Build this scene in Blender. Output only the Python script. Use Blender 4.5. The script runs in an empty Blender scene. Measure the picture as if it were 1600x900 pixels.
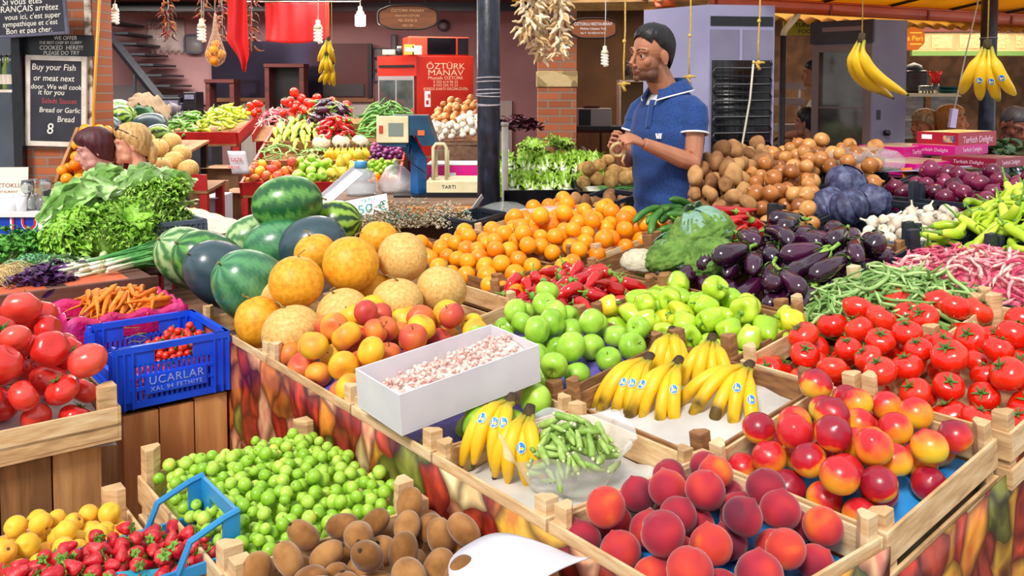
import bpy, math, random
import numpy as np
from mathutils import Vector, Matrix, Euler
R = random.Random(11)
NR = np.random.default_rng(5)
SC = bpy.context.scene
COL = SC.collection
PI = math.pi
# ------------------------------------------------------------------ camera
FPX, CAMZ, PIT, HOR = 1390.0, 1.65, math.radians(3), 140.0
PPY = HOR + FPX * math.tan(PIT)
cam = bpy.data.cameras.new('camera'); camo = bpy.data.objects.new('camera', cam); COL.objects.link(camo)
camo.location = (0, 0, CAMZ); camo.rotation_euler = (PI / 2 - PIT, 0, 0)
cam.sensor_width = 36; cam.lens = FPX / 1600 * 36; cam.shift_y = -(450 - PPY) / 1600
cam.clip_start = .05; cam.clip_end = 200
SC.camera = camo
_c, _s = math.cos(PIT), math.sin(PIT)
def ray(px, py):
    x = (px - 800) / FPX; y = -(py - PPY) / FPX
    return (x, _c + y * _s, -_s + y * _c)
def W(px, py, Y):
    """the place that is Y metres in front and appears at this spot of the photograph"""
    d = ray(px, py); t = Y / d[1]
    return Vector((d[0] * t, Y, CAMZ + d[2] * t))
def G(px, py, Z):
    d = ray(px, py); t = (Z - CAMZ) / d[2]
    return Vector((d[0] * t, d[1] * t, Z))
def proj(p):
    z = p[2] - CAMZ; f = p[1] * _c - z * _s; u = p[1] * _s + z * _c
    return (800 + FPX * p[0] / f, PPY - FPX * u / f)
# ------------------------------------------------------------------ colours and materials
def lin(h):
    if isinstance(h, str):
        h = h.lstrip('#'); h = [int(h[i:i + 2], 16) / 255 for i in (0, 2, 4)]
    return tuple(((c / 12.92) if c <= .04045 else ((c + .055) / 1.055) ** 2.4) for c in h) + (1,)
MATS = {}
def pm(name, cols, rough=.5, scale=20, detail=3, rand=0, bump=0, bscale=200, spec=.5, coat=0, axis=None, amt=.3, sss=0, alpha=1,
       metal=0, trans=0, emit=0, noise_rough=.5, stretch=None, vor=0, voredge=None, lo=.3, hi=.7, attr=None, sheen=0):
    """procedural material: a colour ramp driven by noise (or by height along an object axis plus noise), per-object variation, bump"""
    if name in MATS: return MATS[name]
    m = bpy.data.materials.new(name); m.use_nodes = True; MATS[name] = m
    nt = m.node_tree; N = nt.nodes; L = nt.links
    b = N['Principled BSDF']
    b.inputs['Roughness'].default_value = rough; b.inputs['Specular IOR Level'].default_value = spec
    b.inputs['Metallic'].default_value = metal; b.inputs['Coat Weight'].default_value = coat; b.inputs['Coat Roughness'].default_value = .12
    b.inputs['Alpha'].default_value = alpha; b.inputs['Transmission Weight'].default_value = trans
    if sheen: b.inputs['Sheen Weight'].default_value = sheen; b.inputs['Sheen Roughness'].default_value = .4
    if sss: b.inputs['Subsurface Weight'].default_value = sss; b.inputs['Subsurface Scale'].default_value = .01
    if isinstance(cols, str): cols = [(0, cols)]
    elif isinstance(cols[0], str): cols = [(lo + (hi - lo) * i / max(1, len(cols) - 1), c) for i, c in enumerate(cols)]
    tc = N.new('ShaderNodeTexCoord'); vec = tc.outputs['Object']
    if stretch:
        mp = N.new('ShaderNodeMapping'); mp.inputs['Scale'].default_value = stretch; L.new(vec, mp.inputs['Vector']); vec = mp.outputs[0]
    if attr:
        at = N.new('ShaderNodeAttribute'); at.attribute_name = attr; col = at.outputs['Color']
    elif len(cols) == 1 and not rand:
        b.inputs['Base Color'].default_value = lin(cols[0][1]); col = None
    else:
        if vor:
            nz = N.new('ShaderNodeTexVoronoi'); nz.inputs['Scale'].default_value = vor
            if voredge: nz.feature = 'DISTANCE_TO_EDGE'; fac = nz.outputs['Distance']
            else: fac = nz.outputs['Color']
        else:
            nz = N.new('ShaderNodeTexNoise'); nz.inputs['Scale'].default_value = scale; nz.inputs['Detail'].default_value = detail
            nz.inputs['Roughness'].default_value = noise_rough; fac = nz.outputs['Fac']
        L.new(vec, nz.inputs['Vector'])
        if axis:
            sx = N.new('ShaderNodeSeparateXYZ'); L.new(tc.outputs['Object'], sx.inputs[0])
            mr = N.new('ShaderNodeMapRange'); mr.inputs[1].default_value = axis[1]; mr.inputs[2].default_value = axis[2]
            L.new(sx.outputs[axis[0]], mr.inputs[0])
            a = N.new('ShaderNodeMath'); a.operation = 'MULTIPLY_ADD'; L.new(fac, a.inputs[0]); a.inputs[1].default_value = amt * 2; a.inputs[2].default_value = -amt
            a2 = N.new('ShaderNodeMath'); a2.operation = 'ADD'; L.new(a.outputs[0], a2.inputs[0]); L.new(mr.outputs[0], a2.inputs[1]); fac = a2.outputs[0]
        if rand:
            oi = N.new('ShaderNodeObjectInfo'); ar = N.new('ShaderNodeMath'); ar.operation = 'MULTIPLY_ADD'
            L.new(oi.outputs['Random'], ar.inputs[0]); ar.inputs[1].default_value = rand; ar.inputs[2].default_value = -rand / 2
            aa = N.new('ShaderNodeMath'); aa.operation = 'ADD'; L.new(fac, aa.inputs[0]); L.new(ar.outputs[0], aa.inputs[1]); fac = aa.outputs[0]
        rp = N.new('ShaderNodeValToRGB'); el = rp.color_ramp.elements
        while len(el) < len(cols): el.new(.5)
        if len(cols) == 1: el[0].color = el[1].color = lin(cols[0][1])
        else:
            for e, (p, c) in zip(el, cols): e.position = p; e.color = lin(c)
        L.new(fac, rp.inputs[0]); col = rp.outputs[0]
    if col is not None: L.new(col, b.inputs['Base Color'])
    if emit:
        b.inputs['Emission Strength'].default_value = emit
        if col is not None: L.new(col, b.inputs['Emission Color'])
        else: b.inputs['Emission Color'].default_value = lin(cols[0][1])
    if bump:
        n2 = N.new('ShaderNodeTexNoise'); n2.inputs['Scale'].default_value = bscale; n2.inputs['Detail'].default_value = 3
        L.new(vec, n2.inputs['Vector']); bp = N.new('ShaderNodeBump'); bp.inputs['Strength'].default_value = 1; bp.inputs['Distance'].default_value = bump
        L.new(n2.outputs['Fac'], bp.inputs['Height']); L.new(bp.outputs[0], b.inputs['Normal'])
    return m
# ------------------------------------------------------------------ mesh builder
def rotm(x=0, y=0, z=0): return np.array(Euler((x, y, z)).to_matrix())
class MB:
    def __init__(s): s.v = []; s.f = []; s.m = []; s.n = 0
    def add(s, v, f, m=0):
        v = np.asarray(v, float).reshape(-1, 3); o = s.n
        s.v.append(v); s.n += len(v)
        s.f += [tuple(i + o for i in q) for q in f]; s.m += [m] * len(f)
        return s
    def box(s, c, d, r=None, m=0):
        x, y, z = np.array(d) / 2
        v = np.array([(-x, -y, -z), (x, -y, -z), (x, y, -z), (-x, y, -z), (-x, -y, z), (x, -y, z), (x, y, z), (-x, y, z)])
        if r is not None: v = v @ np.asarray(r).T
        return s.add(v + np.array(c), [(3, 2, 1, 0), (4, 5, 6, 7), (0, 1, 5, 4), (1, 2, 6, 5), (2, 3, 7, 6), (3, 0, 4, 7)], m)
    def bbox(s, a, b, m=0):
        a = np.array(a, float); b = np.array(b, float); return s.box((a + b) / 2, np.abs(b - a), None, m)
    def lathe(s, prof, n=16, mod=None, m=0):
        """prof: (radius, z) from the bottom to the top; mod(theta, radius, z) -> (x, y, z)"""
        V = []; F = []; rows = []
        th = np.arange(n) * 2 * PI / n
        for (r, z) in prof:
            if r < 1e-6:
                rows.append([len(V)]); p = mod(0., 0., z) if mod else (0, 0, z); V.append(p)
            else:
                rows.append(list(range(len(V), len(V) + n)))
                for t in th: V.append(mod(t, r, z) if mod else (r * math.cos(t), r * math.sin(t), z))
        for a, b in zip(rows, rows[1:]):
            for i in range(n):
                j = (i + 1) % n
                if len(a) == 1 and len(b) == 1: continue
                if len(a) == 1: F.append((a[0], b[j], b[i]))
                elif len(b) == 1: F.append((a[i], a[j], b[0]))
                else: F.append((a[i], a[j], b[j], b[i]))
        return s.add(V, F, m)
    def tube(s, path, rad, n=8, m=0, flat=1, closed=False, up=(0, 0, 1), caps=True):
        P = np.array([tuple(p) for p in path], float); k = len(P)
        rad = np.full(k, rad, float) if np.isscalar(rad) else np.array(rad, float)
        T = np.gradient(P, axis=0)
        if closed: T = np.roll(P, -1, 0) - np.roll(P, 1, 0)
        T /= np.linalg.norm(T, axis=1)[:, None] + 1e-12
        u = np.array(up, float)
        if abs(T[0] @ u) > .95: u = np.array((1., 0, 0))
        A = []
        for t in T:
            u = u - t * (u @ t); u /= np.linalg.norm(u) + 1e-12; A.append(u.copy())
        A = np.array(A); B = np.cross(T, A)
        th = np.arange(n) * 2 * PI / n
        V = (P[:, None] + rad[:, None, None] * (np.cos(th)[None, :, None] * B[:, None] + flat * np.sin(th)[None, :, None] * A[:, None])).reshape(-1, 3)
        F = []
        for i in range(k if closed else k - 1):
            i2 = (i + 1) % k
            for j in range(n):
                j2 = (j + 1) % n; F.append((i * n + j, i * n + j2, i2 * n + j2, i2 * n + j))
        if caps and not closed:
            F.append(tuple(range(n - 1, -1, -1))); F.append(tuple((k - 1) * n + j for j in range(n)))
        return s.add(V, F, m)
    def grid(s, fn, nu, nv, m=0, wrap=False):
        V = [fn(i / (nu - 1), j / (nv - 1)) for i in range(nu) for j in range(nv)]
        F = [(i * nv + j, (i + 1) * nv + j, (i + 1) * nv + j + 1, i * nv + j + 1) for i in range(nu - 1) for j in range(nv - 1)]
        return s.add(V, F, m)
    def ell(s, c, r, nu=10, nv=14, rot=None, m=0):
        prof = [(math.sin(PI * i / nu), -math.cos(PI * i / nu)) for i in range(nu + 1)]; prof[0] = (0, -1); prof[-1] = (0, 1)
        t = MB().lathe(prof, nv); v = np.concatenate(t.v) * np.array(r if not np.isscalar(r) else (r, r, r))
        if rot is not None: v = v @ np.asarray(rot).T
        return s.add(v + np.array(c), t.f, m)
    def prism(s, poly, z0, z1, m=0, M=None):
        k = len(poly); v = np.array([(x, y, z0) for x, y in poly] + [(x, y, z1) for x, y in poly], float)
        if M is not None: v = (np.c_[v, np.ones(len(v))] @ np.array(M).T)[:, :3]
        return s.add(v, [tuple(range(k - 1, -1, -1)), tuple(range(k, 2 * k))] + [(i, (i + 1) % k, k + (i + 1) % k, k + i) for i in range(k)], m)
    def xf(s, M):
        M = np.array(M); s.v = [(np.c_[a, np.ones(len(a))] @ M.T)[:, :3] for a in s.v]; return s
    def mesh(s, name, mats, smooth=True):
        me = bpy.data.meshes.new(name)
        me.from_pydata(np.concatenate(s.v).tolist() if s.v else [], [], s.f)
        for mm in (mats if isinstance(mats, (list, tuple)) else [mats]): me.materials.append(mm)
        if any(s.m): me.polygons.foreach_set('material_index', s.m)
        if smooth: me.polygons.foreach_set('use_smooth', [True] * len(me.polygons))
        me.update(); return me
    def obj(s, name, mats, parent=None, smooth=True, loc=None, M=None, bevel=0, sub=0, auto=None, thick=0):
        o = bpy.data.objects.new(name, s.mesh(name, mats, smooth)); COL.objects.link(o)
        if parent is not None: o.parent = parent
        if M is not None: o.matrix_local = M
        if loc is not None: o.location = loc
        if thick: md = o.modifiers.new('s', 'SOLIDIFY'); md.thickness = thick; md.offset = 0
        if bevel: md = o.modifiers.new('b', 'BEVEL'); md.width = bevel; md.segments = 2; md.limit_method = 'ANGLE'; md.angle_limit = .6
        if sub: md = o.modifiers.new('u', 'SUBSURF'); md.levels = sub; md.render_levels = sub
        return o
def tag(o, label=None, cat=None, group=None, kind=None):
    if label: o['label'] = label
    if cat: o['category'] = cat
    if group: o['group'] = group
    if kind: o['kind'] = kind
    return o
def empty(name, loc=(0, 0, 0), rz=0, M=None):
    o = bpy.data.objects.new(name, None); COL.objects.link(o); o.empty_display_size = .05
    if M is not None: o.matrix_world = M
    else: o.location = loc; o.rotation_euler = (0, 0, rz)
    return o
def thing(name, label, cat, loc=(0, 0, 0), rz=0, group=None, M=None): return tag(empty(name, loc, rz, M), label, cat, group)
KIDS = {}
def kids(o):
    if o.name not in KIDS: KIDS[o.name] = [(c, list(c.children)) for c in o.children]
    return KIDS[o.name]
def dup(root, M=None):
    """a copy of a thing with copies of its parts and their sub-parts"""
    c = root.copy(); COL.objects.link(c)
    for k in ('label', 'group'):
        if k in c: del c[k]
    for ch, gs in kids(root):
        d = ch.copy(); COL.objects.link(d); d.parent = c
        for g in gs:
            e = g.copy(); COL.objects.link(e); e.parent = d
    if M is not None: c.matrix_world = M
    return c
class Kind:
    """one kind of thing: the first placing uses the model itself, later ones copies of it"""
    def __init__(s, make): s.make = make; s.root = None
    def put(s, M):
        if s.root is None: s.root = s.make(); s.root.matrix_world = M; return s.root
        return dup(s.root, M)
def text(body, size, mat, parent, M, align='CENTER', ext=.0005, name='lettering', sx=1, shear=0, sp=1):
    cu = bpy.data.curves.new(name, 'FONT'); cu.body = body; cu.size = size; cu.align_x = align; cu.align_y = 'CENTER'; cu.extrude = ext; cu.shear = shear
    cu.space_character = sp; cu.resolution_u = 3
    q = bpy.data.objects.new(name, cu); me = bpy.data.meshes.new_from_object(q); bpy.data.objects.remove(q); bpy.data.curves.remove(cu)
    o = bpy.data.objects.new(name, me); COL.objects.link(o); me.materials.clear(); me.materials.append(mat); o.parent = parent
    o.matrix_local = M @ Matrix.Diagonal((sx, 1, 1, 1)); return o
def frame(o, x, y, z=None):
    """4x4 from an origin and two axes"""
    x = Vector(x).normalized(); y = Vector(y); y = (y - x * x.dot(y)).normalized(); zz = x.cross(y)
    return Matrix(((x.x, y.x, zz.x, o[0]), (x.y, y.y, zz.y, o[1]), (x.z, y.z, zz.z, o[2]), (0, 0, 0, 1)))
def T(x, y, z): return Matrix.Translation((x, y, z))
def RM(x=0, y=0, z=0): return Euler((x, y, z)).to_matrix().to_4x4()
ORD = 'first second third fourth fifth sixth seventh eighth ninth tenth eleventh twelfth thirteenth fourteenth fifteenth sixteenth'.split()
def ordinals(objs, desc, where, cat, group, rows=None):
    """every thing of a heap gets its own place in the heap: row from the front, then order from the left"""
    P = [(o, proj(o.matrix_world.translation if hasattr(o.matrix_world, 'translation') else o.location)) for o in objs]
    n = len(P); rows = rows or max(1, round(math.sqrt(n / 2.2)))
    P.sort(key=lambda t: -t[1][1]); per = math.ceil(n / rows)
    for r in range(rows):
        row = sorted(P[r * per:(r + 1) * per], key=lambda t: t[1][0])
        for i, (o, _) in enumerate(row):
            d = desc(o) if callable(desc) else desc
            side = f'{ORD[min(i, 15)]} from left' if i < 16 else f'{ORD[min(len(row) - 1 - i, 15)]} from right'
            tag(o, f'{d} {where}, {ORD[r]} row, {side}', cat, group)
def same(objs, label, cat, group):
    for o in objs: tag(o, label, cat, group)
# ------------------------------------------------------------------ heaps: things dropped one by one on a mound, each finding its lowest resting place
def pack(n, chain, area, h0, tries=24, scale=(.9, 1.1), yaw=(-PI, PI), tilt=.25, spin=PI, pen=1.0, free=False, level=1.0):
    """chain: (points, radii) of the thing's spheres in its own space (long axis x). area: (x0,x1,y0,y1) or (.., inside). Returns 4x4 matrices in heap space"""
    pts, rr = np.array(chain[0], float), np.array(chain[1], float)
    x0, x1, y0, y1 = area[:4]; ins = area[4] if len(area) > 4 else None
    P = np.zeros((0, 3)); Q = np.zeros(0); out = []
    for i in range(n):
        s = R.uniform(*scale); best = None; p0 = pts * s; r0 = rr * s
        for t in range(tries):
            x, y = R.uniform(x0, x1), R.uniform(y0, y1)
            if ins and not ins(x, y): continue
            a = R.uniform(*yaw)
            if free: rot = Euler((R.uniform(-PI, PI), R.uniform(-PI, PI), a)).to_matrix()
            else:
                e = .03; g = (h0(x + e * math.cos(a), y + e * math.sin(a)) - h0(x - e * math.cos(a), y - e * math.sin(a))) / (2 * e)
                rot = (Euler((0, 0, a)).to_matrix() @ Euler((0, -math.atan(g) * level + R.uniform(-tilt, tilt), 0)).to_matrix() @ Euler((R.uniform(-spin, spin), 0, 0)).to_matrix())
            q = p0 @ np.array(rot).T
            z = -9
            for (qx, qy, qz), r in zip(q, r0): z = max(z, h0(x + qx, y + qy) + r * .96 - qz)
            if len(P):
                for (qx, qy, qz), r in zip(q, r0):
                    d2 = (P[:, 0] - x - qx) ** 2 + (P[:, 1] - y - qy) ** 2; ss = ((Q + r) * pen) ** 2; k = d2 < ss
                    if k.any(): z = max(z, float((P[k, 2] + np.sqrt(ss[k] - d2[k])).max()) - qz)
            sc = z - h0(x, y)
            if best is None or sc < best[0]: best = (sc, x, y, z, rot, s, q, r0)
        if best is None: continue
        _, x, y, z, rot, s, q, r0 = best
        P = np.vstack([P, q + np.array((x, y, z))]); Q = np.concatenate([Q, r0])
        out.append(T(x, y, z) @ rot.to_4x4() @ Matrix.Scale(s, 4))
    return out
def ball(r): return ([(0, 0, 0)], [r])
def mound(x0, x1, y0, y1, base, top, p=2.0, tx=0, ty=0):
    """height of the heap's bed: base at the rim, top in the middle, optionally leaning"""
    cx, cy, hx, hy = (x0 + x1) / 2, (y0 + y1) / 2, (x1 - x0) / 2, (y1 - y0) / 2
    def h(x, y):
        a = min(1, abs(x - cx) / hx); b = min(1, abs(y - cy) / hy)
        return base + (top - base) * (1 - a ** p) * (1 - b ** p) + tx * (x - cx) + ty * (y - cy)
    return h
def bed(h, x0, x1, y0, y1, name, mat, parent, M, n=14, dz=0, jit=0):
    """the bed of a heap as a sheet of paper, plastic or fruit tray"""
    b = MB().grid(lambda i, j: (x0 + (x1 - x0) * i, y0 + (y1 - y0) * j, h(x0 + (x1 - x0) * i, y0 + (y1 - y0) * j) + dz + R.uniform(-jit, jit)), n, n)
    return b.obj(name, mat, parent, M=M)
# stall: x runs back-right along the front edge, y back-left along the side edge, z up from the crates' rims
CORNER = G(1140, 980, .84); UA = Vector((-.618, .786, 0)).normalized(); UB = Vector((.786, .618, 0)).normalized()
FA = frame(CORNER, UB, UA)
SL = math.atan(.155)
FB = frame(CORNER + UB * .45, UB * math.cos(SL) + Vector((0, 0, math.sin(SL))), UA)   # the tilted part begins at x = .45
FB = FB @ T(-.45, 0, 0)
# ================================================================== produce: one maker per kind
def sph_prof(n, R=1, k=1, top=0, bot=0, tw=.3, bw=.3):
    """a round profile with dimples (or tips, when negative) at its poles"""
    P = []
    for i in range(n + 1):
        t = PI * i / n; r = R * math.sin(t) if 0 < i < n else 0
        z = -R * k * math.cos(t) - top * R * math.exp(-((PI - t) / tw) ** 2) + bot * R * math.exp(-(t / bw) ** 2); P.append((r, z))
    return P
stem_m = lambda: pm('stem brown', ['#4a3720', '#6d5a33'], .8)
calyx_m = lambda: pm('calyx green', ['#2f5a1c', '#5c8a2e'], .6, 60)
def stem(b, z, h=.012, r=.0015, lean=.004): return b.tube([(0, 0, z), (lean * .4, 0, z + h * .5), (lean, 0, z + h)], [r, r * .9, r * 1.15], 6)
def apple(name, mat, R_=.037, k=.86):
    def make():
        b = MB().lathe(sph_prof(14, R_, k, .32, .2, .42, .4), 18, lambda t, r, z: (r * math.cos(t) * (1 + .025 * math.cos(5 * t) * (z < 0)), r * math.sin(t) * (1 + .02 * math.cos(3 * t + 1)), z))
        o = b.obj(name, mat); stem(MB(), R_ * .52, .016).obj('stem', stem_m(), o); return o
    return make
def peach(mat, R_=.039, name='peach', tip=-.16):
    def mod(t, r, z):
        a = (t + PI) % (2 * PI) - PI; k = 1 - .09 * math.exp(-(a / .2) ** 2) * (r > 0); return (r * k * math.cos(t), r * k * math.sin(t), z)
    def make():
        o = MB().lathe(sph_prof(16, R_, .95, tip, .25, .16, .35), 24, mod).obj(name, mat)
        MB().ell((0, 0, -R_ * .72), (.004, .004, .002), 4, 6).obj('stem_scar', stem_m(), o); return o
    return make
def tomato(mat, R_=.042, k=.8, ribs=.03, nr=5, name='tomato', cal=True):
    def mod(t, r, z):
        w = 1 + ribs * math.cos(nr * t) * (.4 + .6 * (z > 0)) + .012 * math.cos(2 * t + 1); return (r * w * math.cos(t), r * w * math.sin(t), z)
    def make():
        o = MB().lathe(sph_prof(14, R_, k, .22, .08, .38, .3), 24, mod).obj(name, mat)
        if cal:
            c = MB(); z0 = R_ * k - .22 * R_ + .002
            for i in range(5):
                a = i * 2 * PI / 5 + R.uniform(-.2, .2); L = R_ * R.uniform(.4, .62); up = R.uniform(.0, .35)
                c.grid(lambda u, v, a=a, L=L, up=up: (lambda rr, w: (rr * math.cos(a) - w * math.sin(a), rr * math.sin(a) + w * math.cos(a), z0 + .004 * math.sin(u * 2) + up * L * u * u + .0015 * abs(v - .5)))(L * u + .001, (v - .5) * .0085 * (1 - u) ** .7), 5, 3)
            stem(c, z0, .009, .002); c.obj('calyx', calyx_m(), o, thick=.0006)
        return o
    return make
def citrus(mat, R_=.038):
    def make():
        o = MB().lathe(sph_prof(14, R_, .97, .05, .04, .25, .2), 20).obj('orange', mat)
        MB().ell((0, 0, R_ * .925), (.0035, .0035, .0012), 4, 7).obj('stem_scar', pm('navel', '#6b7a2a', .8), o); return o
    return make
def melon(mat, R_=.085, k=.95, seed=0):
    def make():
        q = random.Random(seed)
        o = MB().lathe(sph_prof(22, R_, k, .05, .03, .3, .3), 32, lambda t, r, z: (r * math.cos(t) * (1 + .008 * math.cos(10 * t)), r * math.sin(t) * (1 + .008 * math.cos(10 * t)), z)).obj('melon', mat)
        p = [(0, 0, R_ * k * .93)]
        for i in range(5): p.append((p[-1][0] + q.uniform(-.004, .014), p[-1][1] + q.uniform(-.008, .008), p[-1][2] + .009 - i * .002))
        MB().tube(p, [.005, .003, .0025, .0025, .002, .0025], 6).obj('stem', pm('dry stem', ['#a08a4a', '#7a6a35'], .8, 100), o); return o
    return make
def wm_colors(me, kind, L):
    n = len(me.vertices); co = np.zeros(n * 3); me.vertices.foreach_get('co', co); co = co.reshape(-1, 3)
    a = np.arctan2(co[:, 1], co[:, 0]); z = co[:, 2] / L; r = NR
    f = lambda k: np.array(lin(k)[:3])
    ph = r.uniform(0, 6, 8)
    w = .3 * np.sin(9 * z + ph[0] + 3 * a) + .35 * np.sin(21 * z + ph[1] - 2 * a) + .3 * np.sin(37 * z + ph[2] + 5 * a)
    sp = np.sin(31 * a + 17 * z + ph[3]) * np.sin(43 * z - 13 * a + ph[4])
    if kind == 'light': s = np.clip(np.sin(8 * a + w * 1.5) * 1.6 + .25 * sp, -1, 1) * .5 + .5; c = f('#a9c48a') * (1 - s)[:, None] + f('#3f7a3c') * s[:, None]
    elif kind == 'green': s = np.clip(np.sin(7 * a + w * 1.3) * 1.2 + .5 * sp + .5, -1, 1) * .5 + .5; c = f('#6aa84c') * (1 - s)[:, None] + f('#1d5a2a') * s[:, None]
    elif kind == 'stripe': s = np.clip(np.sin(9 * a + w) * 2, -1, 1) * .5 + .5; c = f('#8fb83a') * (1 - s)[:, None] + f('#173f16') * s[:, None]
    elif kind == 'mid': s = np.clip(np.sin(8 * a + w) * .9 + .6 * sp, -1, 1) * .5 + .5; c = f('#5b9a66') * (1 - s)[:, None] + f('#2a6a45') * s[:, None]
    else: s = np.clip(np.sin(9 * a + w) * .5 + .3 * sp, -1, 1) * .5 + .5; c = f('#3f5660') * (1 - s)[:, None] + f('#2b434a') * s[:, None]
    k = ((a + 2.2) % (2 * PI) - PI) ** 2 * .6 + (z * 1.6 + .3) ** 2
    patch = np.exp(-k * 9) * (kind in ('mid', 'light'));  c = c * (1 - patch[:, None]) + f('#d8c98a') * patch[:, None]
    at = me.color_attributes.new('rind', 'FLOAT_COLOR', 'POINT'); at.data.foreach_set('color', np.c_[c, np.ones(n)].ravel())
def watermelon(kind, R_=.12, L=.16):
    def make():
        P = [(R_ * math.sin(PI * i / 48) ** .9 if 0 < i < 48 else 0, -L * math.cos(PI * i / 48)) for i in range(49)]
        o = MB().lathe(P, 96).obj('watermelon', pm('watermelon rind', '#ffffff', .28, attr='rind', spec=.6, bump=.0006, bscale=18))
        wm_colors(o.data, kind, L); stem(MB(), L * .985, .02, .004, .01).obj('stem', pm('dry stem', '#a08a4a', .8), o); return o
    return make
def kiwi(mat):
    def make():
        o = MB().lathe([(0, -.035), (.007, -.0345), (.016, -.031), (.0235, -.02), (.0265, -.004), (.0262, .006), (.0225, .021), (.015, .0305), (.007, .034), (0, .0345)], 18, lambda t, r, z: (r * math.cos(t) * 1.06, r * math.sin(t) * .95, z)).obj('kiwi', mat, sub=1)
        MB().lathe([(0, .033), (.004, .034), (.0035, .0365), (0, .037)], 8).obj('blossom_end', pm('kiwi tip', '#3a2814', .9), o); return o
    return make
def bell(mat, R_=.034, H=1.15, lobes=4, amp=.1, seed=0):
    def mod(t, r, z):
        w = 1 + amp * abs(math.cos(lobes / 2 * t + seed)) - amp * .5; w *= 1 + .1 * math.sin(t + seed) * (1 if z < 0 else .3); return (r * w * math.cos(t), r * w * math.sin(t), z * H + .004 * math.cos(t * 2 + seed))
    def make():
        P = [(0, -R_ * .78), (R_ * .35, -R_ * .92), (R_ * .66, -R_ * .82), (R_ * .84, -R_ * .45), (R_ * .95, 0), (R_ * 1.0, R_ * .45), (R_ * .86, R_ * .82), (R_ * .55, R_ * .9), (R_ * .25, R_ * .74), (0, R_ * .68)]
        o = MB().lathe(P, 24, mod).obj('bell_pepper', mat, sub=1)
        b = MB().lathe([(0, R_ * .7), (.009, R_ * .78), (.008, R_ * .84), (0.0032, R_ * .9)], 8); b.tube([(0, 0, R_ * .85), (.003, 0, R_ * 1.15), (.011, 0, R_ * 1.4)], [.0035, .003, .0038], 7)
        b.obj('stem', pm('pepper stem', ['#7aa83a', '#5a8a28'], .5, 80), o); return o
    return make
def bent(L, rad, curve=.3, n=12, wob=0, seed=0):
    """points along a bent axis (x), centred"""
    q = random.Random(seed); P = []
    for i in range(n):
        t = i / (n - 1) - .5; P.append((L * t, curve * L * (t * t * 4 - .33) * .5 + wob * math.sin(9 * t + q.uniform(0, 6) * 0 + seed), wob * math.cos(7 * t + seed * 2)))
    R_ = [np.interp(i / (n - 1), [a for a, _ in rad], [b for _, b in rad]) for i in range(n)]
    return P, R_
def chainof(P, R_, k=5):
    ix = np.linspace(0, len(P) - 1, k).round().astype(int); return ([P[i] for i in ix], [max(.004, R_[i]) for i in ix])
def pepper_long(name, mat, L=.13, rmax=.019, curve=.25, wob=.003, seed=0, stemlen=.03, calyx=True, stemmat=None):
    P, R_ = bent(L, [(0, rmax * .55), (.04, rmax * .85), (.16, rmax), (.45, rmax * .85), (.8, rmax * .42), (.96, rmax * .16), (1, rmax * .03)], curve, 14, wob, seed)
    def make():
        b = MB().tube(P, R_, 14)
        if wob: b.v = [v + .0012 * np.c_[np.zeros(len(v)), np.sin(v[:, 0] * 160 + seed), np.cos(v[:, 0] * 130 + seed)] for v in b.v]
        o = b.obj(name, mat, sub=1); p0 = Vector(P[0]); d = (Vector(P[0]) - Vector(P[2])).normalized()
        c = MB().tube([p0 - d * .003, p0 + d * .002, p0 + d * .006, p0 + d * stemlen * .6 + Vector((0, .004, 0)), p0 + d * stemlen + Vector((0, .01, 0))], [rmax * .62, rmax * .6, .0045, .003, .0036], 8)
        c.obj('stem', stemmat or pm('pepper stem', ['#7aa83a', '#5a8a28'], .5, 80), o); return o
    return make, chainof(P, R_, 5)
def eggplant(mat, L=.17, rmax=.034, curve=.16, seed=0):
    P, R_ = bent(L, [(0, .012), (.05, .018), (.2, rmax * .68), (.45, rmax * .85), (.72, rmax), (.88, rmax * .82), (.96, rmax * .5), (1, rmax * .05)], curve, 16, 0, seed)
    def make():
        o = MB().tube(P, R_, 18).obj('eggplant', mat, sub=1)
        c = MB(); p0 = np.array(P[0]); q = random.Random(seed); d = np.array(P[0]) - np.array(P[1]); d /= np.linalg.norm(d)
        X = d; Y = np.array((0, 0, 1.)); Z = np.cross(X, Y)
        for i in range(5):
            a = i * 2 * PI / 5; l = q.uniform(.03, .045)
            def leaf(u, v, a=a, l=l):
                an = a + (v - .5) * 1.25 * (1 - u) ** .8; rr = np.interp(u, [0, .12, .4, 1], [.006, .0145, .021, rmax * .78]); return p0 + X * (.007 - l * u) + rr * (math.cos(an) * Y + math.sin(an) * Z)
            c.grid(leaf, 7, 5)
        c.tube([p0 + X * .003, p0 + X * .02, p0 + X * .045 + Z * .012 * q.uniform(-1, 1)], [.007, .0055, .0065], 8)
        c.obj('calyx', pm('eggplant calyx', ['#6d9a34', '#98bf55'], .6, 60), o, thick=.001); return o
    return make, chainof(P, R_, 6)
def pod(name, mat, L=.14, r=.0042, curve=.3, wob=.004, seed=0, lumps=0, flat=.75):
    n = 12; P, R_ = bent(L, [(0, r * .3), (.06, r * .8), (.2, r), (.8, r), (.94, r * .7), (1, r * .1)], curve, n, wob, seed)
    if lumps: R_ = [x * (1 + lumps * math.sin(i * 2.2)) for i, x in enumerate(R_)]
    def make(): return MB().tube(P, R_, 6, flat=flat).obj(name, mat)
    return make, ([P[i] for i in (0, 3, 6, 8, 11)], [r * 1.15] * 5)
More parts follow.
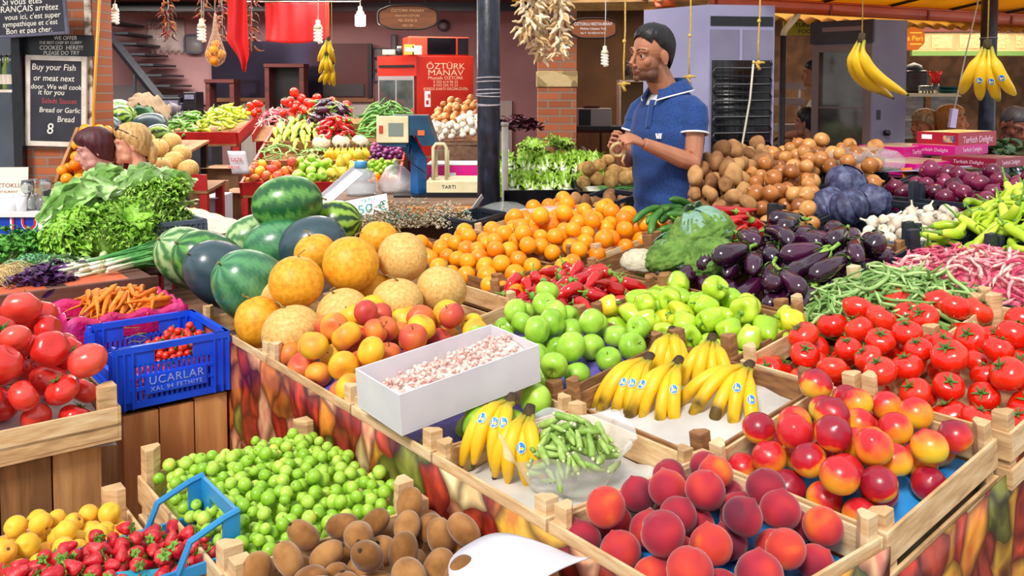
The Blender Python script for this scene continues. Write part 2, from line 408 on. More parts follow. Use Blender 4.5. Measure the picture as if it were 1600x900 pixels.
def carrot(mat, L=.17, r=.012, curve=.08, seed=0):
    P, R_ = bent(L, [(0, r * .4), (.03, r * .85), (.1, r), (.5, r * .75), (.85, r * .38), (1, r * .06)], curve, 14, .001, seed)
    def make():
        o = MB().tube(P, R_, 10).obj('carrot', mat)
        MB().ell((P[0][0] - .001, P[0][1], P[0][2]), (.004, r * .45, r * .45), 5, 8).obj('leaf_scar', pm('carrot top', '#8a7a30', .8), o); return o
    return make, chainof(P, R_, 6)
def onion(name, mat, R_=.034, k=.86, rootm='#b59a63'):
    def make():
        P = sph_prof(14, R_, k, -.12, -.03, .3, .25); P[-1] = (0.0025, P[-1][1] + R_ * .2); P.append((0, P[-1][1] + .003))
        o = MB().lathe(P, 20, lambda t, r, z: (r * math.cos(t) * (1 + .02 * math.cos(3 * t)), r * math.sin(t), z)).obj(name, mat)
        MB().lathe([(0, -R_ * k * 1.06), (.005, -R_ * k * 1.03), (.006, -R_ * k * .985), (0, -R_ * k * .97)], 8).obj('root_end', pm('root ' + rootm, rootm, .9), o); return o
    return make
def garlic(mat):
    def make():
        P = [(0, -.016), (.012, -.019), (.021, -.013), (.026, -.002), (.022, .01), (.012, .019), (.006, .026), (.0042, .034), (.0045, .048), (0, .049)]
        o = MB().lathe(P, 24, lambda t, r, z: (r * (1 + .07 * abs(math.cos(4 * t)) * (z < .02)) * math.cos(t) + max(0, z - .02) * .3, r * (1 + .07 * abs(math.cos(4 * t)) * (z < .02)) * math.sin(t), z)).obj('garlic_bulb', mat)
        MB().ell((0, 0, -.0175), (.007, .007, .003), 4, 8).obj('root_plate', pm('garlic root', '#b89c6c', .9), o); return o
    return make
def potato(mat, seed=0, name='potato', rx=.045, ry=.034, rz=.03):
    def make():
        q = np.random.default_rng(seed); b = MB().ell((0, 0, 0), 1, 12, 18); k = q.normal(size=(6, 3)); v = b.v[0]
        w = 1 + sum(.05 * np.sin(v @ kk * 2 + i) for i, kk in enumerate(k)); b.v = [v * w[:, None] * np.array((rx, ry, rz))]; return b.obj(name, mat)
    return make
def leafgrid(b, L, Wd, M, curl=.6, ruf=.0, rufn=9, seed=0, cup=.3, nu=9, nv=9, m=0, tip=.5, rib=0, base=.22):
    """a leaf that grows along x: width profile, ruffled margin, curl along its length"""
    q = random.Random(seed); ph = q.uniform(0, 6); ph2 = q.uniform(0, 6); M = np.array(M)
    def f(u, v):
        w = Wd * (base + (1 - base) * math.sin(PI * min(1, u ** tip * .97)) ** .8) * (1 if u < .98 else .6); s = (v - .5) * 2; e = abs(s) ** 2
        a = curl * u; cc = curl if abs(curl) > 1e-3 else 1e-3; x = L * math.sin(cc * u) / cc; z = L * (1 - math.cos(cc * u)) / cc
        r1 = ruf * max(.3 * (rufn > 15), e, max(0, u - .7) * 3) * u ** .4
        z2 = r1 * (math.sin(rufn * u * 2 + ph + s * 2) + .7 * math.sin(rufn * 2.3 * u + s * 5 + ph2)); x += r1 * .8 * math.cos(rufn * 1.7 * u + ph2 + s * 4)
        p = np.array((x, s * w + r1 * .6 * math.sin(rufn * 2 * u + ph), z * -1 + cup * w * s * s + z2 - rib * math.exp(-(s / .12) ** 2) , 1)); return (M @ p)[:3]
    b.grid(f, nu, nv, m)
def lettuce_curly(mat, seed=0, n=150, Rr=.15):
    def make():
        q = random.Random(seed); b = MB(); o = None
        for i in range(n):
            t = i / n; el = .3 + 1.05 * t ** .8; a = i * 2.4
            M = RM(0, 0, a) @ T(.008, 0, .02 + .03 * t) @ RM(0, -el, 0) @ RM(q.uniform(-.3, .3), 0, 0)
            leafgrid(b, Rr * q.uniform(.72, 1.08) * (1 - .12 * t), .038 * q.uniform(.6, 1.2), M, .9 + .5 * t, .015, 24, seed * 100 + i, .3, 15, 13, tip=.9)
        o = b.obj('curly_lettuce', mat)
        MB().lathe([(0, -.01), (.02, -.008), (.024, .02), (.012, .04), (0, .045)], 10).obj('stem_base', pm('lettuce base', ['#e6efc4', '#cfe09a'], .5), o); return o
    return make
def romaine(mat, ribm, seed=0, n=12, L=.28, Wd=.07):
    """a long lettuce lying along x, its root end at x = 0"""
    def make():
        q = random.Random(seed); b = MB(); rb = MB()
        for i in range(n):
            t = i / n; a = i * 2.4; M = RM(a, 0, 0) @ T(.0, 0, .012 + .03 * (1 - t)) @ RM(0, -.12 - .18 * (1 - t), 0)
            l = L * q.uniform(.8, 1) * (.8 + .2 * (1 - t)); leafgrid(b, l, Wd * q.uniform(.75, 1.1), M, -.45 + .95 * (1 - t), .017, 10, seed * 50 + i, .45, 17, 13, tip=1.25, rib=.004, base=.3)
            p = [(M @ Vector((l * .62 * k / 5, 0, .001 + .004 * k / 5))) for k in range(6)]; rb.tube(p, [.011, .0095, .008, .006, .004, .002], 7, flat=.5)
        o = b.obj('romaine_lettuce', mat); rb.ell((.01, 0, 0), (.03, .034, .034), 8, 12); rb.obj('white_rib', ribm, o); return o
    return make
def floret_head(name, mat, leafm, stemm, Rr=.09, k=.72, seed=0, bumps=70, amp=.09, leaves=5, leafL=.12, fine=.02, ln='leaf', over=.5):
    def make():
        q = np.random.default_rng(seed); b = MB().ell((0, 0, 0), 1, 44, 72); v = b.v[0]
        i = np.arange(bumps) + .5; ph = np.arccos(1 - 2 * i / bumps); th = PI * (1 + 5 ** .5) * i
        c = np.c_[np.cos(th) * np.sin(ph), np.sin(th) * np.sin(ph), np.cos(ph)] + q.normal(0, .06, (bumps, 3)); c /= np.linalg.norm(c, axis=1)[:, None]
        d = np.sqrt(np.maximum(0, 2 - 2 * (v @ c.T))).min(1); h = 1 + amp * (1 - (d / (1.7 / math.sqrt(bumps) * 2)) ** 2)
        h += fine * (np.sin(v[:, 0] * 61 + 3 * v[:, 1]) * np.sin(v[:, 1] * 57 + 2 * v[:, 2]) * np.sin(v[:, 2] * 59 + 1)) * 1.5
        low = np.clip((-v[:, 2] - .15) / .85, 0, 1); b.v = [v * (h * (1 - .45 * low))[:, None] * np.array((Rr, Rr, Rr * k))]
        o = b.obj(name, mat); MB().lathe([(0, -Rr * 1.0), (Rr * .28, -Rr * 1.0), (Rr * .3, -Rr * .6), (Rr * .45, -Rr * .35), (0, -Rr * .3)], 12).obj('stalk', stemm, o)
        for j in range(leaves):
            a = j * 2 * PI / leaves + q.uniform(-.3, .3); w = MB()
            leafgrid(w, leafL * q.uniform(.8, 1.2), .035 * q.uniform(.8, 1.3), RM(0, 0, a) @ T(Rr * (.5 if over < .9 else .98), 0, -Rr * .4) @ RM(0, -1.3 + q.uniform(-.2, .2), 0), q.uniform(-2.4, -1.7) * over, .006, 5, seed * 9 + j, .4, 11, 9)
            w.obj(ln, leafm, o, thick=.0012)
        return o
    return make
def cabbage(mat, seed=0, Rr=.08):
    def make():
        q = random.Random(seed); b = MB().ell((0, 0, 0), (Rr, Rr, Rr * .92), 24, 36); v = b.v[0]
        b.v = [v * (1 + .012 * np.sin(v[:, 0] * 90 + v[:, 2] * 60) * np.sin(v[:, 1] * 80))[:, None]]; o = b.obj('red_cabbage', mat)
        for j in range(5):
            a = j * 2 * PI / 5 + q.uniform(-.3, .3); w = MB(); rr = Rr * (1.03 + .012 * j)
            def f(u, v, a=a, rr=rr):
                lat = -1.3 + u * 2.35; an = a + (v - .5) * 2.1 * math.cos(lat * .75) ; e = abs(v - .5) * 2
                r2 = rr * (1 + .05 * max(e, u) ** 4 + .012 * math.sin(v * 30 + u * 20) + .012 * (1 - e) * abs(math.sin(u * 18 + e * 6)) - .012 * math.exp(-(e / .06) ** 2))
                return (r2 * math.cos(lat) * math.cos(an), r2 * math.cos(lat) * math.sin(an), r2 * .92 * math.sin(lat))
            w.grid(f, 18, 18); w.obj('outer_leaf', mat, o, thick=.001)
        return o
    return make
ban_m = lambda: pm('banana skin', [(0, '#7d8022'), (.14, '#b9a61c'), (.26, '#e2b218'), (.6, '#eec024'), (.88, '#e4b420'), (.97, '#9a7a1c'), (1, '#5a4418')], .42, 30, 3, bump=.0004, bscale=60, spec=.4, axis=(0, 0, .185), amt=.09, rand=.06)
def banana_hand(n=5, L=.19, seed=0, spread=.42, stickers=(), rr=.0188, mat=None, back=True, name='banana_bunch', fan2=0, bend=1):
    """a hand of bananas: crown at the origin, fingers run out along x, bending downwards; fan in y"""
    q = random.Random(seed); root = empty(name); mat = mat or ban_m()
    tipm = pm('banana end', ['#2b2013', '#54401f'], .8, 60)
    for i in range(n):
        s = (i - (n - 1) / 2) / max(1, n - 1) * 2; l = L * q.uniform(.92, 1.05); a = s * spread + q.uniform(-.04, .04); k = 16; P = []; row = (i % 2) * .5 * fan2
        for j in range(k):
            t = j / (k - 1); cv = 1.15 * t - .2; x = l * (t - .16 * t ** 3); z = .035 * math.sin(PI * min(1, t * 1.05)) - l * .34 * bend * t * t * (1 + row) + (.007 if i % 2 else -.004) * min(1, t * 3)
            P.append((x * math.cos(a * (.55 + .45 * t)), s * .012 + x * math.sin(a * (.55 + .45 * t)), z - row * .03))
        rad = [np.interp(j / (k - 1), [0, .1, .2, .34, .6, .82, .94, 1], [.0065, .0062, .008, rr * .93, rr, rr * .86, rr * .5, .005]) for j in range(k)]
        b = MB().tube(P, rad, 10); v = b.v[0].reshape(k, 10, 3); pc = np.array(P)[:, None]; b.v = [(pc + (v - pc) * (1 + .085 * (-1.) ** np.arange(10))[None, :, None]).reshape(-1, 3)]
        o = b.obj('banana', mat, root, sub=1)
        e = Vector(P[-1]); d = (Vector(P[-1]) - Vector(P[-2])).normalized(); MB().tube([e - d * .003, e + d * .003, e + d * .006], [.0058, .0052, .003], 8).obj('tip', tipm, o)
        if i in stickers:
            j = 8; c = Vector(P[j]); t = (Vector(P[j + 1]) - Vector(P[j - 1])).normalized(); sy = Vector((-t.y, t.x, 0)).normalized(); nz = t.cross(sy)
            def disc(u, v, ru=.0125, rv=.010, h=.0009, off=(0, 0)):
                an = v * 2 * PI; p = off[0] + ru * u * math.cos(an); w = (off[1] + rv * u * math.sin(an)) / rr; r2 = rr + h; return tuple(c + t * p + sy * (r2 * math.sin(w)) + nz * (r2 * math.cos(w)))
            st = MB(); st.grid(lambda u, v: disc(u, v), 4, 17, 0); st.grid(lambda u, v: disc(u, v, .0115, .0088, .0012), 4, 17, 1)
            st.grid(lambda u, v: disc(u, v, .003, .0045, .0015, (.002, .002)), 3, 11, 2); st.grid(lambda u, v: disc(u, v, .0085, .0017, .0015, (0, -.0035)), 3, 11, 0)
            st.obj('sticker', [pm('sticker white', '#eef4fb', .4), pm('sticker blue', '#1f7fd0', .4), pm('sticker yellow', '#f0c93a', .4)], o)
    MB().tube([(-.022, 0, .002), (-.008, 0, .004), (.012, 0, .002)], [.012, .014, .016], 9, flat=.7).obj('crown', tipm, root)
    return root
def spring_onion(gm, seed=0, L=.42):
    def make():
        q = random.Random(seed); o = empty('spring_onion'); w = pm('spring onion white', [(.2, '#f5f6e2'), (.8, '#dfe9b4')], .4, axis=(0, 0, .12), amt=.05)
        MB().tube([(-.012, 0, 0), (0, 0, 0), (.015, 0, 0), (.05, 0, .001), (.11, 0, .002)], [.003, .009, .0085, .006, .0062], 9).obj('bulb', w, o)
        r = MB()
        for i in range(7): r.tube([(-.01, 0, 0), (-.025, q.uniform(-.012, .012), q.uniform(-.01, .012)), (-.05, q.uniform(-.025, .025), q.uniform(-.014, .01))], [.0008, .0007, .0003], 4)
        r.obj('roots', pm('onion root', '#cdb07a', .9), o); g = MB()
        for i in range(3):
            e = q.uniform(-.05, .05); f = q.uniform(-.04, .02); l = L * q.uniform(.75, 1); g.tube([(.1, 0, .002), (.1 + l * .3, e * .2, .004), (.1 + l * .65, e * .7, f * .5 + .004), (.1 + l, e * 1.3, f)], [.006, .0055, .0045, .001], 7)
        g.obj('green_leaves', gm, o); return o
    return make
# ================================================================== the stall: table, banner, crates and the heaps in them
WOOD = pm('crate wood', [(.25, '#a9835a'), (.5, '#d3ad7d'), (.75, '#e6cba2')], .75, 12, 4, rand=.25, bump=.0006, bscale=40, stretch=(1, 1, 6))
WOODB = pm('crate wood brown', [(.25, '#6e4a30'), (.5, '#96683f'), (.8, '#b98a5c')], .75, 14, 4, rand=.3, bump=.0006, bscale=40, stretch=(1, 1, 5))
DARKP = pm('dark plastic', ['#1d222b', '#2b323e'], .45, 30)
TABLE = pm('table wood', [(.3, '#5a3a28'), (.6, '#84583c')], .8, 9, 4, bump=.001, bscale=30, stretch=(.3, 2, 2))
def fruit_print():
    m = bpy.data.materials.new('fruit print'); m.use_nodes = True; nt = m.node_tree; N = nt.nodes; L = nt.links; b = N['Principled BSDF']
    b.inputs['Roughness'].default_value = .35
    tc = N.new('ShaderNodeTexCoord'); nz = N.new('ShaderNodeTexNoise'); nz.inputs['Scale'].default_value = 5; L.new(tc.outputs['Object'], nz.inputs['Vector'])
    mx = N.new('ShaderNodeVectorMath'); mx.operation = 'MULTIPLY_ADD'; mx.inputs[1].default_value = (.16, .16, .16); L.new(nz.outputs['Color'], mx.inputs[0]); L.new(tc.outputs['Object'], mx.inputs[2])
    mp = N.new('ShaderNodeMapping'); mp.inputs['Scale'].default_value = (1.25, 1.25, .95); mp.inputs['Rotation'].default_value = (.3, .9, .3); L.new(mx.outputs[0], mp.inputs[0])
    v = N.new('ShaderNodeTexVoronoi'); v.inputs['Scale'].default_value = 9; L.new(mp.outputs[0], v.inputs['Vector'])
    sp = N.new('ShaderNodeSeparateColor'); L.new(v.outputs['Color'], sp.inputs[0])
    r = N.new('ShaderNodeValToRGB'); r.color_ramp.interpolation = 'CONSTANT'; e = r.color_ramp.elements
    cs = ['#b8362a', '#d98a3a', '#dfa890', '#c04a34', '#d9a845', '#76803a', '#a34234', '#d9a184', '#7a3038', '#c4743c', '#e3cfa8', '#b8402f']
    while len(e) < len(cs): e.new(.5)
    for i, (x, c) in enumerate(zip(e, cs)): x.position = i / len(cs); x.color = lin(c)
    L.new(sp.outputs[0], r.inputs[0])
    n2 = N.new('ShaderNodeTexNoise'); n2.inputs['Scale'].default_value = 14; n2.inputs['Detail'].default_value = 2; L.new(mp.outputs[0], n2.inputs['Vector'])
    r3 = N.new('ShaderNodeValToRGB'); r3.color_ramp.elements[0].position = .35; r3.color_ramp.elements[1].position = .7; r3.color_ramp.elements[0].color = lin('#5a3426'); r3.color_ramp.elements[1].color = lin('#ffe9b8'); L.new(n2.outputs['Fac'], r3.inputs[0])
    m1 = N.new('ShaderNodeMix'); m1.data_type = 'RGBA'; m1.blend_type = 'OVERLAY'; m1.inputs[0].default_value = .55; L.new(r.outputs[0], m1.inputs[6]); L.new(r3.outputs[0], m1.inputs[7])
    vd = N.new('ShaderNodeTexVoronoi'); vd.feature = 'DISTANCE_TO_EDGE'; vd.inputs['Scale'].default_value = 9; L.new(mp.outputs[0], vd.inputs['Vector'])
    r4 = N.new('ShaderNodeValToRGB'); r4.color_ramp.elements[0].position = .02; r4.color_ramp.elements[1].position = .22; r4.color_ramp.elements[0].color = lin('#5a4036'); r4.color_ramp.elements[1].color = (1, 1, 1, 1); L.new(vd.outputs['Distance'], r4.inputs[0])
    m2 = N.new('ShaderNodeMix'); m2.data_type = 'RGBA'; m2.blend_type = 'MULTIPLY'; m2.inputs[0].default_value = .8; L.new(m1.outputs[2], m2.inputs[6]); L.new(r4.outputs[0], m2.inputs[7])
    L.new(m2.outputs[2], b.inputs['Base Color']); return m
PRINT = fruit_print()
# table
tb = thing('display_table', 'long brown wooden market table under the fruit crates', 'table', (0, 0, 0))
D_ = .135
b = MB(); b.bbox((.01, .0, -D_ - .04), (.45, 3.5, -D_ - .01)); b.obj('tabletop', TABLE, tb, M=FA, smooth=False)
for xa, xb, ye in ((.45, 1.1, 3.5), (1.1, 1.5, 3.25), (1.5, 2.06, 2.93)): MB().bbox((xa, .0, -D_ - .04), (xb, ye, -D_ - .01)).obj('tabletop', TABLE, tb, M=FB, smooth=False)
for x, y in ((.04, .05), (.04, 1.2), (.04, 2.3), (.04, 3.4), (1.0, .05), (1.0, 3.4), (2.0, .05), (2.0, 1.7), (2.0, 2.7)):
    p = (FA if x < .45 else FB) @ Vector((x, y, -D_ - .04)); MB().bbox((p.x - .03, p.y - .03, 0), (p.x + .03, p.y + .03, p.z + .01)).obj('leg', TABLE, tb, smooth=False)
# printed banner round the table's two open sides
bn = thing('printed_banner', 'banner printed with fruit pictures hung round the front of the stall', 'banner')
def wavy(a, bb, ztop, zbot, n=40, amp=.006):
    a, bb = Vector(a), Vector(bb); d = (bb - a).normalized(); nn = Vector((d.y, -d.x, 0)); m = MB()
    def f(i, j):
        p = a.lerp(bb, i); s = amp * (math.sin(i * 37) + .6 * math.sin(i * 91 + 1)) * (1 - j) ** .6 + .004
        return (p.x + nn.x * s, p.y + nn.y * s, zbot + (ztop(i) - zbot) * j)
    m.grid(f, n, 12); return m
def zt(p): return p.z
a0 = FA @ Vector((-.004, 2.35, 0)); a1 = FA @ Vector((-.004, -.002, 0)); a2 = FA @ Vector((.45, -.004, 0)); a3 = FB @ Vector((1.65, -.004, 0))
wavy(a0, a1, lambda i: .822, .02, 60).obj('side_cloth', PRINT, bn, thick=.002)
wavy(a1, a2, lambda i: .822, .02, 20).obj('front_cloth', PRINT, bn, thick=.002)
wavy(a2, a3, lambda i: a2.z - .018 + (a3.z - a2.z) * i - .07, .02, 30).obj('front_cloth', PRINT, bn, thick=.002)
def crate(F, x0, x1, y0, y1, label, mat=None, dep=.13, post=.045, up=.035, skip=(), rim=.065, cat='crate', name='wooden_crate', grp=None, hi=0):
    mat = mat or WOOD; M = F @ T((x0 + x1) / 2, (y0 + y1) / 2, hi); t = thing(name, label, cat, M=M, group=grp); hx, hy = (x1 - x0) / 2, (y1 - y0) / 2; th = .007
    MB().bbox((-hx + .001, -hy + .001, -dep), (hx - .001, hy - .001, -dep + .008)).obj('bottom', mat, t, smooth=False)
    for k, (ax, sg) in enumerate((('x', -1), ('x', 1), ('y', -1), ('y', 1))):
        if k in skip: continue
        for z0, z1 in ((-rim, 0), (-dep + .008, -dep + .045)):
            b = MB()
            if ax == 'x': b.bbox((sg * hx, -hy, z0), (sg * (hx - th), hy, z1))
            else: b.bbox((-hx + th, sg * hy, z0), (hx - th, sg * (hy - th), z1))
            b.obj('side_board', mat, t, smooth=False, bevel=.0015)
    for sx in (-1, 1):
        for sy in (-1, 1):
            h = up * R.uniform(.7, 1.25); x, y = sx * (hx - th), sy * (hy - th); w = post * .75
            b = MB().prism([(x, y), (x - sx * w, y), (x - sx * w, y - sy * w * .45), (x - sx * w * .45, y - sy * w), (x, y - sy * w)][::sx * sy], -dep + .008, h); b.obj('corner_post', mat, t, smooth=False, bevel=.0015)
    return t
def heap(kinds, n, chain, F, area, h0, sub=None, **kw):
    """drops n things of the given kinds (with their weights) on the bed h0 and returns them"""
    if not isinstance(kinds, list): kinds = [(kinds, 1)]
    ks = [k for k, _ in kinds]; ws = [w for _, w in kinds]; out = []
    for M in pack(n, chain, area, h0, **kw): out.append(ks[R.choices(range(len(ks)), ws)[0]].put(F @ M))
    return out
# ---------------------------------------------------------------- peaches (front corner)
LIN_B = pm('blue tray', ['#1f7fd0', '#2a92de'], .5); LIN_P = pm('purple tray', ['#5546a0', '#6f62b8'], .6, 40); PAPER = pm('white paper', ['#b8b2ac', '#d6d2cc'], .7, 8)
c = crate(FA, 0, .44, 0, .42, 'pale wooden crate of fuzzy peaches at the front corner')
h = mound(.01, .43, .01, .41, -.07, -.045); bed(h, .01, .43, .01, .41, 'tray_liner', LIN_B, c, c.matrix_world.inverted() @ FA)
PCH = Kind(peach(R_=.0365, mat=pm('peach skin', [(.12, '#e8842a'), (.3, '#cc4030'), (.5, '#a82638'), (.76, '#662034')], .75, 11, 2, rand=.4, bump=.0002, bscale=900, sheen=.3, spec=.25)))
o = heap(PCH, 36, ball(.0365), FA, (.04, .40, .04, .385), h, scale=(.93, 1.07), tilt=.5, spin=.6, tries=40)
ordinals(o, 'fuzzy red peach', 'in the front corner crate', 'peach', 'peaches in the front crate')
# ---------------------------------------------------------------- nectarines
c = crate(FB, .452, .90, 0, .42, 'pale wooden crate of shiny nectarines on blue tray at the front')
h = mound(.46, .89, .01, .41, -.07, -.045); bed(h, .46, .89, .01, .41, 'tray_liner', LIN_B, c, c.matrix_world.inverted() @ FB)
def nect(nm, cols, amt=.3): return Kind(peach(pm(nm, cols, .28, 22, 2, rand=.25, spec=.55, axis=(2, -.034, .034), amt=amt), .036, 'nectarine', -.1))
NA = nect('nectarine yellow', [(.1, '#d8c030'), (.35, '#f0b428'), (.6, '#ee8a2a'), (.85, '#c8202a')]); NB = nect('nectarine red', [(0, '#e8a02c'), (.3, '#d83a24'), (.6, '#b81828'), (.9, '#8a1030')]); NC = nect('nectarine mixed', [(.1, '#c8cc48'), (.45, '#f0a030'), (.58, '#d02028'), (.9, '#96142e')], .42)
o = heap([(NA, 4), (NB, 1), (NC, 3)], 42, ball(.036), FB, (.49, .86, .04, .385), h, scale=(.93, 1.08), tilt=.6, spin=.7, tries=50)
nm = {NA.root.data.name: 'mostly yellow', NB.root.data.name: 'deep red', NC.root.data.name: 'red and yellow'}
ordinals(o, lambda q: nm[q.data.name] + ' nectarine', 'in the blue lined crate', 'nectarine', 'nectarines in the front crate')
# ---------------------------------------------------------------- tomatoes
c = crate(FB, .915, 1.62, -.02, .33, 'wooden crate of red tomatoes at the right end of the stall', hi=.01)
c = crate(FB, .915, 1.62, .335, .68, 'wooden crate of red tomatoes behind the nectarines')
h = mound(.9, 1.66, -.05, .7, -.11, -.055, 2.2)
TM = Kind(tomato(pm('tomato skin', [(.2, '#cc1806'), (.5, '#e0220c'), (.85, '#e84420')], .2, 16, 2, rand=.3, spec=.6, coat=.3)))
TM2 = Kind(tomato(MATS['tomato skin'], .041, .78, .05, 7)); TM3 = Kind(tomato(MATS['tomato skin'], .04, .9, .02, 4))
o = heap([(TM, 2), (TM2, 1), (TM3, 1)], 88, ball(.0415), FB, (.95, 1.57, -.03, .64), h, scale=(.85, 1.12), tilt=.55, spin=.7, tries=30, pen=.97)
ordinals(o, 'glossy red tomato', 'in the big right heap', 'tomato', 'tomatoes in the right heap', rows=9)
# ---------------------------------------------------------------- bananas
c = crate(FA, 0, .44, .43, .82, 'wooden crate with small banana bunch and bag of okra')
bed(mound(.01, .43, .44, .81, -.06, -.05), .01, .43, .44, .81, 'paper_liner', PAPER, c, c.matrix_world.inverted() @ FA, 10, jit=.006)
c = crate(FB, .455, .90, .43, .89, 'brown wooden crate of bananas behind the okra bag', WOODB, up=.05)
bed(mound(.46, .89, .44, .88, -.05, -.03), .46, .89, .44, .88, 'paper_liner', PAPER, c, c.matrix_world.inverted() @ FB, 10, jit=.008)
def put_hand(crown, tip, label, group, zd=(-.15, -.45, .9), **kw):
    x = (tip - crown).normalized(); z = Vector(zd); y = z.cross(x)
    L = (tip - crown).length
    r = banana_hand(L=kw.pop('L', .2), **kw); r.matrix_world = frame(crown, x, y); return tag(r, label, 'bananas', group)
GB = 'banana bunches in the wooden crates'
put_hand(W(1012, 562, 2.38), W(925, 668, 2.18), 'banana bunch with blue stickers leftmost in the brown crate', GB, n=5, seed=1, spread=.36, stickers=(2, 3, 4), L=.24)
put_hand(W(1058, 568, 2.32), W(985, 688, 2.1), 'banana bunch with stickers in the middle of the brown crate', GB, n=4, seed=2, spread=.32, stickers=(0, 3), L=.235)
put_hand(W(1050, 522, 2.52), W(1040, 600, 2.38), 'small banana bunch at the back of the brown crate', GB, n=5, seed=3, spread=.4, L=.18)
put_hand(W(1112, 533, 2.44), W(1096, 640, 2.26), 'banana bunch with dark crown beside the green peppers', GB, n=4, seed=4, spread=.4, L=.2)
put_hand(W(1168, 574, 2.28), W(1060, 694, 2.04), 'large banana bunch with long fingers at the right of the brown crate', GB, n=5, seed=5, spread=.55, stickers=(3, 4), L=.255)
put_hand(W(796, 628, 2.05), W(730, 730, 1.88), 'small banana bunch with stickers in front of the white box', GB, n=4, seed=6, spread=.3, stickers=(1, 2, 3), L=.19)
put_hand(W(826, 648, 1.97), W(800, 750, 1.86), 'small banana bunch beside the okra bag', GB, n=4, seed=7, spread=.34, stickers=(2,), L=.17)
# ---------------------------------------------------------------- okra in a clear bag
PLAST = pm('clear plastic', [(.3, '#e8ecec'), (.7, '#ffffff')], .18, 30, alpha=.42, spec=.8, bump=.002, bscale=40)
bag = thing('plastic_bag', 'open clear plastic bag holding cut okra in front of the bananas', 'bag', M=FA @ T(.215, .60, -.045) @ RM(0, 0, .15))
def bagf(i, j):
    a = i * 2 * PI; rr = np.interp(j, [0, .25, .6, .85, 1], [.02, .10, .125, .145, .165]) * (1 + .05 * math.sin(3 * a + 1) + .05 * j * math.sin(7 * a) + .025 * j * math.sin(13 * a + 1)); z = np.interp(j, [0, .25, .6, .85, 1], [0, .004, .05, .085, .1]) + .012 * j * math.sin(5 * a + 2)
    return (rr * 1.0 * math.cos(a), rr * .86 * math.sin(a), z)
MB().grid(bagf, 64, 14).obj('bag_film', PLAST, bag)
OKM = pm('okra green', ['#7aa03c', '#a8c468'], .55, 60, rand=.4)
def okra():
    o = MB().lathe([(0, -.026), (.004, -.022), (.0068, -.005), (.0075, .008), (.007, .014), (.0075, .017), (.004, .020), (0, .021)], 6).obj('okra', OKM); MB().lathe([(0, .019), (.0035, .02), (.003, .025), (0, .0255)], 6).obj('stalk_end', pm('okra cut', '#cfe0a0', .6), o); return o
h = lambda x, y: .02 + .055 * max(0, 1 - (x * x / .0125 + y * y / .0095)) + .35 * max(0, math.hypot(x, y * 1.15) - .1)
OK_ = Kind(okra)
ins = lambda x, y: x * x / .0118 + y * y / .0088 < 1
o = [OK_.put(bag.matrix_world @ M @ RM(0, PI / 2, 0)) for M in pack(95, ([(-.015, 0, 0), (0, 0, 0), (.013, 0, 0)], [.006, .0075, .0075]), (-.11, .11, -.1, .1, ins), h, scale=(.8, 1.25), tries=10, tilt=.5)]
same(o, 'small green okra pod lying in the open plastic bag', 'okra', 'okra pods in the bag')
# ---------------------------------------------------------------- green apples, white box of beans
c = crate(FA, 0, .44, .83, 1.2, 'wooden crate of green apples under the white box')
h = mound(.01, .43, .84, 1.19, -.055, -.05); bed(h, .01, .43, .84, 1.19, 'tray_liner', LIN_P, c, c.matrix_world.inverted() @ FA, jit=.004)
GAM = pm('green apple skin', [(.25, '#7fb02a'), (.5, '#9ac93c'), (.75, '#b4d850')], .3, 24, 3, rand=.3, spec=.55, bump=.0001, bscale=300)
GA = Kind(apple('green_apple', GAM, .041)); GA2 = Kind(apple('green_apple', GAM, .040, .93))
o = heap([(GA, 1), (GA2, 1)], 9, ball(.0405), FA, (.04, .39, .84, .98), lambda x, y: -.092, tilt=1, tries=20)
ordinals(o, 'green apple', 'in the crate under the white box', 'apple', 'green apples under the white box')
c = crate(FB, .455, .90, .93, 1.5, 'brown crate of green apples on purple trays', WOODB)
h = mound(.42, .9, .9, 1.52, -.05, -.02, 2.4, tx=.04); bd = bed(h, .42, .9, .92, 1.5, 'tray_liner', LIN_P, c, c.matrix_world.inverted() @ FB, 18, jit=.006)
o = heap([(GA, 1), (GA2, 1)], 35, ball(.0405), FB, (.48, .87, .97, 1.44), h, scale=(.9, 1.12), tilt=1, tries=34)
ordinals(o, 'green apple', 'heaped on the purple trays', 'apple', 'green apples on the purple trays')
WBX = pm('white card', ['#c9c6cf', '#dad8de'], .6, 6)
q = thing('white_box', 'long open white cardboard box of shelled pink beans', 'box', M=frame(G(628, 682, .862), UB + Vector((0, 0, .10)), UA + Vector((0, 0, .05))))
bx, by, bz = .415, .205, .10
b = MB(); b.bbox((0, 0, 0), (bx, by, .004)); b.bbox((0, 0, .004), (bx, .004, bz)); b.bbox((0, by - .004, .004), (bx, by, bz)); b.bbox((0, .004, .004), (.004, by - .004, bz)); b.bbox((bx - .004, .004, .004), (bx, by - .004, bz)); b.obj('box_walls', WBX, q, smooth=False, bevel=.001)
BEAN = Kind(lambda: MB().ell((0, 0, 0), (.008, .0052, .0048), 6, 8).obj('shelled_bean', pm('shelled bean', [(.35, '#f2dcd2'), (.6, '#e6b8ac'), (.75, '#c07a72')], .45, 160, 2, rand=.3)))
hb = lambda x, y: .03 + .035 * math.exp(-((y - .1) / .07) ** 2) * (1 if .05 < x < bx else 0) + .02 * (x / bx)
o = [BEAN.put(q.matrix_world @ M) for M in pack(290, ([(-.003, 0, 0), (.003, 0, 0)], [.005, .005]), (.02, bx - .012, .012, by - .012), hb, tries=4, scale=(.85, 1.2))]
bed(hb, .006, bx - .006, .006, by - .006, 'bean_bed', MATS['shelled bean'], q, Matrix(), 20, dz=-.001, jit=.001)
same(o, 'shelled pink speckled bean in the long white box', 'bean', 'shelled beans in the white box')
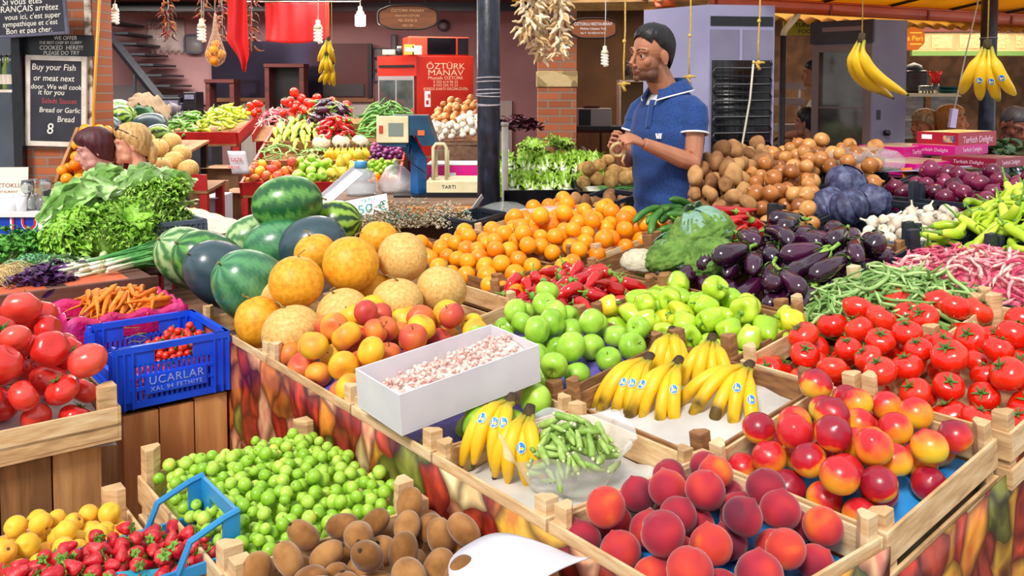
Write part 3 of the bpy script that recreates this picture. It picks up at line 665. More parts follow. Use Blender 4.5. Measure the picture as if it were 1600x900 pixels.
# ---------------------------------------------------------------- red and yellow apples
c = crate(FA, 0, .44, 1.21, 1.74, 'wooden crate of red and yellow apples at the stall edge')
h = mound(.0, .62, 1.2, 1.8, -.07, .01, 2.2, ty=.06); bed(h, .01, .43, 1.22, 1.73, 'tray_liner', LIN_P, c, c.matrix_world.inverted() @ FA)
RA = Kind(apple('red_yellow_apple', pm('apple blush', [(.3, '#e6b52c'), (.5, '#e69038'), (.68, '#d86a38'), (.9, '#c04038')], .42, 12, 2, rand=.45, spec=.4), .041, .9))
RB = Kind(apple('red_yellow_apple', pm('apple yellow', [(.2, '#e8cc2e'), (.55, '#efb22c'), (.8, '#de7a30')], .42, 12, 2, rand=.3, spec=.4), .041, .86))
RC = Kind(apple('red_yellow_apple', pm('apple red', [(.2, '#de8038'), (.5, '#cc5038'), (.8, '#ac3040')], .42, 12, 2, rand=.3, spec=.4), .039, .95))
o = heap([(RA, 4), (RB, 3), (RC, 2)], 58, ball(.040), FA, (.04, .56, 1.24, 1.76), h, scale=(.9, 1.12), tilt=1, tries=34)
nm = {RA.root.data.name: 'orange red', RB.root.data.name: 'yellow', RC.root.data.name: 'dark red'}
ordinals(o, lambda q: nm[q.data.name] + ' apple', 'in the heap before the melons', 'apple', 'red and yellow apples')
# ---------------------------------------------------------------- melons
c = crate(FA, 0, .44, 1.75, 2.33, 'wooden crate of yellow melons at the left corner of stall')
c = crate(FB, .455, .88, 1.6, 2.3, 'wooden crate of yellow melons beside the oranges')
MA = pm('melon orange', [(.3, '#d58a14'), (.5, '#eba320'), (.75, '#f2b938')], .5, 60, 5, bump=.0008, bscale=120); MBm = pm('melon tan', [(.3, '#c99a50'), (.5, '#deb062'), (.75, '#e8c880')], .6, 90, 5, bump=.0008, bscale=160)
def big(fn, px, py, Y, rot, label, cat, grp, s=1):
    r = fn(); r.matrix_world = Matrix.Translation(W(px, py, Y)) @ RM(*rot) @ Matrix.Scale(s, 4); return tag(r, label, cat, grp)
ML = [(456, 519, 2.78, .095, .9, MBm, 'tan melon at the front of the melon pile, above the crate edge'), (463, 441, 2.98, .092, .98, MA, 'orange melon above the front tan melon'), (548, 413, 3.12, .1, 1.0, MA, 'large orange melon with curled stem in the pile centre'),
      (629, 402, 3.24, .092, 1.02, MBm, 'round tan melon right of the large orange melon'), (535, 488, 2.92, .088, .88, MBm, 'tan melon behind the apples, left of another one'), (621, 470, 3.0, .088, .86, MBm, 'tan melon half hidden behind the red apples'), (690, 452, 3.12, .09, .92, MBm, 'tan melon beside the first oranges at the right end of pile'),
      (405, 503, 2.95, .08, 1.1, MA, 'yellow melon at the left edge of pile against the dark watermelon'), (492, 395, 3.36, .08, .9, MA, 'orange melon tucked behind the large orange melon'), (592, 372, 3.42, .075, .9, MA, 'small orange melon at the back, below the dried flowers'), (425, 462, 3.1, .07, 1, MBm, 'small tan melon wedged between watermelon and orange melon'), (580, 455, 3.2, .075, .9, MA, 'orange melon deep in the pile between two tan ones')]
for i, (px, py, Y, r_, k, m_, lb) in enumerate(ML): big(melon(m_, r_, k, i), px, py, Y, (R.uniform(-.35, .35), R.uniform(-.3, .3), R.uniform(0, 6)), lb, 'melon', 'melons on the stall')
WM = [(449, 318, 3.95, 'green', .125, .155, (0, 1.45, .25), 'large glossy green watermelon on top of the watermelon pile'), (397, 450, 3.15, 'mid', .125, .165, (.9, 0, -.75), 'dark green watermelon with tan patch beside the melons'),
      (350, 430, 3.35, 'dark', .12, .165, (.95, 0, -.8), 'dark bluish watermelon second from front of pile'), (490, 385, 3.62, 'dark', .125, .14, (.2, 1.3, .3), 'dark bluish watermelon behind the orange melons'), (300, 405, 3.62, 'light', .12, .165, (.95, 0, -.75), 'pale green mottled watermelon at the left end of the pile'), (330, 412, 3.5, 'green', .12, .165, (.95, 0, -.8), 'green watermelon squeezed between pale one and dark one'),
      (435, 385, 3.85, 'mid', .12, .15, (.3, 1.4, .5), 'green watermelon under the large top watermelon'), (400, 372, 4.05, 'light', .11, .14, (.3, 1.4, .9), 'light watermelon behind, under the left of top watermelon'), (522, 350, 4.1, 'stripe', .11, .13, (.1, 1.4, -.1), 'striped dark green watermelon beside the wooden crate')]
for px, py, Y, kd, r_, L_, rot, lb in WM: big(watermelon(kd, r_, L_), px, py, Y, rot, lb, 'watermelon', 'watermelons on the stall')
# ---------------------------------------------------------------- green bell peppers
c = crate(FB, .905, 1.27, .70, 1.27, 'brown crate of light green bell peppers in mid stall', WOODB, up=.05)
h = mound(.88, 1.3, .68, 1.3, -.09, -.05, 2.2)
GPM = pm('bell pepper skin', [(.2, '#8cba1e'), (.5, '#a9d02c'), (.8, '#c6dc40')], .2, 14, 2, rand=.45, spec=.6, coat=.25); GPY = pm('bell pepper yellow', [(.25, '#b9cc22'), (.55, '#dcd030'), (.75, '#ee9a28')], .2, 14, 2, rand=.25, spec=.6, coat=.25)
GP = [(Kind(bell(GPM, .036, 1.1, 4, .14, 0)), 3), (Kind(bell(GPM, .034, 1.25, 3, .14, 2)), 3), (Kind(bell(GPM, .038, .95, 4, .12, 4)), 2), (Kind(bell(GPY, .036, 1.1, 4, .12, 1)), 1)]
o = heap(GP, 56, ball(.0355), FB, (.93, 1.25, .7, 1.26), h, scale=(.88, 1.15), free=True, tries=30, pen=.95)
ordinals(o, lambda q: ('yellow green' if 'yellow' in q.data.materials[0].name else 'light green') + ' bell pepper', 'in the middle crate', 'pepper', 'green bell peppers', rows=8)
# ---------------------------------------------------------------- red peppers
c = crate(FB, .89, 1.27, 1.30, 1.80, 'brown crate of long red peppers behind the green apples', WOODB)
RPM = pm('red pepper skin', [(.3, '#a80c12'), (.6, '#c8141a'), (.85, '#d8201e')], .16, 12, 2, rand=.3, spec=.65, coat=.35)
h = mound(.86, 1.3, 1.28, 1.85, -.08, -.03, 2.2)
RP = [pepper_long('red_pepper', RPM, .125, .023, .25, .004, s) for s in (1, 5, 9)]
o = heap([(Kind(m_), 1) for m_, _ in RP], 52, RP[0][1], FB, (.94, 1.24, 1.36, 1.78), h, scale=(.8, 1.12), tries=20, tilt=.5, pen=.9)
ordinals(o, 'long glossy red pepper', 'behind green apples', 'pepper', 'red peppers on the stall')
RP2 = [pepper_long('red_pepper', RPM, .15, .022, .2, .003, s) for s in (2, 7)]
h = mound(1.62, 2.05, 1.3, 1.62, -.02, .03)
c = crate(FB, 1.66, 2.04, 1.28, 1.64, 'small crate of red peppers between broccoli and onions', WOODB)
o = heap([(Kind(m_), 1) for m_, _ in RP2], 22, RP2[0][1], FB, (1.7, 2.0, 1.34, 1.58), h, scale=(.9, 1.2), yaw=(-.6, .6), tries=20, pen=.9)
ordinals(o, 'long red pepper', 'beside the broccoli', 'pepper', 'red peppers by the broccoli')
# ---------------------------------------------------------------- oranges
c = crate(FB, .96, 1.38, 1.84, 2.6, 'wooden crate of oranges behind the melons', WOODB)
c = crate(FB, 1.40, 1.95, 1.75, 2.6, 'wooden crate of oranges at the back of the stall', WOOD)
h = mound(.9, 2.0, 1.68, 2.68, -.07, .01, 2.0)
OR = Kind(citrus(pm('orange peel', [(.3, '#f08008'), (.5, '#f8960c'), (.75, '#fba81a')], .35, 10, 2, rand=.35, bump=.0004, bscale=260, spec=.5)))
o = heap(OR, 122, ball(.038), FB, (.96, 1.94, 1.74, 2.62, lambda x, y: proj(FB @ Vector((x, y, 0)))[0] > 800 or proj(FB @ Vector((x, y, 0)))[1] > 368), h, scale=(.9, 1.1), tilt=1.2, tries=40)
ordinals(o, 'orange', 'in the big orange heap', 'orange', 'oranges on the stall', rows=12)
# ---------------------------------------------------------------- eggplants
c = crate(FB, 1.29, 2.05, .80, 1.26, 'wooden crate under the heap of purple eggplants', WOODB)
EM = pm('eggplant skin', [(.25, '#1f0a1e'), (.55, '#340d2c'), (.85, '#52143e')], .16, 8, 2, rand=.3, spec=.65, coat=.4)
EG = [eggplant(EM, .18, .034, .16, 1), eggplant(EM, .2, .032, .22, 2), eggplant(EM, .165, .037, .1, 3)]
h0_ = mound(1.25, 2.1, .70, 1.38, -.06, -.01, 2.2); h = lambda x, y: h0_(x, y) - .02 * max(0, x - 1.3)
o = heap([(Kind(m_), 1) for m_, _ in EG], 54, EG[0][1], FB, (1.36, 2.0, .8, 1.28), h, scale=(.9, 1.12), yaw=(2.7, 4.5), tries=34, tilt=.15, pen=.93)
ordinals(o, 'dark purple eggplant', 'in the eggplant heap', 'eggplant', 'eggplants on the stall', rows=6)
# ---------------------------------------------------------------- broccoli, cauliflower, cucumbers
BRM = pm('broccoli green', [(.3, '#44661f'), (.5, '#668c38'), (.8, '#86a44c')], .8, 25, 4, bump=.004, bscale=170); BRL = pm('broccoli leaf', ['#6f9480', '#8fb0a0'], .6, 30); STK = pm('stalk pale green', ['#8fb05a', '#a9c87a'], .6, 20)
for px, py, Y, s, lb in ((1098, 368, 3.45, 1.35, 'tall yellowish broccoli head at the back, under grey green leaves'), (1050, 404, 3.25, 1.05, 'round broccoli head on the left beside cauliflower'), (1110, 408, 3.17, 1.08, 'broccoli head at the front with folded grey leaf')):
    big(floret_head('broccoli', BRM, BRL, STK, .085, .8, int(px), 110, .15, 5, .155, .05, over=1.0), px, py, Y, (R.uniform(-.2, .5), R.uniform(-.3, .3), R.uniform(0, 6)), lb, 'broccoli', 'broccoli heads', s)
c = crate(FB, 1.29, 1.65, 1.28, 1.70, 'small brown crate holding broccoli and cauliflower', WOODB)
big(floret_head('cauliflower', pm('cauliflower', ['#b8ae92', '#d8d0b8'], .7, 40, bump=.003, bscale=150), pm('cauliflower leaf', ['#8fb456', '#b6cf80'], .6, 30), STK, .075, .75, 4, 50, .1, 5, .08, .02), 1000, 412, 3.42, (.1, 0, .4), 'white cauliflower between the oranges and the broccoli', 'cauliflower', None, .95)
CUM = pm('cucumber skin', [(.3, '#2a5a1c'), (.6, '#3f7a28'), (.85, '#5c963a')], .4, 18, 3, rand=.3, bump=.0008, bscale=120)
def cuke(seed):
    P, R_ = bent(.16, [(0, .006), (.05, .013), (.2, .0165), (.8, .017), (.95, .012), (1, .004)], .18, 12, 0, seed)
    def make():
        o = MB().tube(P, R_, 10).obj('cucumber', CUM, sub=1); MB().tube([P[0], (P[0][0] - .008, P[0][1] + .002, 0)], [.004, .003], 6).obj('stem', stem_m(), o); return o
    return make, chainof(P, R_, 5)
CK = [cuke(1), cuke(2)]; h = mound(1.62, 2.08, 1.66, 2.0, -.02, .05)
c = crate(FB, 1.66, 2.04, 1.66, 1.76, 'narrow dark crate of cucumbers behind the broccoli', WOODB)
o = heap([(Kind(m_), 1) for m_, _ in CK], 24, CK[0][1], FB, (1.7, 2.02, 1.58, 1.8), h, scale=(.9, 1.1), yaw=(2.6, 4.4), tries=20)
ordinals(o, 'dark green cucumber', 'behind the broccoli', 'cucumber', 'cucumbers on the stall')
# ---------------------------------------------------------------- beans
c = crate(FB, 1.30, 1.66, .33, .79, 'wooden crate under the heap of green beans', WOOD, up=.05)
GBM = pm('green bean', [(.2, '#648c40'), (.5, '#8ab060'), (.8, '#b0cc84')], .5, 20, 2, rand=.7)
h = mound(1.24, 1.86, .3, .84, -.05, .04, 2.0)
GBk = [pod('green_bean', GBM, .17, .0056, c_, .004, s) for c_, s in ((.2, 1), (.45, 2), (-.3, 3), (.1, 4))]
o = heap([(Kind(m_), 1) for m_, _ in GBk], 215, GBk[0][1], FB, (1.29, 1.8, .34, .8), h, scale=(.8, 1.2), tries=7, tilt=.25, pen=.8)
same(o, 'long thin green bean in the heap between eggplants and tomatoes', 'green bean', 'green beans on the stall')
bed(h, 1.26, 1.84, .31, .83, 'bean_bed', GBM, c, c.matrix_world.inverted() @ FB, 16, dz=-.004, jit=.006)
c = crate(FB, 1.66, 2.05, -.1, .79, 'dark crate under the heap of pink beans', DARKP, name='plastic_crate', up=.06)
BOM = pm('pink bean pod', [(.3, '#f0d8c4'), (.45, '#e69aa0'), (.62, '#cc4a6a'), (.8, '#b02850')], .55, 55, 3, rand=.35, noise_rough=.7)
h = mound(1.62, 2.1, .0, .80, -.04, .05, 2.0)
BOk = [pod('pink_bean_pod', BOM, .12, .0058, c_, .005, s, .12, .8) for c_, s in ((.25, 1), (.5, 2), (-.4, 3))]
o = heap([(Kind(m_), 1) for m_, _ in BOk], 210, BOk[0][1], FB, (1.66, 2.06, -.02, .74), h, scale=(.8, 1.2), tries=7, tilt=.3, pen=.8)
same(o, 'pink and cream bean pod in the heap right of the green beans', 'bean', 'pink bean pods on the stall')
bed(h, 1.63, 2.09, -.0, .73, 'bean_bed', BOM, c, c.matrix_world.inverted() @ FB, 16, dz=-.004, jit=.006)
# ================================================================== low crates before the stall's side: green plums, kiwis, strawberries, apricots
def stand(F, x0, x1, y0, y1, ztop, label, mat, n=4, name='plank_stand'):
    """a box of upright planks that carries a crate; heights are above the ground"""
    t = thing(name, label, 'stand'); t.matrix_world = Matrix.Translation((0, 0, 0)); M = F.copy()
    for fx, sides in (('f', y0), ('b', y1)):
        w = (x1 - x0) / n
        for i in range(n):
            o = Vector((x0 + i * w, sides, 0)); p = M @ o; M2 = M.copy(); M2.translation = p; M2[2][3] = 0
            d = R.uniform(.0, .012); MB().bbox((.002, (-.018 if fx == 'f' else 0) - d * .3, 0), (w - .002, .0 if fx == 'f' else .018, ztop - d)).obj('plank', mat, t, M=M2, smooth=False, bevel=.002)
    for sx in (x0, x1 - .02):
        p = M @ Vector((sx, y0 + .001, 0)); M2 = M.copy(); M2.translation = p; M2[2][3] = 0
        MB().bbox((0, 0, 0), (.02, y1 - y0 - .002, ztop - .015)).obj('side_panel', mat, t, M=M2, smooth=False)
    return t
PLANK = pm('stand plank brown', [(.3, '#7d5430'), (.55, '#b07c4a'), (.8, '#d0a068')], .8, 10, 5, rand=.3, bump=.001, bscale=30, stretch=(3, 3, .35))
PLANK2 = pm('stand plank orange', [(.3, '#c8824a'), (.55, '#e6a868'), (.8, '#f0c088')], .75, 8, 4, rand=.3, bump=.0008, bscale=30, stretch=(3, 3, .35))
stand(FA, -.45, -.02, .86, 1.34, .565, 'low plank stand under the green plums', PLANK)
c = crate(FA, -.475, -.03, .83, 1.39, 'pale wooden crate full of small green plums', WOOD, post=.055, up=.06, hi=-.12, dep=.14)
h = mound(-.47, -.0, .8, 1.42, -.19, -.155, 2.2)
PLm = pm('green plum', [(.2, '#7fb428'), (.5, '#9ac838'), (.75, '#b4d655'), (.95, '#d8c848')], .3, 40, 2, rand=.5, spec=.5)
PLk = [Kind(lambda s=s: MB().lathe(sph_prof(10, .0142, s, .12, 0, .4), 14).obj('green_plum', PLm)) for s in (.94, 1.02)]
for k_ in PLk:
    mk0 = k_.make
    def mk1(mk0=mk0):
        o = mk0(); MB().tube([(0, 0, .011), (.001, 0, .0165)], [.0007, .0009], 5).obj('stem', stem_m(), o); return o
    k_.make = mk1
o = heap([(k_, 1) for k_ in PLk], 560, ball(.0145), FA, (-.445, -.035, .85, 1.365), h, scale=(.85, 1.18), tilt=1.2, tries=20)
def cover(q):
    p = q.location; return sum(1 for z in o if z is not q and z.location.z > p.z + .008 and (z.location.x - p.x) ** 2 + (z.location.y - p.y) ** 2 < .00055)
o.sort(key=lambda q: (-cover(q), q.location.z)); keep = [k_.root for k_ in PLk]; o = [q for q in o if q not in keep] + keep; extra = o[:len(o) - 298]
for q in extra:
    for ch in list(q.children): bpy.data.objects.remove(ch)
    bpy.data.objects.remove(q)
o = o[len(o) - 298:]
bed(h, -.455, -.025, .842, 1.378, 'plum_bed', PLm, c, c.matrix_world.inverted() @ FA, 24, dz=.004, jit=.004)
same(o, 'small round green plum in the crate beside the strawberries', 'plum', 'green plums in the crate')
stand(FA, -.46, -.03, .36, .80, .585, 'low plank stand under the kiwis', PLANK)
c = crate(FA, -.475, -.03, .33, .82, 'pale wooden crate of brown kiwis beside the plums', WOOD, post=.05, up=.04, hi=-.11, dep=.13)
KW = Kind(kiwi(pm('kiwi skin', [(.3, '#7a4f24'), (.5, '#966535'), (.75, '#ad7c48')], .8, 30, 3, rand=.4, bump=.0003, bscale=700, sheen=.4, spec=.25)))
h = mound(-.5, .0, .28, .86, -.175, -.145, 2.2)
o = heap(KW, 58, ([(0, 0, -.012), (0, 0, .012)], [.0262, .0262]), FA, (-.43, -.045, .36, .79), h, scale=(.98, 1.15), tries=34, tilt=.4, spin=PI)
for q in o: q.matrix_world = q.matrix_world
ordinals(o, 'fuzzy brown kiwi', 'in the crate by the plums', 'kiwi', 'kiwis in the crate')
t = thing('cardboard_sheet', 'curved white card lying on the kiwis at the near edge', 'card', M=frame(G(694, 905, .80), UB + Vector((0, 0, .10)), UA))
def cardf(i, j): x = .2 * i; y = -.16 + .2 * j * (1 - (2 * abs(i - .45)) ** 4 * .5); return (x, y, .012 * math.sin(i * 3) + .02 * (1 - j) ** 2)
MB().grid(cardf, 18, 10).obj('card', WBX, t, thick=.003)
# ---------------------------------------------------------------- apricots
stand(FA, -1.1, -.55, 1.0, 1.38, .50, 'low plank stand under the apricots', PLANK)
c = crate(FA, -1.12, -.50, .98, 1.42, 'wooden crate of yellow apricots at the near left', WOOD, post=.06, up=.05, hi=-.19, dep=.14)
AP = Kind(peach(pm('apricot skin', [(.25, '#e8b422'), (.5, '#f0c23c'), (.75, '#f2a838')], .5, 26, 2, rand=.3, spec=.35, sheen=.2), .0225, 'apricot', .15))
h = mound(-1.14, -.48, .95, 1.46, -.235, -.19, 2.2)
o = heap(AP, 128, ball(.0225), FA, (-1.09, -.53, 1.0, 1.39), h, scale=(.9, 1.12), tilt=1.2, tries=24)
ordinals(o, 'yellow apricot', 'in the near left crate', 'apricot', 'apricots in the near left crate', rows=9)
# ---------------------------------------------------------------- plastic crates
def pcrate(F, x0, x1, y0, y1, hi, dep, mat, label, name='plastic_crate', slots=16, rows=3, dip=None, ends=None, group=None, rim=.02, solid=.0, handle=True, ribs=True):
    """a slotted plastic crate: walls of rails and ribs with hand holes; dip lowers one short side"""
    M = F @ T((x0 + x1) / 2, (y0 + y1) / 2, hi); t = thing(name, label, 'crate', M=M, group=group); hx, hy = (x1 - x0) / 2, (y1 - y0) / 2; th = .008
    MB().bbox((-hx + .012, -hy + .012, -dep), (hx - .012, hy - .012, -dep + .008)).obj('bottom', mat, t, smooth=False)
    for ax, sg in (('x', -1), ('x', 1), ('y', -1), ('y', 1)):
        L = (hy if ax == 'x' else hx) * 2; b = MB(); low = dip == (ax, sg)
        def put(a, bb, z0, z1, off=0, tt=th):
            p = (sg * ((hx if ax == 'x' else hy) - tt / 2 + off)); c_ = (a + bb) / 2
            if ax == 'x': b.box((p, c_, (z0 + z1) / 2), (tt, bb - a, z1 - z0))
            else: b.box((c_, p, (z0 + z1) / 2), (bb - a, tt, z1 - z0))
        h = L / 2; top = -.0 if not low else -dep * .42
        put(-h, h, -dep, -dep + .022); 
        if low: put(-h, -h + .04, -dep, 0); put(h - .04, h, -dep, 0); put(-h, h, top - .022, top, .003, .014)
        else: put(-h, h, -rim, 0, .004, .016); put(-h, -h + .05, -dep, 0); put(h - .05, h, -dep, 0)
        nb = int(slots * L / max(2 * hx, 2 * hy)); zt_ = top - .022 if low else -rim
        hw = L * .17 if handle and not low else 0; zh = zt_ - dep * .2
        if hw: put(-h + .05, -hw, zh, zt_); put(hw, h - .05, zh, zt_); put(-h + .05, h - .05, zh - .008, zh)
        for i in range(nb):
            x = -h + .05 + (L - .1) * (i + .5) / nb; w = (L - .1) / nb
            put(x - w * .28, x + w * .28, -dep + .02, zh if hw else zt_)
        for r in range(1, rows):
            z = -dep + .02 + ((zh if hw else zt_) + dep - .02) * r / rows; put(-h + .04, h - .04, z - .005, z + .005, .002, .012)
        if ribs:
            for x in (-h + .003, -h + .025, -h + .05, h - .05, h - .025, h - .003): put(x - .003, x + .003, -dep, -rim, .006, .02)
        b.obj('side_wall', mat, t, smooth=False)
    for sx in (-1, 1):
        for sy in (-1, 1): MB().box((sx * (hx - .006), sy * (hy - .006), -dep / 2), (.014, .014, dep)).obj('corner_post', mat, t, smooth=False)
    return t
BLUE = pm('blue plastic', ['#1048de', '#1c5cf0'], .35, 6, spec=.55)
stand(FA, -.345, -.015, 2.05, 2.38, .655, 'tall plank stand under the blue crate', PLANK2, 3)
bc = pcrate(FA, -.365, -.012, 2.02, 2.38, .02, .195, BLUE, 'bright blue slotted plastic crate with cherry tomatoes', dip=('x', -1), slots=17, rows=3)
b = MB(); b.bbox((-.09, -.1875, -.155), (.10, -.183, -.095)); b.obj('name_panel', BLUE, bc, smooth=False)
SIL = pm('embossed letters', '#8fa4f0', .4)
text('UCARLAR', .036, SIL, bc, T(.005, -.188, -.115) @ RM(PI / 2), ext=.001, sp=1.1); text('XAL 94 FETHIYE', .02, SIL, bc, T(.005, -.188, -.142) @ RM(PI / 2), ext=.001, sp=1.15)
CT = Kind(tomato(pm('cherry tomato', [(.3, '#d21408'), (.7, '#e83a1c')], .2, 30, 2, rand=.3, spec=.6, coat=.3), .0125, .95, 0, 5, 'cherry_tomato'))
h = lambda x, y: -.17 + .135 * max(0, min(1, (x + .32) / .2)) * (1 - abs((y - 2.2) / .26) ** 2)
o = heap(CT, 120, ball(.0122), FA, (-.31, -.055, 2.06, 2.34), h, scale=(.9, 1.15), tilt=1.2, tries=14)
same(o, 'tiny red cherry tomato heaped in the blue crate', 'tomato', 'cherry tomatoes in the blue crate')
bed(h, -.36, -.045, 2.04, 2.36, 'tomato_bed', pm('red paper', '#b02820', .7), bc, bc.matrix_world.inverted() @ FA, 14, dz=-.006)
vine = thing('tomato_vine', 'thin dry green tomato vines on the cherry tomatoes', 'vine')
for i in range(9):
    p = FA @ Vector((R.uniform(-.24, -.06), R.uniform(2.1, 2.3), 0)); z = .03; P = [FA @ Vector((R.uniform(-.28, -.06), 2.08 + .03 * i, h(-.15, 2.2) + .045))]
    for k in range(5): P.append(P[-1] + Vector((R.uniform(-.03, .03), R.uniform(-.03, .03), R.uniform(-.008, .010))))
    MB().tube(P, .0013, 5).obj('stem', pm('vine', ['#8a8a3a', '#6d7a30'], .8), vine)
# strawberries
LBL = pm('light blue plastic', ['#1d78b8', '#2a8cc8'], .35, 6, spec=.5); AQUA = pm('aqua plastic', '#2aa8c8', .4)
stand(FA, -.95, -.47, .74, .93, .555, 'low plank stand under the strawberries', PLANK)
sb = thing('plastic_crate', 'light blue plastic crate of strawberries with raised handles', 'crate', M=FA @ T(-.705, 1.02, -.13))
hx, hy, dep = .30, .105, .10
MB().bbox((-hx, -hy, -dep), (hx, hy, -dep + .006)).obj('bottom', LBL, sb, smooth=False)
for sg in (-1, 1):
    b = MB(); y = sg * hy; b.bbox((-hx, y - .004, -.022), (hx, y + .004, 0)); b.bbox((-hx, y - .004, -dep), (hx, y + .004, -dep + .02))
    for i in range(22): b.bbox((-hx + .02 * i, y - .003, -dep + .01), (-hx + .02 * i + .009, y + .003, -.02))
    b.obj('side_wall', LBL, sb, smooth=False)
    for e in (1, -1):
        b = MB()  # raised loop handles at both ends of the long sides
        P = [(e * (hx - .125), y, -.008), (e * (hx - .10), y, .05), (e * (hx - .03), y, .078), (e * (hx - .0), y, .085)]
        b.tube(P, .007, 6); b.bbox((e * (hx - .035), y - .004, -.02), (e * hx, y + .004, .083)); b.obj('handle', LBL, sb, smooth=False)
for e in (1, -1):
    b = MB(); b.bbox((e * hx, -hy, .055), (e * (hx - .008), hy, .085)); b.bbox((e * hx, -hy, -dep), (e * (hx - .008), hy, -.03)); b.bbox((e * hx, -hy, -.03), (e * (hx - .006), -hy + .05, .06)); b.bbox((e * hx, hy - .05, -.03), (e * (hx - .006), hy, .06)); b.obj('end_wall', LBL, sb, smooth=False)
b = MB(); b.grid(lambda i, j: (-.0 + .17 * i, -hy + .006 + .02 * j + .01 * i, -.06 + .07 * j + .012 * math.sin(5 * i)), 8, 6); b.obj('lining', AQUA, sb, thick=.002)
def straw(seed):
    def make():
        q = random.Random(seed); o = MB().lathe([(0, -.021), (.0045, -.019), (.009, -.011), (.0135, .001), (.0145, .008), (.011, .0135), (.004, .0145), (0, .013)], 14, lambda t, r, z: (r * (1 + .06 * math.cos(2 * t + seed)) * math.cos(t), r * math.sin(t), z)).obj('strawberry', pm('strawberry', [(.35, '#b81024'), (.55, '#d21a2a'), (.72, '#e8484a')], .3, 120, 2, rand=.3, spec=.55, bump=.0012, bscale=420))
        c_ = MB()
        for i in range(6): leafgrid(c_, .012, .0042, RM(0, 0, i * 1.05 + q.uniform(-.2, .2)) @ T(.001, 0, .0145) @ RM(0, q.uniform(-.5, .1), 0), .3, .0008, 4, i, .2, 5, 4)
        c_.tube([(0, 0, .014), (.002, 0, .022)], .001, 5); c_.obj('leafy_cap', pm('strawberry cap', ['#4f8a2a', '#8ab84a'], .6, 200), o, thick=.0004); return o
    return make
h = lambda x, y: -.06 + .055 * (1 - (abs(x + .68) / .32) ** 2) * (1 - (abs(y - 1.02) / .15) ** 2)
o = heap([(Kind(straw(s)), 1) for s in (1, 2, 3)], 128, ([(0, 0, -.008), (0, 0, .004)], [.010, .0138]), FA @ T(0, 0, -.13), (-.92, -.44, .935, 1.10), h, scale=(.85, 1.15), free=True, tries=18)
same(o, 'ripe red strawberry with green cap in the light blue crate', 'strawberry', 'strawberries in the light blue crate')
# ---------------------------------------------------------------- tomatoes at the left
stand(FA, -1.2, -.52, 1.55, 1.95, .765, 'brown plank stand under the left tomatoes', PLANK, 6)
c = crate(FA, -1.25, -.48, 1.50, 1.98, 'wooden crate of large pinkish tomatoes at the left edge', WOOD, post=.06, up=.05, hi=.02, dep=.085, rim=.05)
TLm = pm('pinkish tomato', [(.2, '#c8201c'), (.5, '#dc2c24'), (.8, '#ec5544')], .25, 14, 2, rand=.35, spec=.6, coat=.2)
TL = [Kind(tomato(TLm, .044, .78, .06, 6)), Kind(tomato(TLm, .041, .86, .03, 5, cal=False))]
h = mound(-1.27, -.46, 1.46, 2.02, -.06, .02, 2.2, ty=.1); bed(h, -1.24, -.49, 1.51, 1.97, 'paper_liner', PAPER, c, c.matrix_world.inverted() @ FA)
o = heap([(TL[0], 2), (TL[1], 2)], 88, ball(.0425), FA, (-1.2, -.53, 1.55, 1.95), h, scale=(.8, 1.2), tilt=.9, spin=1.2, tries=26)
ordinals(o, 'large pinkish red tomato', 'in the left crate', 'tomato', 'tomatoes in the left crate', rows=6)
stand(FA, -1.2, -.62, 2.06, 2.4, .73, 'plank stand under the orange red tomatoes', PLANK, 5)
GREYP = pm('grey plastic', ['#5d6a80', '#77849a'], .45, 20)
c = crate(FA, -1.25, -.58, 2.03, 2.43, 'grey cornered crate of orange red tomatoes below the herb table', WOODB, hi=.02, up=.02)
for sx, sy in ((.32, -.19), (.33, -.03)): MB().prism([(0, 0), (.055, 0), (.055, .04), (0, .055)], -.06, .07).obj('corner_clip', GREYP, c, M=T(sx - .05, sy, 0), smooth=False, bevel=.004)
TL2 = Kind(tomato(pm('orange tomato', [(.2, '#d4300e'), (.5, '#e8481c'), (.8, '#ee7a2c')], .25, 14, 2, rand=.35, spec=.6, coat=.2), .043, .78, .06, 6))
h = mound(-1.27, -.56, 2.0, 2.45, -.06, .01, 2.2)
o = heap(TL2, 40, ball(.042), FA, (-1.2, -.65, 2.07, 2.4), h, scale=(.85, 1.15), tilt=.7, spin=.7, tries=24)
ordinals(o, 'orange red tomato', 'in the crate below the herbs', 'tomato', 'tomatoes in the back left crate', rows=4)
# ---------------------------------------------------------------- carrots
PINK = pm('magenta plastic sheet', [(.3, '#c8105a'), (.6, '#e0287a'), (.85, '#f070b0')], .2, 14, 3, bump=.004, bscale=60, spec=.7)
stand(FA, -.40, -.02, 2.43, 2.74, .655, 'plank stand under the carrots', PLANK, 3)
c = thing('lined_box', 'box of carrots lined with shiny magenta plastic', 'box', M=FA @ T(-.21, 2.59, .035))
b = MB(); P = [(-.2, -.17), (.19, -.17), (.19, .15), (-.2, .15)]
def sheet(i, j):
    k = i * 4; s = min(3, int(k)); f = k - s; a, bb = P[s], P[(s + 1) % 4]; x = a[0] + (bb[0] - a[0]) * f; y = a[1] + (bb[1] - a[1]) * f
    o_ = 1 + .05 * math.sin(i * 60) * (1 - abs(j - .55)) + (.035 * math.sin(j * PI)) ; z = [-.21, -.1, -.0, .005, -.06][min(4, int(j * 4.999))]
    z = np.interp(j, [0, .3, .6, .7, 1], [-.21, -.1, .0, .0, -.09]) + .008 * math.sin(i * 90); o_ = np.interp(j, [0, .3, .6, .7, 1], [.98, 1.0, 1.03, .96, .85]) + .012 * math.sin(i * 75 + j * 4); return (x * o_, y * o_, z)
b.grid(sheet, 97, 14); b.obj('plastic_lining', PINK, c)
MB().bbox((-.18, -.15, -.21), (.17, .13, -.06)).obj('inner_crate', WOODB, c, smooth=False)
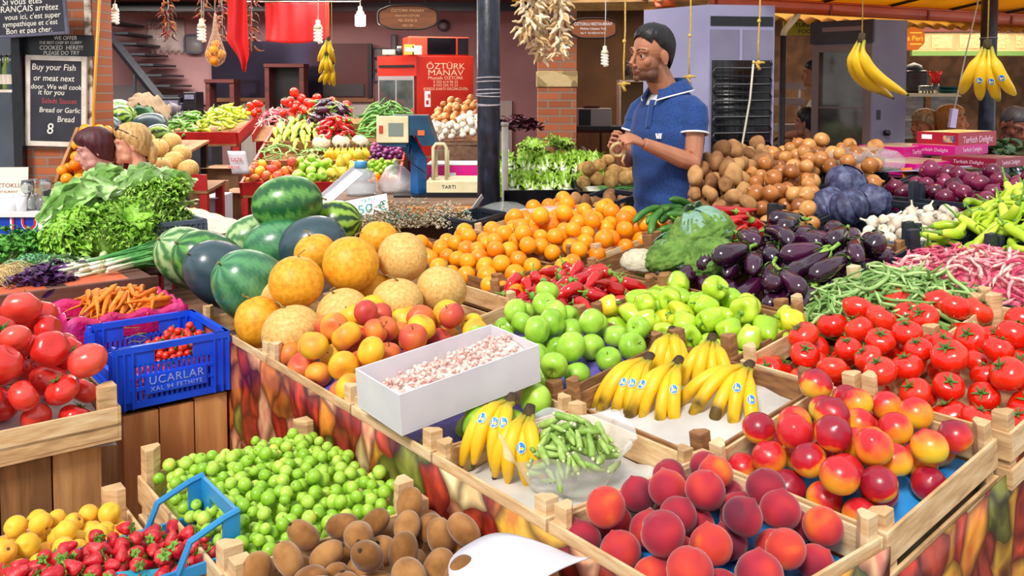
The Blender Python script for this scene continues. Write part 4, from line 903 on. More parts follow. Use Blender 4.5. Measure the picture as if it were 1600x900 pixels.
CA = [carrot(pm('carrot skin', [(.3, '#e0700c'), (.55, '#f08a1c'), (.8, '#f5a84a')], .5, 30, 3, rand=.35, stretch=(4, 1, 1), bump=.0005, bscale=120), L_, r_, .08, s) for L_, r_, s in ((.17, .0115, 1), (.2, .0105, 2), (.15, .013, 3))]
h = lambda x, y: -.045 + .045 * (1 - (x / .2) ** 2) * (1 - ((y + .01) / .18) ** 2)
o = heap([(Kind(m_), 1) for m_, _ in CA], 62, CA[0][1], c.matrix_world.copy(), (-.11, .10, -.13, .10), h, scale=(.85, 1.1), yaw=(3.3, 4.6), tries=18, pen=.92, tilt=.15)
ordinals(o, 'orange carrot', 'in the magenta lined box', 'carrot', 'carrots in the lined box', rows=5)
# ---------------------------------------------------------------- herb and lettuce table
ht = thing('display_table', 'brown plank table of herbs and lettuce at the left', 'table'); ZT = .06
HTB = pm('table plank red brown', [(.3, '#4a2c24'), (.6, '#74483a'), (.85, '#96685a')], .8, 10, 4, stretch=(.4, 2, 2)); TERR = pm('terracotta sheet', ['#c8562e', '#d8704a'], .7, 8)
b = MB(); b.bbox((-1.5, 2.80, ZT - .03), (-.01, 4.32, ZT)); b.obj('tabletop', HTB, ht, M=FA, smooth=False)
b = MB(); b.bbox((-.01, 3.54, ZT - .03), (.80, 4.95, ZT)); b.obj('tabletop', pm('worn pinkish planks', [(.3, '#8a6058'), (.6, '#b88c84'), (.85, '#d0a8a0')], .75, 9, 4, stretch=(.4, 3, 2)), ht, M=FA, smooth=False)
b = MB(); b.bbox((-1.5, 2.775, ZT - .06), (-.01, 2.80, ZT + .015)); b.obj('edge_board', HTB, ht, M=FA, smooth=False)
b = MB(); b.bbox((-1.5, 2.79, ZT - .45), (-.44, 2.80, ZT - .06)); b.obj('apron', pm('dark panel', [(.3, '#3a2a22'), (.7, '#5f4a3a')], .8, 6), ht, M=FA, smooth=False)
for x, y in ((-1.45, 2.85), (-.06, 2.85), (-1.45, 4.26), (.75, 4.9), (.75, 3.6)):
    p = FA @ Vector((x, y, ZT - .03)); MB().bbox((p.x - .03, p.y - .03, 0), (p.x + .03, p.y + .03, p.z)).obj('leg', HTB, ht, smooth=False)
MB().grid(lambda i, j: (-1.45 + 1.4 * i, 2.81 + .32 * j, ZT + .002 + .003 * math.sin(i * 30)), 30, 5).obj('sheet', TERR, ht, M=FA)
t = thing('plastic_cloth', 'yellow and white striped plastic cloth on the table edge behind the lettuce', 'cloth', M=FA)
def yst():
    m = bpy.data.materials.new('yellow stripe'); m.use_nodes = True; N = m.node_tree.nodes; L = m.node_tree.links; tc = N.new('ShaderNodeTexCoord'); wv = N.new('ShaderNodeTexWave'); wv.inputs['Scale'].default_value = 6; wv.inputs['Distortion'].default_value = 1.5; wv.bands_direction = 'Y'
    L.new(tc.outputs['Object'], wv.inputs['Vector']); r = N.new('ShaderNodeValToRGB'); r.color_ramp.elements[0].color = lin('#f0e6d8'); r.color_ramp.elements[1].color = lin('#e8b038'); r.color_ramp.elements[0].position = .4; r.color_ramp.elements[1].position = .6
    L.new(wv.outputs['Fac'], r.inputs[0]); L.new(r.outputs[0], N['Principled BSDF'].inputs['Base Color']); N['Principled BSDF'].inputs['Roughness'].default_value = .4; return m
MB().grid(lambda i, j: (.45 + .38 * i, 3.7 + 1.1 * j, ZT + .004 + .008 * abs(math.sin(i * 9 + j * 14)) - (.05 if i > .95 else 0)), 20, 40).obj('cloth', yst(), t, thick=.002)
GCR = pm('dark grey plastic', ['#4a5568', '#5d687c'], .45, 20)
pcrate(FA, -.10, .42, 3.46, 3.84, ZT + .125, .12, GCR, 'dark grey plastic crate under the curly lettuces', rows=2, slots=22, handle=False)
CLm = pm('curly lettuce leaf', [(.25, '#74b028'), (.5, '#9ed048'), (.75, '#c8ea80')], .45, 18, 3, rand=.2, spec=.45); RLm = pm('romaine leaf', [(.25, '#86b85a'), (.5, '#b4d88a'), (.8, '#dceec6')], .55, 26, 3, rand=.2, spec=.45); RIB = pm('lettuce rib', ['#dbe8b8', '#f2f6e0'], .4, 20)
def lay(o, p, rot, s, lb, cat, grp=None): o.matrix_world = Matrix.Translation(p) @ RM(*rot) @ Matrix.Scale(s, 4); return tag(o, lb, cat, grp)
GL = 'lettuces in the grey crate'
for i, (px, py, Y, s, rot, lb) in enumerate([(128, 352, 3.95, 1.05, (.55, -.4, 0), 'bright curly lettuce at the left front of the crate'), (188, 342, 4.1, 1.1, (.6, 0, 1), 'bright curly lettuce at the front middle of the crate'), (242, 326, 4.35, 1.08, (.6, .3, 2), 'bright curly lettuce at the right front of crate'), (160, 372, 3.85, .75, (.9, 0, 3), 'small curly lettuce hanging over the crate rim'), (268, 300, 4.5, .95, (.3, .5, 4), 'curly lettuce at the right end, under romaine'), (230, 290, 4.5, .8, (.3, 0, 5), 'curly lettuce on top, in front of the romaine leaves'), (215, 372, 4.05, .8, (.9, .2, 6), 'curly lettuce low at the front rim above the spring onions')]):
    lay(lettuce_curly(CLm, i)(), W(px, py, Y) - Vector((0, 0, .08)), rot, s, lb, 'lettuce', GL)
for i, (px, py, Y, tx, ty, tY, lb) in enumerate([(68, 345, 4.15, 165, 272, 4.35, 'long pale romaine with its white root end at the far left'), (100, 335, 4.2, 195, 268, 4.5, 'long pale romaine lying behind the curly lettuces'), (175, 300, 4.45, 262, 258, 4.75, 'romaine with broad leaves in the middle of pile top'), (210, 285, 4.6, 290, 282, 4.75, 'romaine with rounded leaves at the right end'), (120, 300, 4.5, 220, 258, 4.8, 'romaine at the back of the pile')]):
    a = W(px, py + 12, Y); d = W(tx, ty + 18, tY) - a; r = romaine(RLm, RIB, i + 20, 16, .32, .078)(); r.matrix_world = frame(a, d, Vector((-.5, 1, 0))); tag(r, lb, 'lettuce', GL)
# spring onions
SG = pm('onion green', [(.3, '#2f7a34'), (.6, '#4f9a48'), (.85, '#86bc6a')], .4, 9, 2, rand=.5, stretch=(1, 4, 4)); SOk = [Kind(spring_onion(SG, s, .36)) for s in range(5)]
o = []
for i in range(34):
    x = -.27 + R.uniform(-.05, .06) + .1 * (i % 2); y = 2.98 + .0125 * (i % 17) + R.uniform(-.01, .01); z = ZT + .012 + .017 * (i // 17) + .012 * math.sin(PI * (i % 17) / 16)
    o.append(SOk[i % 5].put(FA @ T(x, y, z) @ RM(R.uniform(-1, 1), R.uniform(-.06, .02), .35 + R.uniform(-.12, .12))))
same(o, 'spring onion with white bulb in the bundle before the lettuces', 'spring onion', 'spring onions in the bundle')
def sprigs(name, mat, smat, n, L, Wd, rad, h, seed, stems=True, cup=.3, ruf=.003, curl=.6):
    q = random.Random(seed); root = empty(name); b = MB(); s = MB()
    for i in range(n):
        a = q.uniform(-PI, PI); rr = rad * math.sqrt(q.random()); p = (rr * math.cos(a) * 1.6, rr * math.sin(a), h * (1 - (rr / rad) ** 2) * q.uniform(.5, 1))
        leafgrid(b, L * q.uniform(.6, 1.2), Wd * q.uniform(.7, 1.2), T(*p) @ RM(q.uniform(-.6, .6), q.uniform(-.9, .4), q.uniform(-PI, PI)), curl, ruf, 5, i, cup, 6, 5, tip=.8)
        if stems and i % 5 == 0: s.tube([(p[0] * .3 - .02, p[1] * .4, .005), (p[0] * .7, p[1] * .7, p[2] * .6), p], .0016, 5)
    b.obj('leaves', mat, root); s.obj('stems', smat, root); return root
BASm = pm('purple basil', [(.25, '#2e1636'), (.5, '#4c2458'), (.75, '#7a4a8a'), (.92, '#4a6a3a')], .4, 30, 3, spec=.5); PARm = pm('parsley', [(.25, '#2f7420'), (.5, '#4f9a30'), (.8, '#86c050')], .5, 30); DIL = pm('dill', [(.3, '#4f9a68'), (.7, '#8cc89a')], .5, 30); STG = pm('herb stem', '#8aa858', .6); BSt = pm('basil stem', '#6a4a6a', .6)
for i, (px, py, Y, n, s, lb) in enumerate([(62, 432, 3.42, 130, 1, 'large bunch of purple basil at the table edge'), (98, 420, 3.55, 120, 1, 'bunch of purple basil beside the onion bulbs'), (38, 405, 3.75, 60, .6, 'small dark basil bunch beside the straw roots')]):
    lay(sprigs('purple_basil_bunch', BASm, BSt, n, .045, .015, .085, .06, i), W(px, py, Y) - Vector((0, 0, .03)), (0, 0, .6), s, lb, 'basil', 'purple basil bunches')
lay(sprigs('purple_basil_sprig', BASm, BSt, 16, .05, .016, .025, .05, 9), W(59, 472, 3.06), (2.2, 0, .6), 1, 'purple basil sprig drooping over the table edge', 'basil')
for i, (px, py, Y, s, lb) in enumerate([(22, 374, 4.1, 1.25, 'big bunch of dark green parsley under the blue sign'), (52, 382, 4.0, 1.1, 'bunch of green parsley left of the lettuces'), (20, 392, 3.85, 1.1, 'parsley bunch behind the straw roots')]):
    lay(sprigs('parsley_bunch', PARm, STG, 240, .028, .012, .12, .09, i + 20, ruf=.004), W(px, py, Y) - Vector((0, 0, .05)), (0, 0, .5), s, lb, 'parsley', 'parsley bunches')
lay(sprigs('dill_bunch', DIL, STG, 260, .03, .003, .09, .05, 31), W(58, 400, 3.7) - Vector((0, 0, .04)), (0, 0, .5), 1, 'feathery blue green dill bunch in front of the parsley', 'dill')
lay(sprigs('chard_bunch', pm('pale herb', ['#8cb86a', '#d8e8c0'], .5, 30), STG, 60, .06, .02, .09, .04, 33), W(96, 402, 3.75) - Vector((0, 0, .04)), (0, 0, .6), 1, 'pale green leafy bunch between parsley and onion bulbs', 'herbs')
rt = empty('rooted_herb_bunch'); b = MB()
for i in range(150):
    a = R.uniform(-1.2, 1.2); p = (0, R.uniform(-.05, .05), R.uniform(0, .05)); b.tube([p, (.05 + R.uniform(0, .04), p[1] + .05 * a, p[2] + R.uniform(-.01, .03)), (.10 + R.uniform(0, .07), p[1] + .1 * a, max(.003, p[2] * .4 + R.uniform(-.02, .02)))], [.0022, .0014, .0006], 4)
b.obj('roots', pm('straw root', [(.3, '#c8a868'), (.7, '#eedcae')], .85, 40, rand=.2), rt)
b = MB()
for i in range(14): b.tube([(0, R.uniform(-.05, .05), R.uniform(.01, .05)), (-.2, R.uniform(-.06, .06), R.uniform(.01, .06))], .004, 6)
b.obj('stalks', STG, rt); lay(rt, W(-12, 432, 3.45) - Vector((0, 0, .02)), (0, 0, -.1), 1, 'bunch with long straw coloured roots at the left table edge', 'herbs')
# ================================================================== the room and the street
def struct(o): o['kind'] = 'structure'; return o
FLM = pm('ground stone', [(.3, '#4a4040'), (.6, '#6b5f5c'), (.8, '#857a74')], .85, 8, 4, bump=.003, bscale=30)
struct(MB().bbox((-9, -4, -.1), (9, 14, 0)).obj('floor', FLM, smooth=False))
PINKW = pm('pink plaster', [(.3, '#a87c80'), (.7, '#bc8f90')], .9, 2, 4, bump=.001, bscale=60); WHW = pm('white panel', [(.3, '#b8aca8'), (.7, '#cdc2bc')], .7, 3, stretch=(30, 1, .3)); BRW = pm('brown wall', [(.3, '#5a3f2c'), (.7, '#735338')], .85, 3)
DKW = pm('dark red wood', [(.3, '#3a1210'), (.6, '#5a1f1a'), (.8, '#6d2a20')], .7, 6, 4, stretch=(.3, 3, 3)); BLK = pm('black paint', ['#0c0c10', '#16161c'], .35, 20); STEEL = pm('dark steel', ['#22242c', '#33363f'], .5, 20)
def wpx(x0, x1, Y): return W(x0, 100, Y).x, W(x1, 100, Y).x
struct(MB().bbox((-7, 11, 0), (.35, 11.15, 3)).obj('wall_back', PINKW, smooth=False))
struct(MB().bbox((-7, 5.6, 0), (-6.85, 11, 3)).obj('wall_left', PINKW, smooth=False))
struct(MB().bbox((.35, 7.5, 0), (.47, 11.15, 3)).obj('wall_middle', PINKW, smooth=False))
struct(MB().bbox((.47, 10.6, 0), (2.3, 10.75, 3)).obj('wall_kitchen', BRW, smooth=False))
struct(MB().bbox((2.3, 10.6, 0), (8.5, 10.75, 3)).obj('wall_restaurant', pm('wallpaper', [(.4, '#7a5438'), (.62, '#5d3e28')], .8, 7, 1), smooth=False))
struct(MB().bbox((-7, 6.9, 2.62), (2.2, 11, 2.74)).obj('ceiling', DKW, smooth=False))
struct(MB().bbox((2.2, 6.9, 2.55), (8.5, 10.6, 2.67)).obj('ceiling_restaurant', pm('beige boards', '#8a6a4a', .8), smooth=False))
x0, x1 = wpx(368, 800, 10.97); struct(MB().bbox((x0, 10.96, 0), (x1, 10.995, 1.51)).obj('trim_1', WHW, smooth=False))
struct(MB().bbox((-4.4, 9.9, 2.52), (.34, 10.05, 2.62)).obj('trim_2', BLK, smooth=False))
def brickmat():
    m = bpy.data.materials.new('brick'); m.use_nodes = True; N = m.node_tree.nodes; L = m.node_tree.links; b = N['Principled BSDF']; b.inputs['Roughness'].default_value = .85
    tc = N.new('ShaderNodeTexCoord'); mp = N.new('ShaderNodeMapping'); mp.inputs['Rotation'].default_value = (PI / 2, 0, 0); L.new(tc.outputs['Object'], mp.inputs[0])
    br = N.new('ShaderNodeTexBrick'); br.inputs['Scale'].default_value = 1; br.inputs['Brick Width'].default_value = .2; br.inputs['Row Height'].default_value = .065; br.inputs['Mortar Size'].default_value = .008
    br.inputs['Color1'].default_value = lin('#b0603c'); br.inputs['Color2'].default_value = lin('#95502f'); br.inputs['Mortar'].default_value = lin('#8d7466'); L.new(mp.outputs[0], br.inputs[0]); L.new(br.outputs['Color'], b.inputs['Base Color'])
    bp = N.new('ShaderNodeBump'); bp.inputs['Distance'].default_value = .01; bp.invert = True; L.new(br.outputs['Fac'], bp.inputs['Height']); L.new(bp.outputs[0], b.inputs['Normal']); return m
BRICK = brickmat(); STONE = pm('field stone', [(.3, '#8a744e'), (.6, '#b89a68'), (.8, '#cdb283')], .85, 12, 3, vor=9, bump=.004, bscale=25)
a, b_ = W(841, 100, 7.45).x, W(901, 100, 7.45).x
c = struct(MB().bbox((a, 7.45, 0), (b_, 7.75, 2.62)).obj('column_brick', BRICK, smooth=False))
z0, z1 = W(870, 136, 7.45).z, W(870, 111, 7.45).z; struct(MB().bbox((a - .01, 7.44, z0), (b_ + .01, 7.76, z1)).obj('stone_band', STONE, c, smooth=False, bevel=.006))
a, b_ = W(30, 100, 6.3).x, W(146, 100, 6.3).x
c = struct(MB().bbox((a, 6.3, 0), (b_, 6.6, 2.9)).obj('column_chalkboards', BRICK, smooth=False)); struct(MB().bbox((a - .005, 6.29, 0), (b_ + .005, 6.61, .95)).obj('stone_band', STONE, c, smooth=False))
struct(MB().bbox((b_ - .05, 6.285, .8), (b_ - .005, 6.3, 2.9)).obj('trim_3', pm('peeling white', [(.4, '#6a5648'), (.55, '#cfc4b8')], .8, 14, 4), smooth=False))
# ---------------------------------------------------------------- chalkboards
CHALK = pm('chalk', '#e9e2d6', .9); SLATE = pm('slate', [(.3, '#23222b'), (.7, '#35343f')], .8, 5, 4); GRYF = pm('grey frame', ['#4b4a5c', '#626074'], .7, 10); CRF = pm('cream frame', ['#c8bcae', '#e2d8ca'], .7, 12)
def board(p00, p11, Y, rot, slate, fr, fw, label, lines, cm=CHALK, fs=None):
    a, b_ = W(*p00, Y), W(*p11, Y); w, h = b_.x - a.x, a.z - b_.z; M = T((a.x + b_.x) / 2, Y, (a.z + b_.z) / 2) @ RM(0, rot, 0) @ RM(PI / 2)
    t = thing('chalkboard', label, 'chalkboard', M=M); MB().bbox((-w / 2 + fw, -h / 2 + fw, -.012), (w / 2 - fw, h / 2 - fw, 0)).obj('slate', slate, t, smooth=False)
    if fr:
        b = MB(); b.bbox((-w / 2, -h / 2, -.02), (-w / 2 + fw, h / 2, .006)); b.bbox((w / 2 - fw, -h / 2, -.02), (w / 2, h / 2, .006)); b.bbox((-w / 2 + fw, -h / 2, -.02), (w / 2 - fw, -h / 2 + fw, .006)); b.bbox((-w / 2 + fw, h / 2 - fw, -.02), (w / 2 - fw, h / 2, .006)); b.obj('frame', fr, t, smooth=False, bevel=.003)
    for s, x, y, sz, *r in lines: text(s, sz * h, cm if not (r and r[0]) else r[0], t, T((x - .5) * w, (.5 - y) * h, .0012), name='chalk_writing', sx=(r[1] if len(r) > 1 else .9), shear=.12)
    return t
board((-14, -16), (105, 57), 6.1, -.06, SLATE, GRYF, .02, 'grey framed slate with French chalk writing at the top', [('Si vous êtes', .42, .24, .2), ('FRANÇAIS arrêtez', .48, .4, .19), ('vous ici, c\'est super', .54, .57, .17), ('sympathique et c\'est', .5, .72, .16), ('Bon et pas cher.', .48, .87, .17)])
board((30, 55), (147, 88), 6.27, 0, BLK, None, 0, 'black sign with white capitals above the tall chalkboard', [('WE OFFER', .62, .14, .26), ('THE BEST CHEF BY CURRY', .55, .36, .19), ('COOKED  HERE!!!', .56, .6, .29), ('PLEASE DO TRY', .56, .85, .27)])
RCH = pm('red chalk', '#b04a50', .9)
board((38, 87), (137, 229), 6.26, .03, SLATE, CRF, .035, 'tall cream framed chalkboard offering to cook fish and meat', [('Buy your Fish', .46, .13, .098), ('or meat next', .46, .25, .094), ('door. We will cook', .5, .345, .078), ('it for you', .42, .405, .085), ('Salads Sauces', .55, .5, .08, RCH), ('Bread or Garlic', .56, .6, .08), ('Bread', .66, .70, .09), ('8', .4, .81, .17)])
t = thing('yellow_pole', 'thin yellow pole leaning beside the chalkboard pillar', 'pole'); MB().tube([W(157, -30, 6.2), W(146, 170, 6.2), W(141, 250, 6.2) + Vector((0, 0, -1.15))], .011, 8).obj('pole', pm('yellow paint', '#d89a1e', .4), t)
# ---------------------------------------------------------------- left restaurant counter
t = thing('bar_counter', 'blue fronted glass bar counter at the far left', 'counter'); cx0, cx1 = -4.6, W(66, 340, 5.5).x
MB().bbox((cx0, 5.5, 0), (cx1, 6.1, .86)).obj('front_panel', pm('blue panel', '#0f3fb4', .35), t, smooth=False); MB().bbox((cx0 - .01, 5.48, .86), (cx1 + .01, 6.12, .885)).obj('worktop', pm('white rim', '#e8e6e4', .4), t, smooth=False)
WRED = pm('sign red', '#d02038', .4); WWT = pm('sign white', '#f2f0f2', .4)
text('TUF', .17, WWT, t, T(W(42, 350, 5.49).x, 5.497, W(40, 347, 5.49).z) @ RM(PI / 2), ext=.001); text('TUF', .15, WRED, t, T(W(42, 350, 5.49).x, 5.495, W(40, 347, 5.49).z) @ RM(PI / 2), ext=.001)
GLS = pm('clear glass', '#eef2f4', .05, trans=.9, spec=.5)
def wglass(h=.19, inv=False):
    def make():
        o = MB().lathe([(0, 0), (.035, .002), (.034, .004), (.005, .008), (.004, .09), (.012, .098), (.034, .125), (.038, .15), (.031, .19), (.0295, .19), (.036, .15), (.032, .126), (.01, .101), (0, .1)], 16).obj('wine_glass', GLS); return o
    return make
WG = Kind(wglass())
for i, (px, inv) in enumerate(((43, 0), (56, 1), (66, 1), (72, 0), (50, 1))):
    M = T(W(px, 330, 5.62 + .1 * (i % 2)).x, 5.62 + .1 * (i % 2), .886) @ (T(0, 0, .19) @ RM(PI) if inv else Matrix()); tag(WG.put(M), ['upright wine glass on the bar left of another', 'upturned wine glass on the bar in the middle', 'upturned wine glass nearest the brick pillar', 'wine glass half behind the lettuce on the bar', 'upturned wine glass behind the front ones on bar'][i], 'glass', 'wine glasses on the bar')
for px, lb in ((20, 'white plastic cup beside the menu card'), (34, 'white plastic cup right of the other cup')):
    t = thing('cup', lb, 'cup', (W(px, 330, 5.58).x, 5.58, .886)); MB().lathe([(0, 0), (.03, 0), (.036, .1), (.033, .1), (.028, .005), (0, .005)], 16).obj('cup_wall', WWT, t); MB().tube([(.036 * math.cos(i), .036 * math.sin(i), .1) for i in np.arange(0, 6.28, .4)], .002, 5, closed=True).obj('rim', WWT, t)
t = thing('menu_card', 'cream menu card standing on the bar', 'menu', M=T(W(10, 300, 5.75).x, 5.75, .886) @ RM(-.1, 0, .1)); MB().bbox((-.13, -.002, 0), (.13, .002, .26)).obj('card', pm('cream card', '#e9e2cf', .6), t, smooth=False); text('ÖZTOKLU', .04, pm('red print', '#8a2a30', .6), t, T(0, -.003, .14) @ RM(PI / 2)); text('RESTAURANT', .022, MATS['red print'], t, T(0, -.003, .1) @ RM(PI / 2))
t = thing('round_pot', 'black round pot on the bar beside the lettuces', 'pot', (W(96, 300, 5.7).x, 5.7, .886)); MB().lathe([(0, 0), (.08, 0), (.11, .04), (.11, .11), (.1, .115), (0, .13)], 20).obj('body', BLK, t); MB().ell((0, 0, .135), (.02, .02, .012)).obj('knob', STEEL, t)
t = thing('wall_shelf', 'white wall shelf with bottles at the far left', 'shelf'); a = W(-30, 140, 6.4); b_ = W(24, 140, 6.4); MB().bbox((a.x, 6.4, a.z - .02), (b_.x, 6.7, a.z)).obj('board', CRF, t, smooth=False); MB().bbox((b_.x - .04, 6.42, a.z - .2), (b_.x - .02, 6.68, a.z - .02)).obj('bracket', STEEL, t, smooth=False)
struct(MB().bbox((-6.8, 6.75, 0), (W(26, 100, 6.75).x, 6.85, 2.62)).obj('wall_bar', pm('dim grey wall', ['#3f454f', '#565d66'], .8, 2), smooth=False))
for i, (px, col, lb) in enumerate(((3, '#2a3f2a', 'dark bottle on the left end of the wall shelf'), (11, '#7a8a3a', 'olive oil bottle with white label on the wall shelf'), (18, '#3a4a5a', 'grey bottle on right end of the wall shelf'))):
    t = thing('bottle', lb, 'bottle', (W(px, 140, 6.5).x, 6.5, a.z)); MB().lathe([(0, 0), (.03, 0), (.032, .01), (.032, .15), (.013, .2), (.012, .24), (0, .24)], 14).obj('glass_body', pm('bottle ' + col, col, .15, trans=.3), t); MB().lathe([(0, .238), (.014, .238), (.014, .26), (0, .262)], 10).obj('cap', STEEL, t); MB().lathe([(.0325, .04), (.0325, .11)], 14).obj('paper_label', CRF, t)
t = thing('black_post', 'thin black post at the left edge of the chalkboard pillar', 'post', (W(28, 100, 6.24).x, 6.24, 0)); MB().bbox((-.03, -.03, 0), (.03, .03, 2.6)).obj('shaft', BLK, t, smooth=False); MB().bbox((-.05, -.05, 0), (.05, .05, .02)).obj('foot_plate', BLK, t, smooth=False)
# ---------------------------------------------------------------- two round posts
PAINT = pm('blue black post paint', [(.3, '#15161f'), (.6, '#262a3c'), (.8, '#3a4058')], .38, 30, 4, bump=.0015, bscale=60, stretch=(1, 1, .5))
def post(px, Y, r, label, bands):
    x = W(px, 200, Y).x; t = thing('round_post', label, 'post', (x, Y, 0)); MB().lathe([(0, 0), (r, 0), (r, 3.2), (0, 3.2)], 28).obj('shaft', PAINT, t); MB().lathe([(0, 0), (r * 1.8, 0), (r * 1.8, .02), (0, .02)], 20).obj('foot_plate', STEEL, t)
    for py in bands:
        z = W(px, py, Y).z; MB().tube([((r + .002) * math.cos(k), (r + .002) * math.sin(k), z + .004 * math.sin(k + py)) for k in np.arange(0, 6.28, .25)], .0045, 6, closed=True).obj('wire_band', pm('tape', ['#8a8490', '#b8b0b4'], .6, 60), t)
    return t
post(763.5, 4.85, .0625, 'thick blue black round post in the middle of the stall', (122, 128, 141, 146, 150, 163, 164))
post(1541, 6.3, .054, 'black round post behind the hanging bananas at right', (60,))
t = thing('pipe', 'pale pipe standing behind the thick middle post', 'pipe', (W(789, 200, 5.15).x, 5.15, 0)); MB().tube([(0, 0, 0), (0, 0, 1.45)], .02, 10).obj('tube', CRF, t); MB().tube([(0, 0, 1.44), (0, 0, 1.46)], .024, 10).obj('collar', CRF, t)
# ---------------------------------------------------------------- back shop furniture
def ctext(t, s, sz, mat, x, z, sx=1, y=-.002, name='lettering'): return text(s, sz, mat, t, T(x, y, z) @ RM(PI / 2), sx=sx, name=name)
REDP = pm('red lacquer', [(.3, '#b01e10'), (.7, '#c92c18')], .35, 3); GOLD = pm('pale lettering', '#f0c8a8', .5)
cn = W(652, 90, 8.8); fr = thing('display_fridge', 'red display fridge with pale lettering on its side', 'fridge', M=frame((cn.x, cn.y, 0), Vector((.96, .28, 0)), Vector((-.28, .96, 0)))); zt_ = W(652, 87, 8.8).z
Ls = .57; Lf = -.36
b = MB(); b.prism([(0, 0), (Ls, 0), (Ls, .6), (0, .7), (-.35, .2625)], .05, zt_); b.obj('side_body', REDP, fr, smooth=False, bevel=.006)
FD = frame((0, 0, 0), Vector((-.80, .6, 0)), Vector((-.6, -.8, 0)))
b = MB(); b.bbox((0, -.05, .05), (.44, .0, zt_)); b.bbox((0, -.05, zt_ - .2), (.44, .012, zt_ - .0)); b.obj('front_frame', REDP, fr, M=FD, smooth=False)
b = MB(); b.bbox((.03, .002, .35), (.43, .016, zt_ - .2)); b.obj('door_frame', pm('grey aluminium', '#a09aa0', .4, metal=.3), fr, M=FD, smooth=False)
for x in (.045, .24):
    MB().bbox((x, .014, .38), (x + .175, .02, zt_ - .24)).obj('door_glass', pm('dark glass', [(.3, '#2a3030'), (.7, '#55605c')], .08, 6, spec=.7), fr, M=FD, smooth=False)
MB().bbox((.03, .014, zt_ - .115), (.42, .022, zt_ - .09)).obj('vent_slot', BLK, fr, M=FD, smooth=False)
for s, sz, py, k in (('ÖZTÜRK', .085, 104, 1.15), ('MANAV', .08, 114, 1.3), ('Mustafa ÖZTÜRK', .044, 122, 1.1), ('0 252 614 96 22', .036, 128, 1.05), ('0 532 525 73 23', .036, 133.2, 1.05), ('(KREDİ KARTI GEÇERLİDİR)', .036, 139, 1.0)):
    ctext(fr, s, sz, GOLD, Ls * .5, W(690, py, 8.9).z, k)
t_ = MB().bbox((.07, -.004, W(690, 167, 8.85).z), (.13, -.001, W(690, 142, 8.85).z)).obj('sticker', WWT, fr, smooth=False)
for i, (dx, dz, w_, h_) in enumerate(((.09, -.03, .03, .05), (.1, .02, .02, .05))): MB().bbox((.085 + .02 * i, -.006, W(690, 163 - 10 * i, 8.85).z), (.11 + .015 * i, -.003, W(690, 157 - 10 * i, 8.85).z)).obj('sticker_print', REDP, fr, smooth=False)
tv = thing('microwave_oven', 'red and black oven on top of the red fridge', 'oven', M=frame((cn.x + .02, cn.y + .1, zt_ + .005), Vector((.96, .28, 0)), Vector((-.28, .96, 0))))
MB().bbox((-.12, 0, 0), (.50, .35, .19)).obj('body', pm('orange red enamel', '#d8452a', .4), tv, smooth=False, bevel=.01); MB().bbox((.07, -.012, .012), (.36, -.001, .178)).obj('door', pm('black glass', '#0a0a12', .1), tv, smooth=False); MB().bbox((.38, -.01, .012), (.49, -.001, .178)).obj('control_panel', BLK, tv, smooth=False)
for i, (px, col, w_, h_, lb) in enumerate(((640, '#d8a83a', .1, .1, 'small yellow carton on the fridge'), (652, '#d8cfc0', .09, .09, 'small white carton on the fridge'), (608, '#c8b8a8', .12, .05, 'flat pale box on the fridge front edge'))):
    p = W(px, 86, 8.72); q = thing('carton', lb, 'carton', (p.x, p.y, zt_ + .004)); MB().bbox((-w_ / 2, -.04, 0), (w_ / 2, .04, h_)).obj('box_body', pm('card ' + col, col, .6), q, smooth=False, bevel=.003); MB().bbox((-w_ * .4, -.042, h_ * .3), (w_ * .4, -.04, h_ * .7)).obj('printed_panel', CRF, q, smooth=False)
p = W(624, 86, 8.75); q = thing('jar', 'dark jar on the red fridge beside the cartons', 'jar', (p.x, p.y, zt_ + .004)); MB().lathe([(0, 0), (.03, 0), (.03, .06), (.02, .07), (0, .07)], 12).obj('body', STEEL, q); MB().lathe([(0, .07), (.022, .07), (.022, .085), (0, .085)], 12).obj('lid', WWT, q)
def oval_sign(cx, cy, w, h, Y, label, mat, lines, lm):
    p = W(cx, cy, Y); k = Y / FPX; w *= k; h *= k; t = thing('wooden_sign', label, 'sign', M=T(*p) @ RM(PI / 2)); pts = []
    for i in range(64):
        a = i * 2 * PI / 64; c_, s_ = math.cos(a), math.sin(a); r = (abs(c_) ** 3.2 + abs(s_) ** 3.2) ** (-1 / 3.2) * (1 - .05 * max(0, math.cos(4 * a + PI)) ** 6); pts.append((w / 2 * r * c_, h / 2 * r * s_))
    MB().prism(pts, -.02, 0).obj('board', mat, t, smooth=False); MB().tube([(x, y, 0) for x, y in pts], .008, 6, closed=True).obj('border', pm('sign border', '#2a140a', .5), t)
    for s, y, sz, sx in lines: text(s, sz * h, lm, t, T(0, y * h, .002), sx=sx)
    for sx in (-.3, .3): MB().tube([(w * sx, h * .42, -.01), (w * sx, h * .42 + max(.05, 2.62 - p.z - h * .42), -.01)], .004, 5).obj('hanger', STEEL, t)
    return t
SGW = pm('sign wood', [(.3, '#6a3a1c'), (.7, '#8a5028')], .5, 6, 4, stretch=(1, 5, 1))
oval_sign(637, 27, 92, 37, 7.2, 'brown oval wooden shop sign left of the thick post', SGW, [('ÖZTÜRK MANAV', .28, .17, 1.05), ('MUSTAFA ÖZTÜRK', .06, .12, 1), ('TEL: 614 96 22', -.14, .13, 1), ('NO: 129', -.35, .12, 1)], pm('sign gold', '#e0a878', .5))
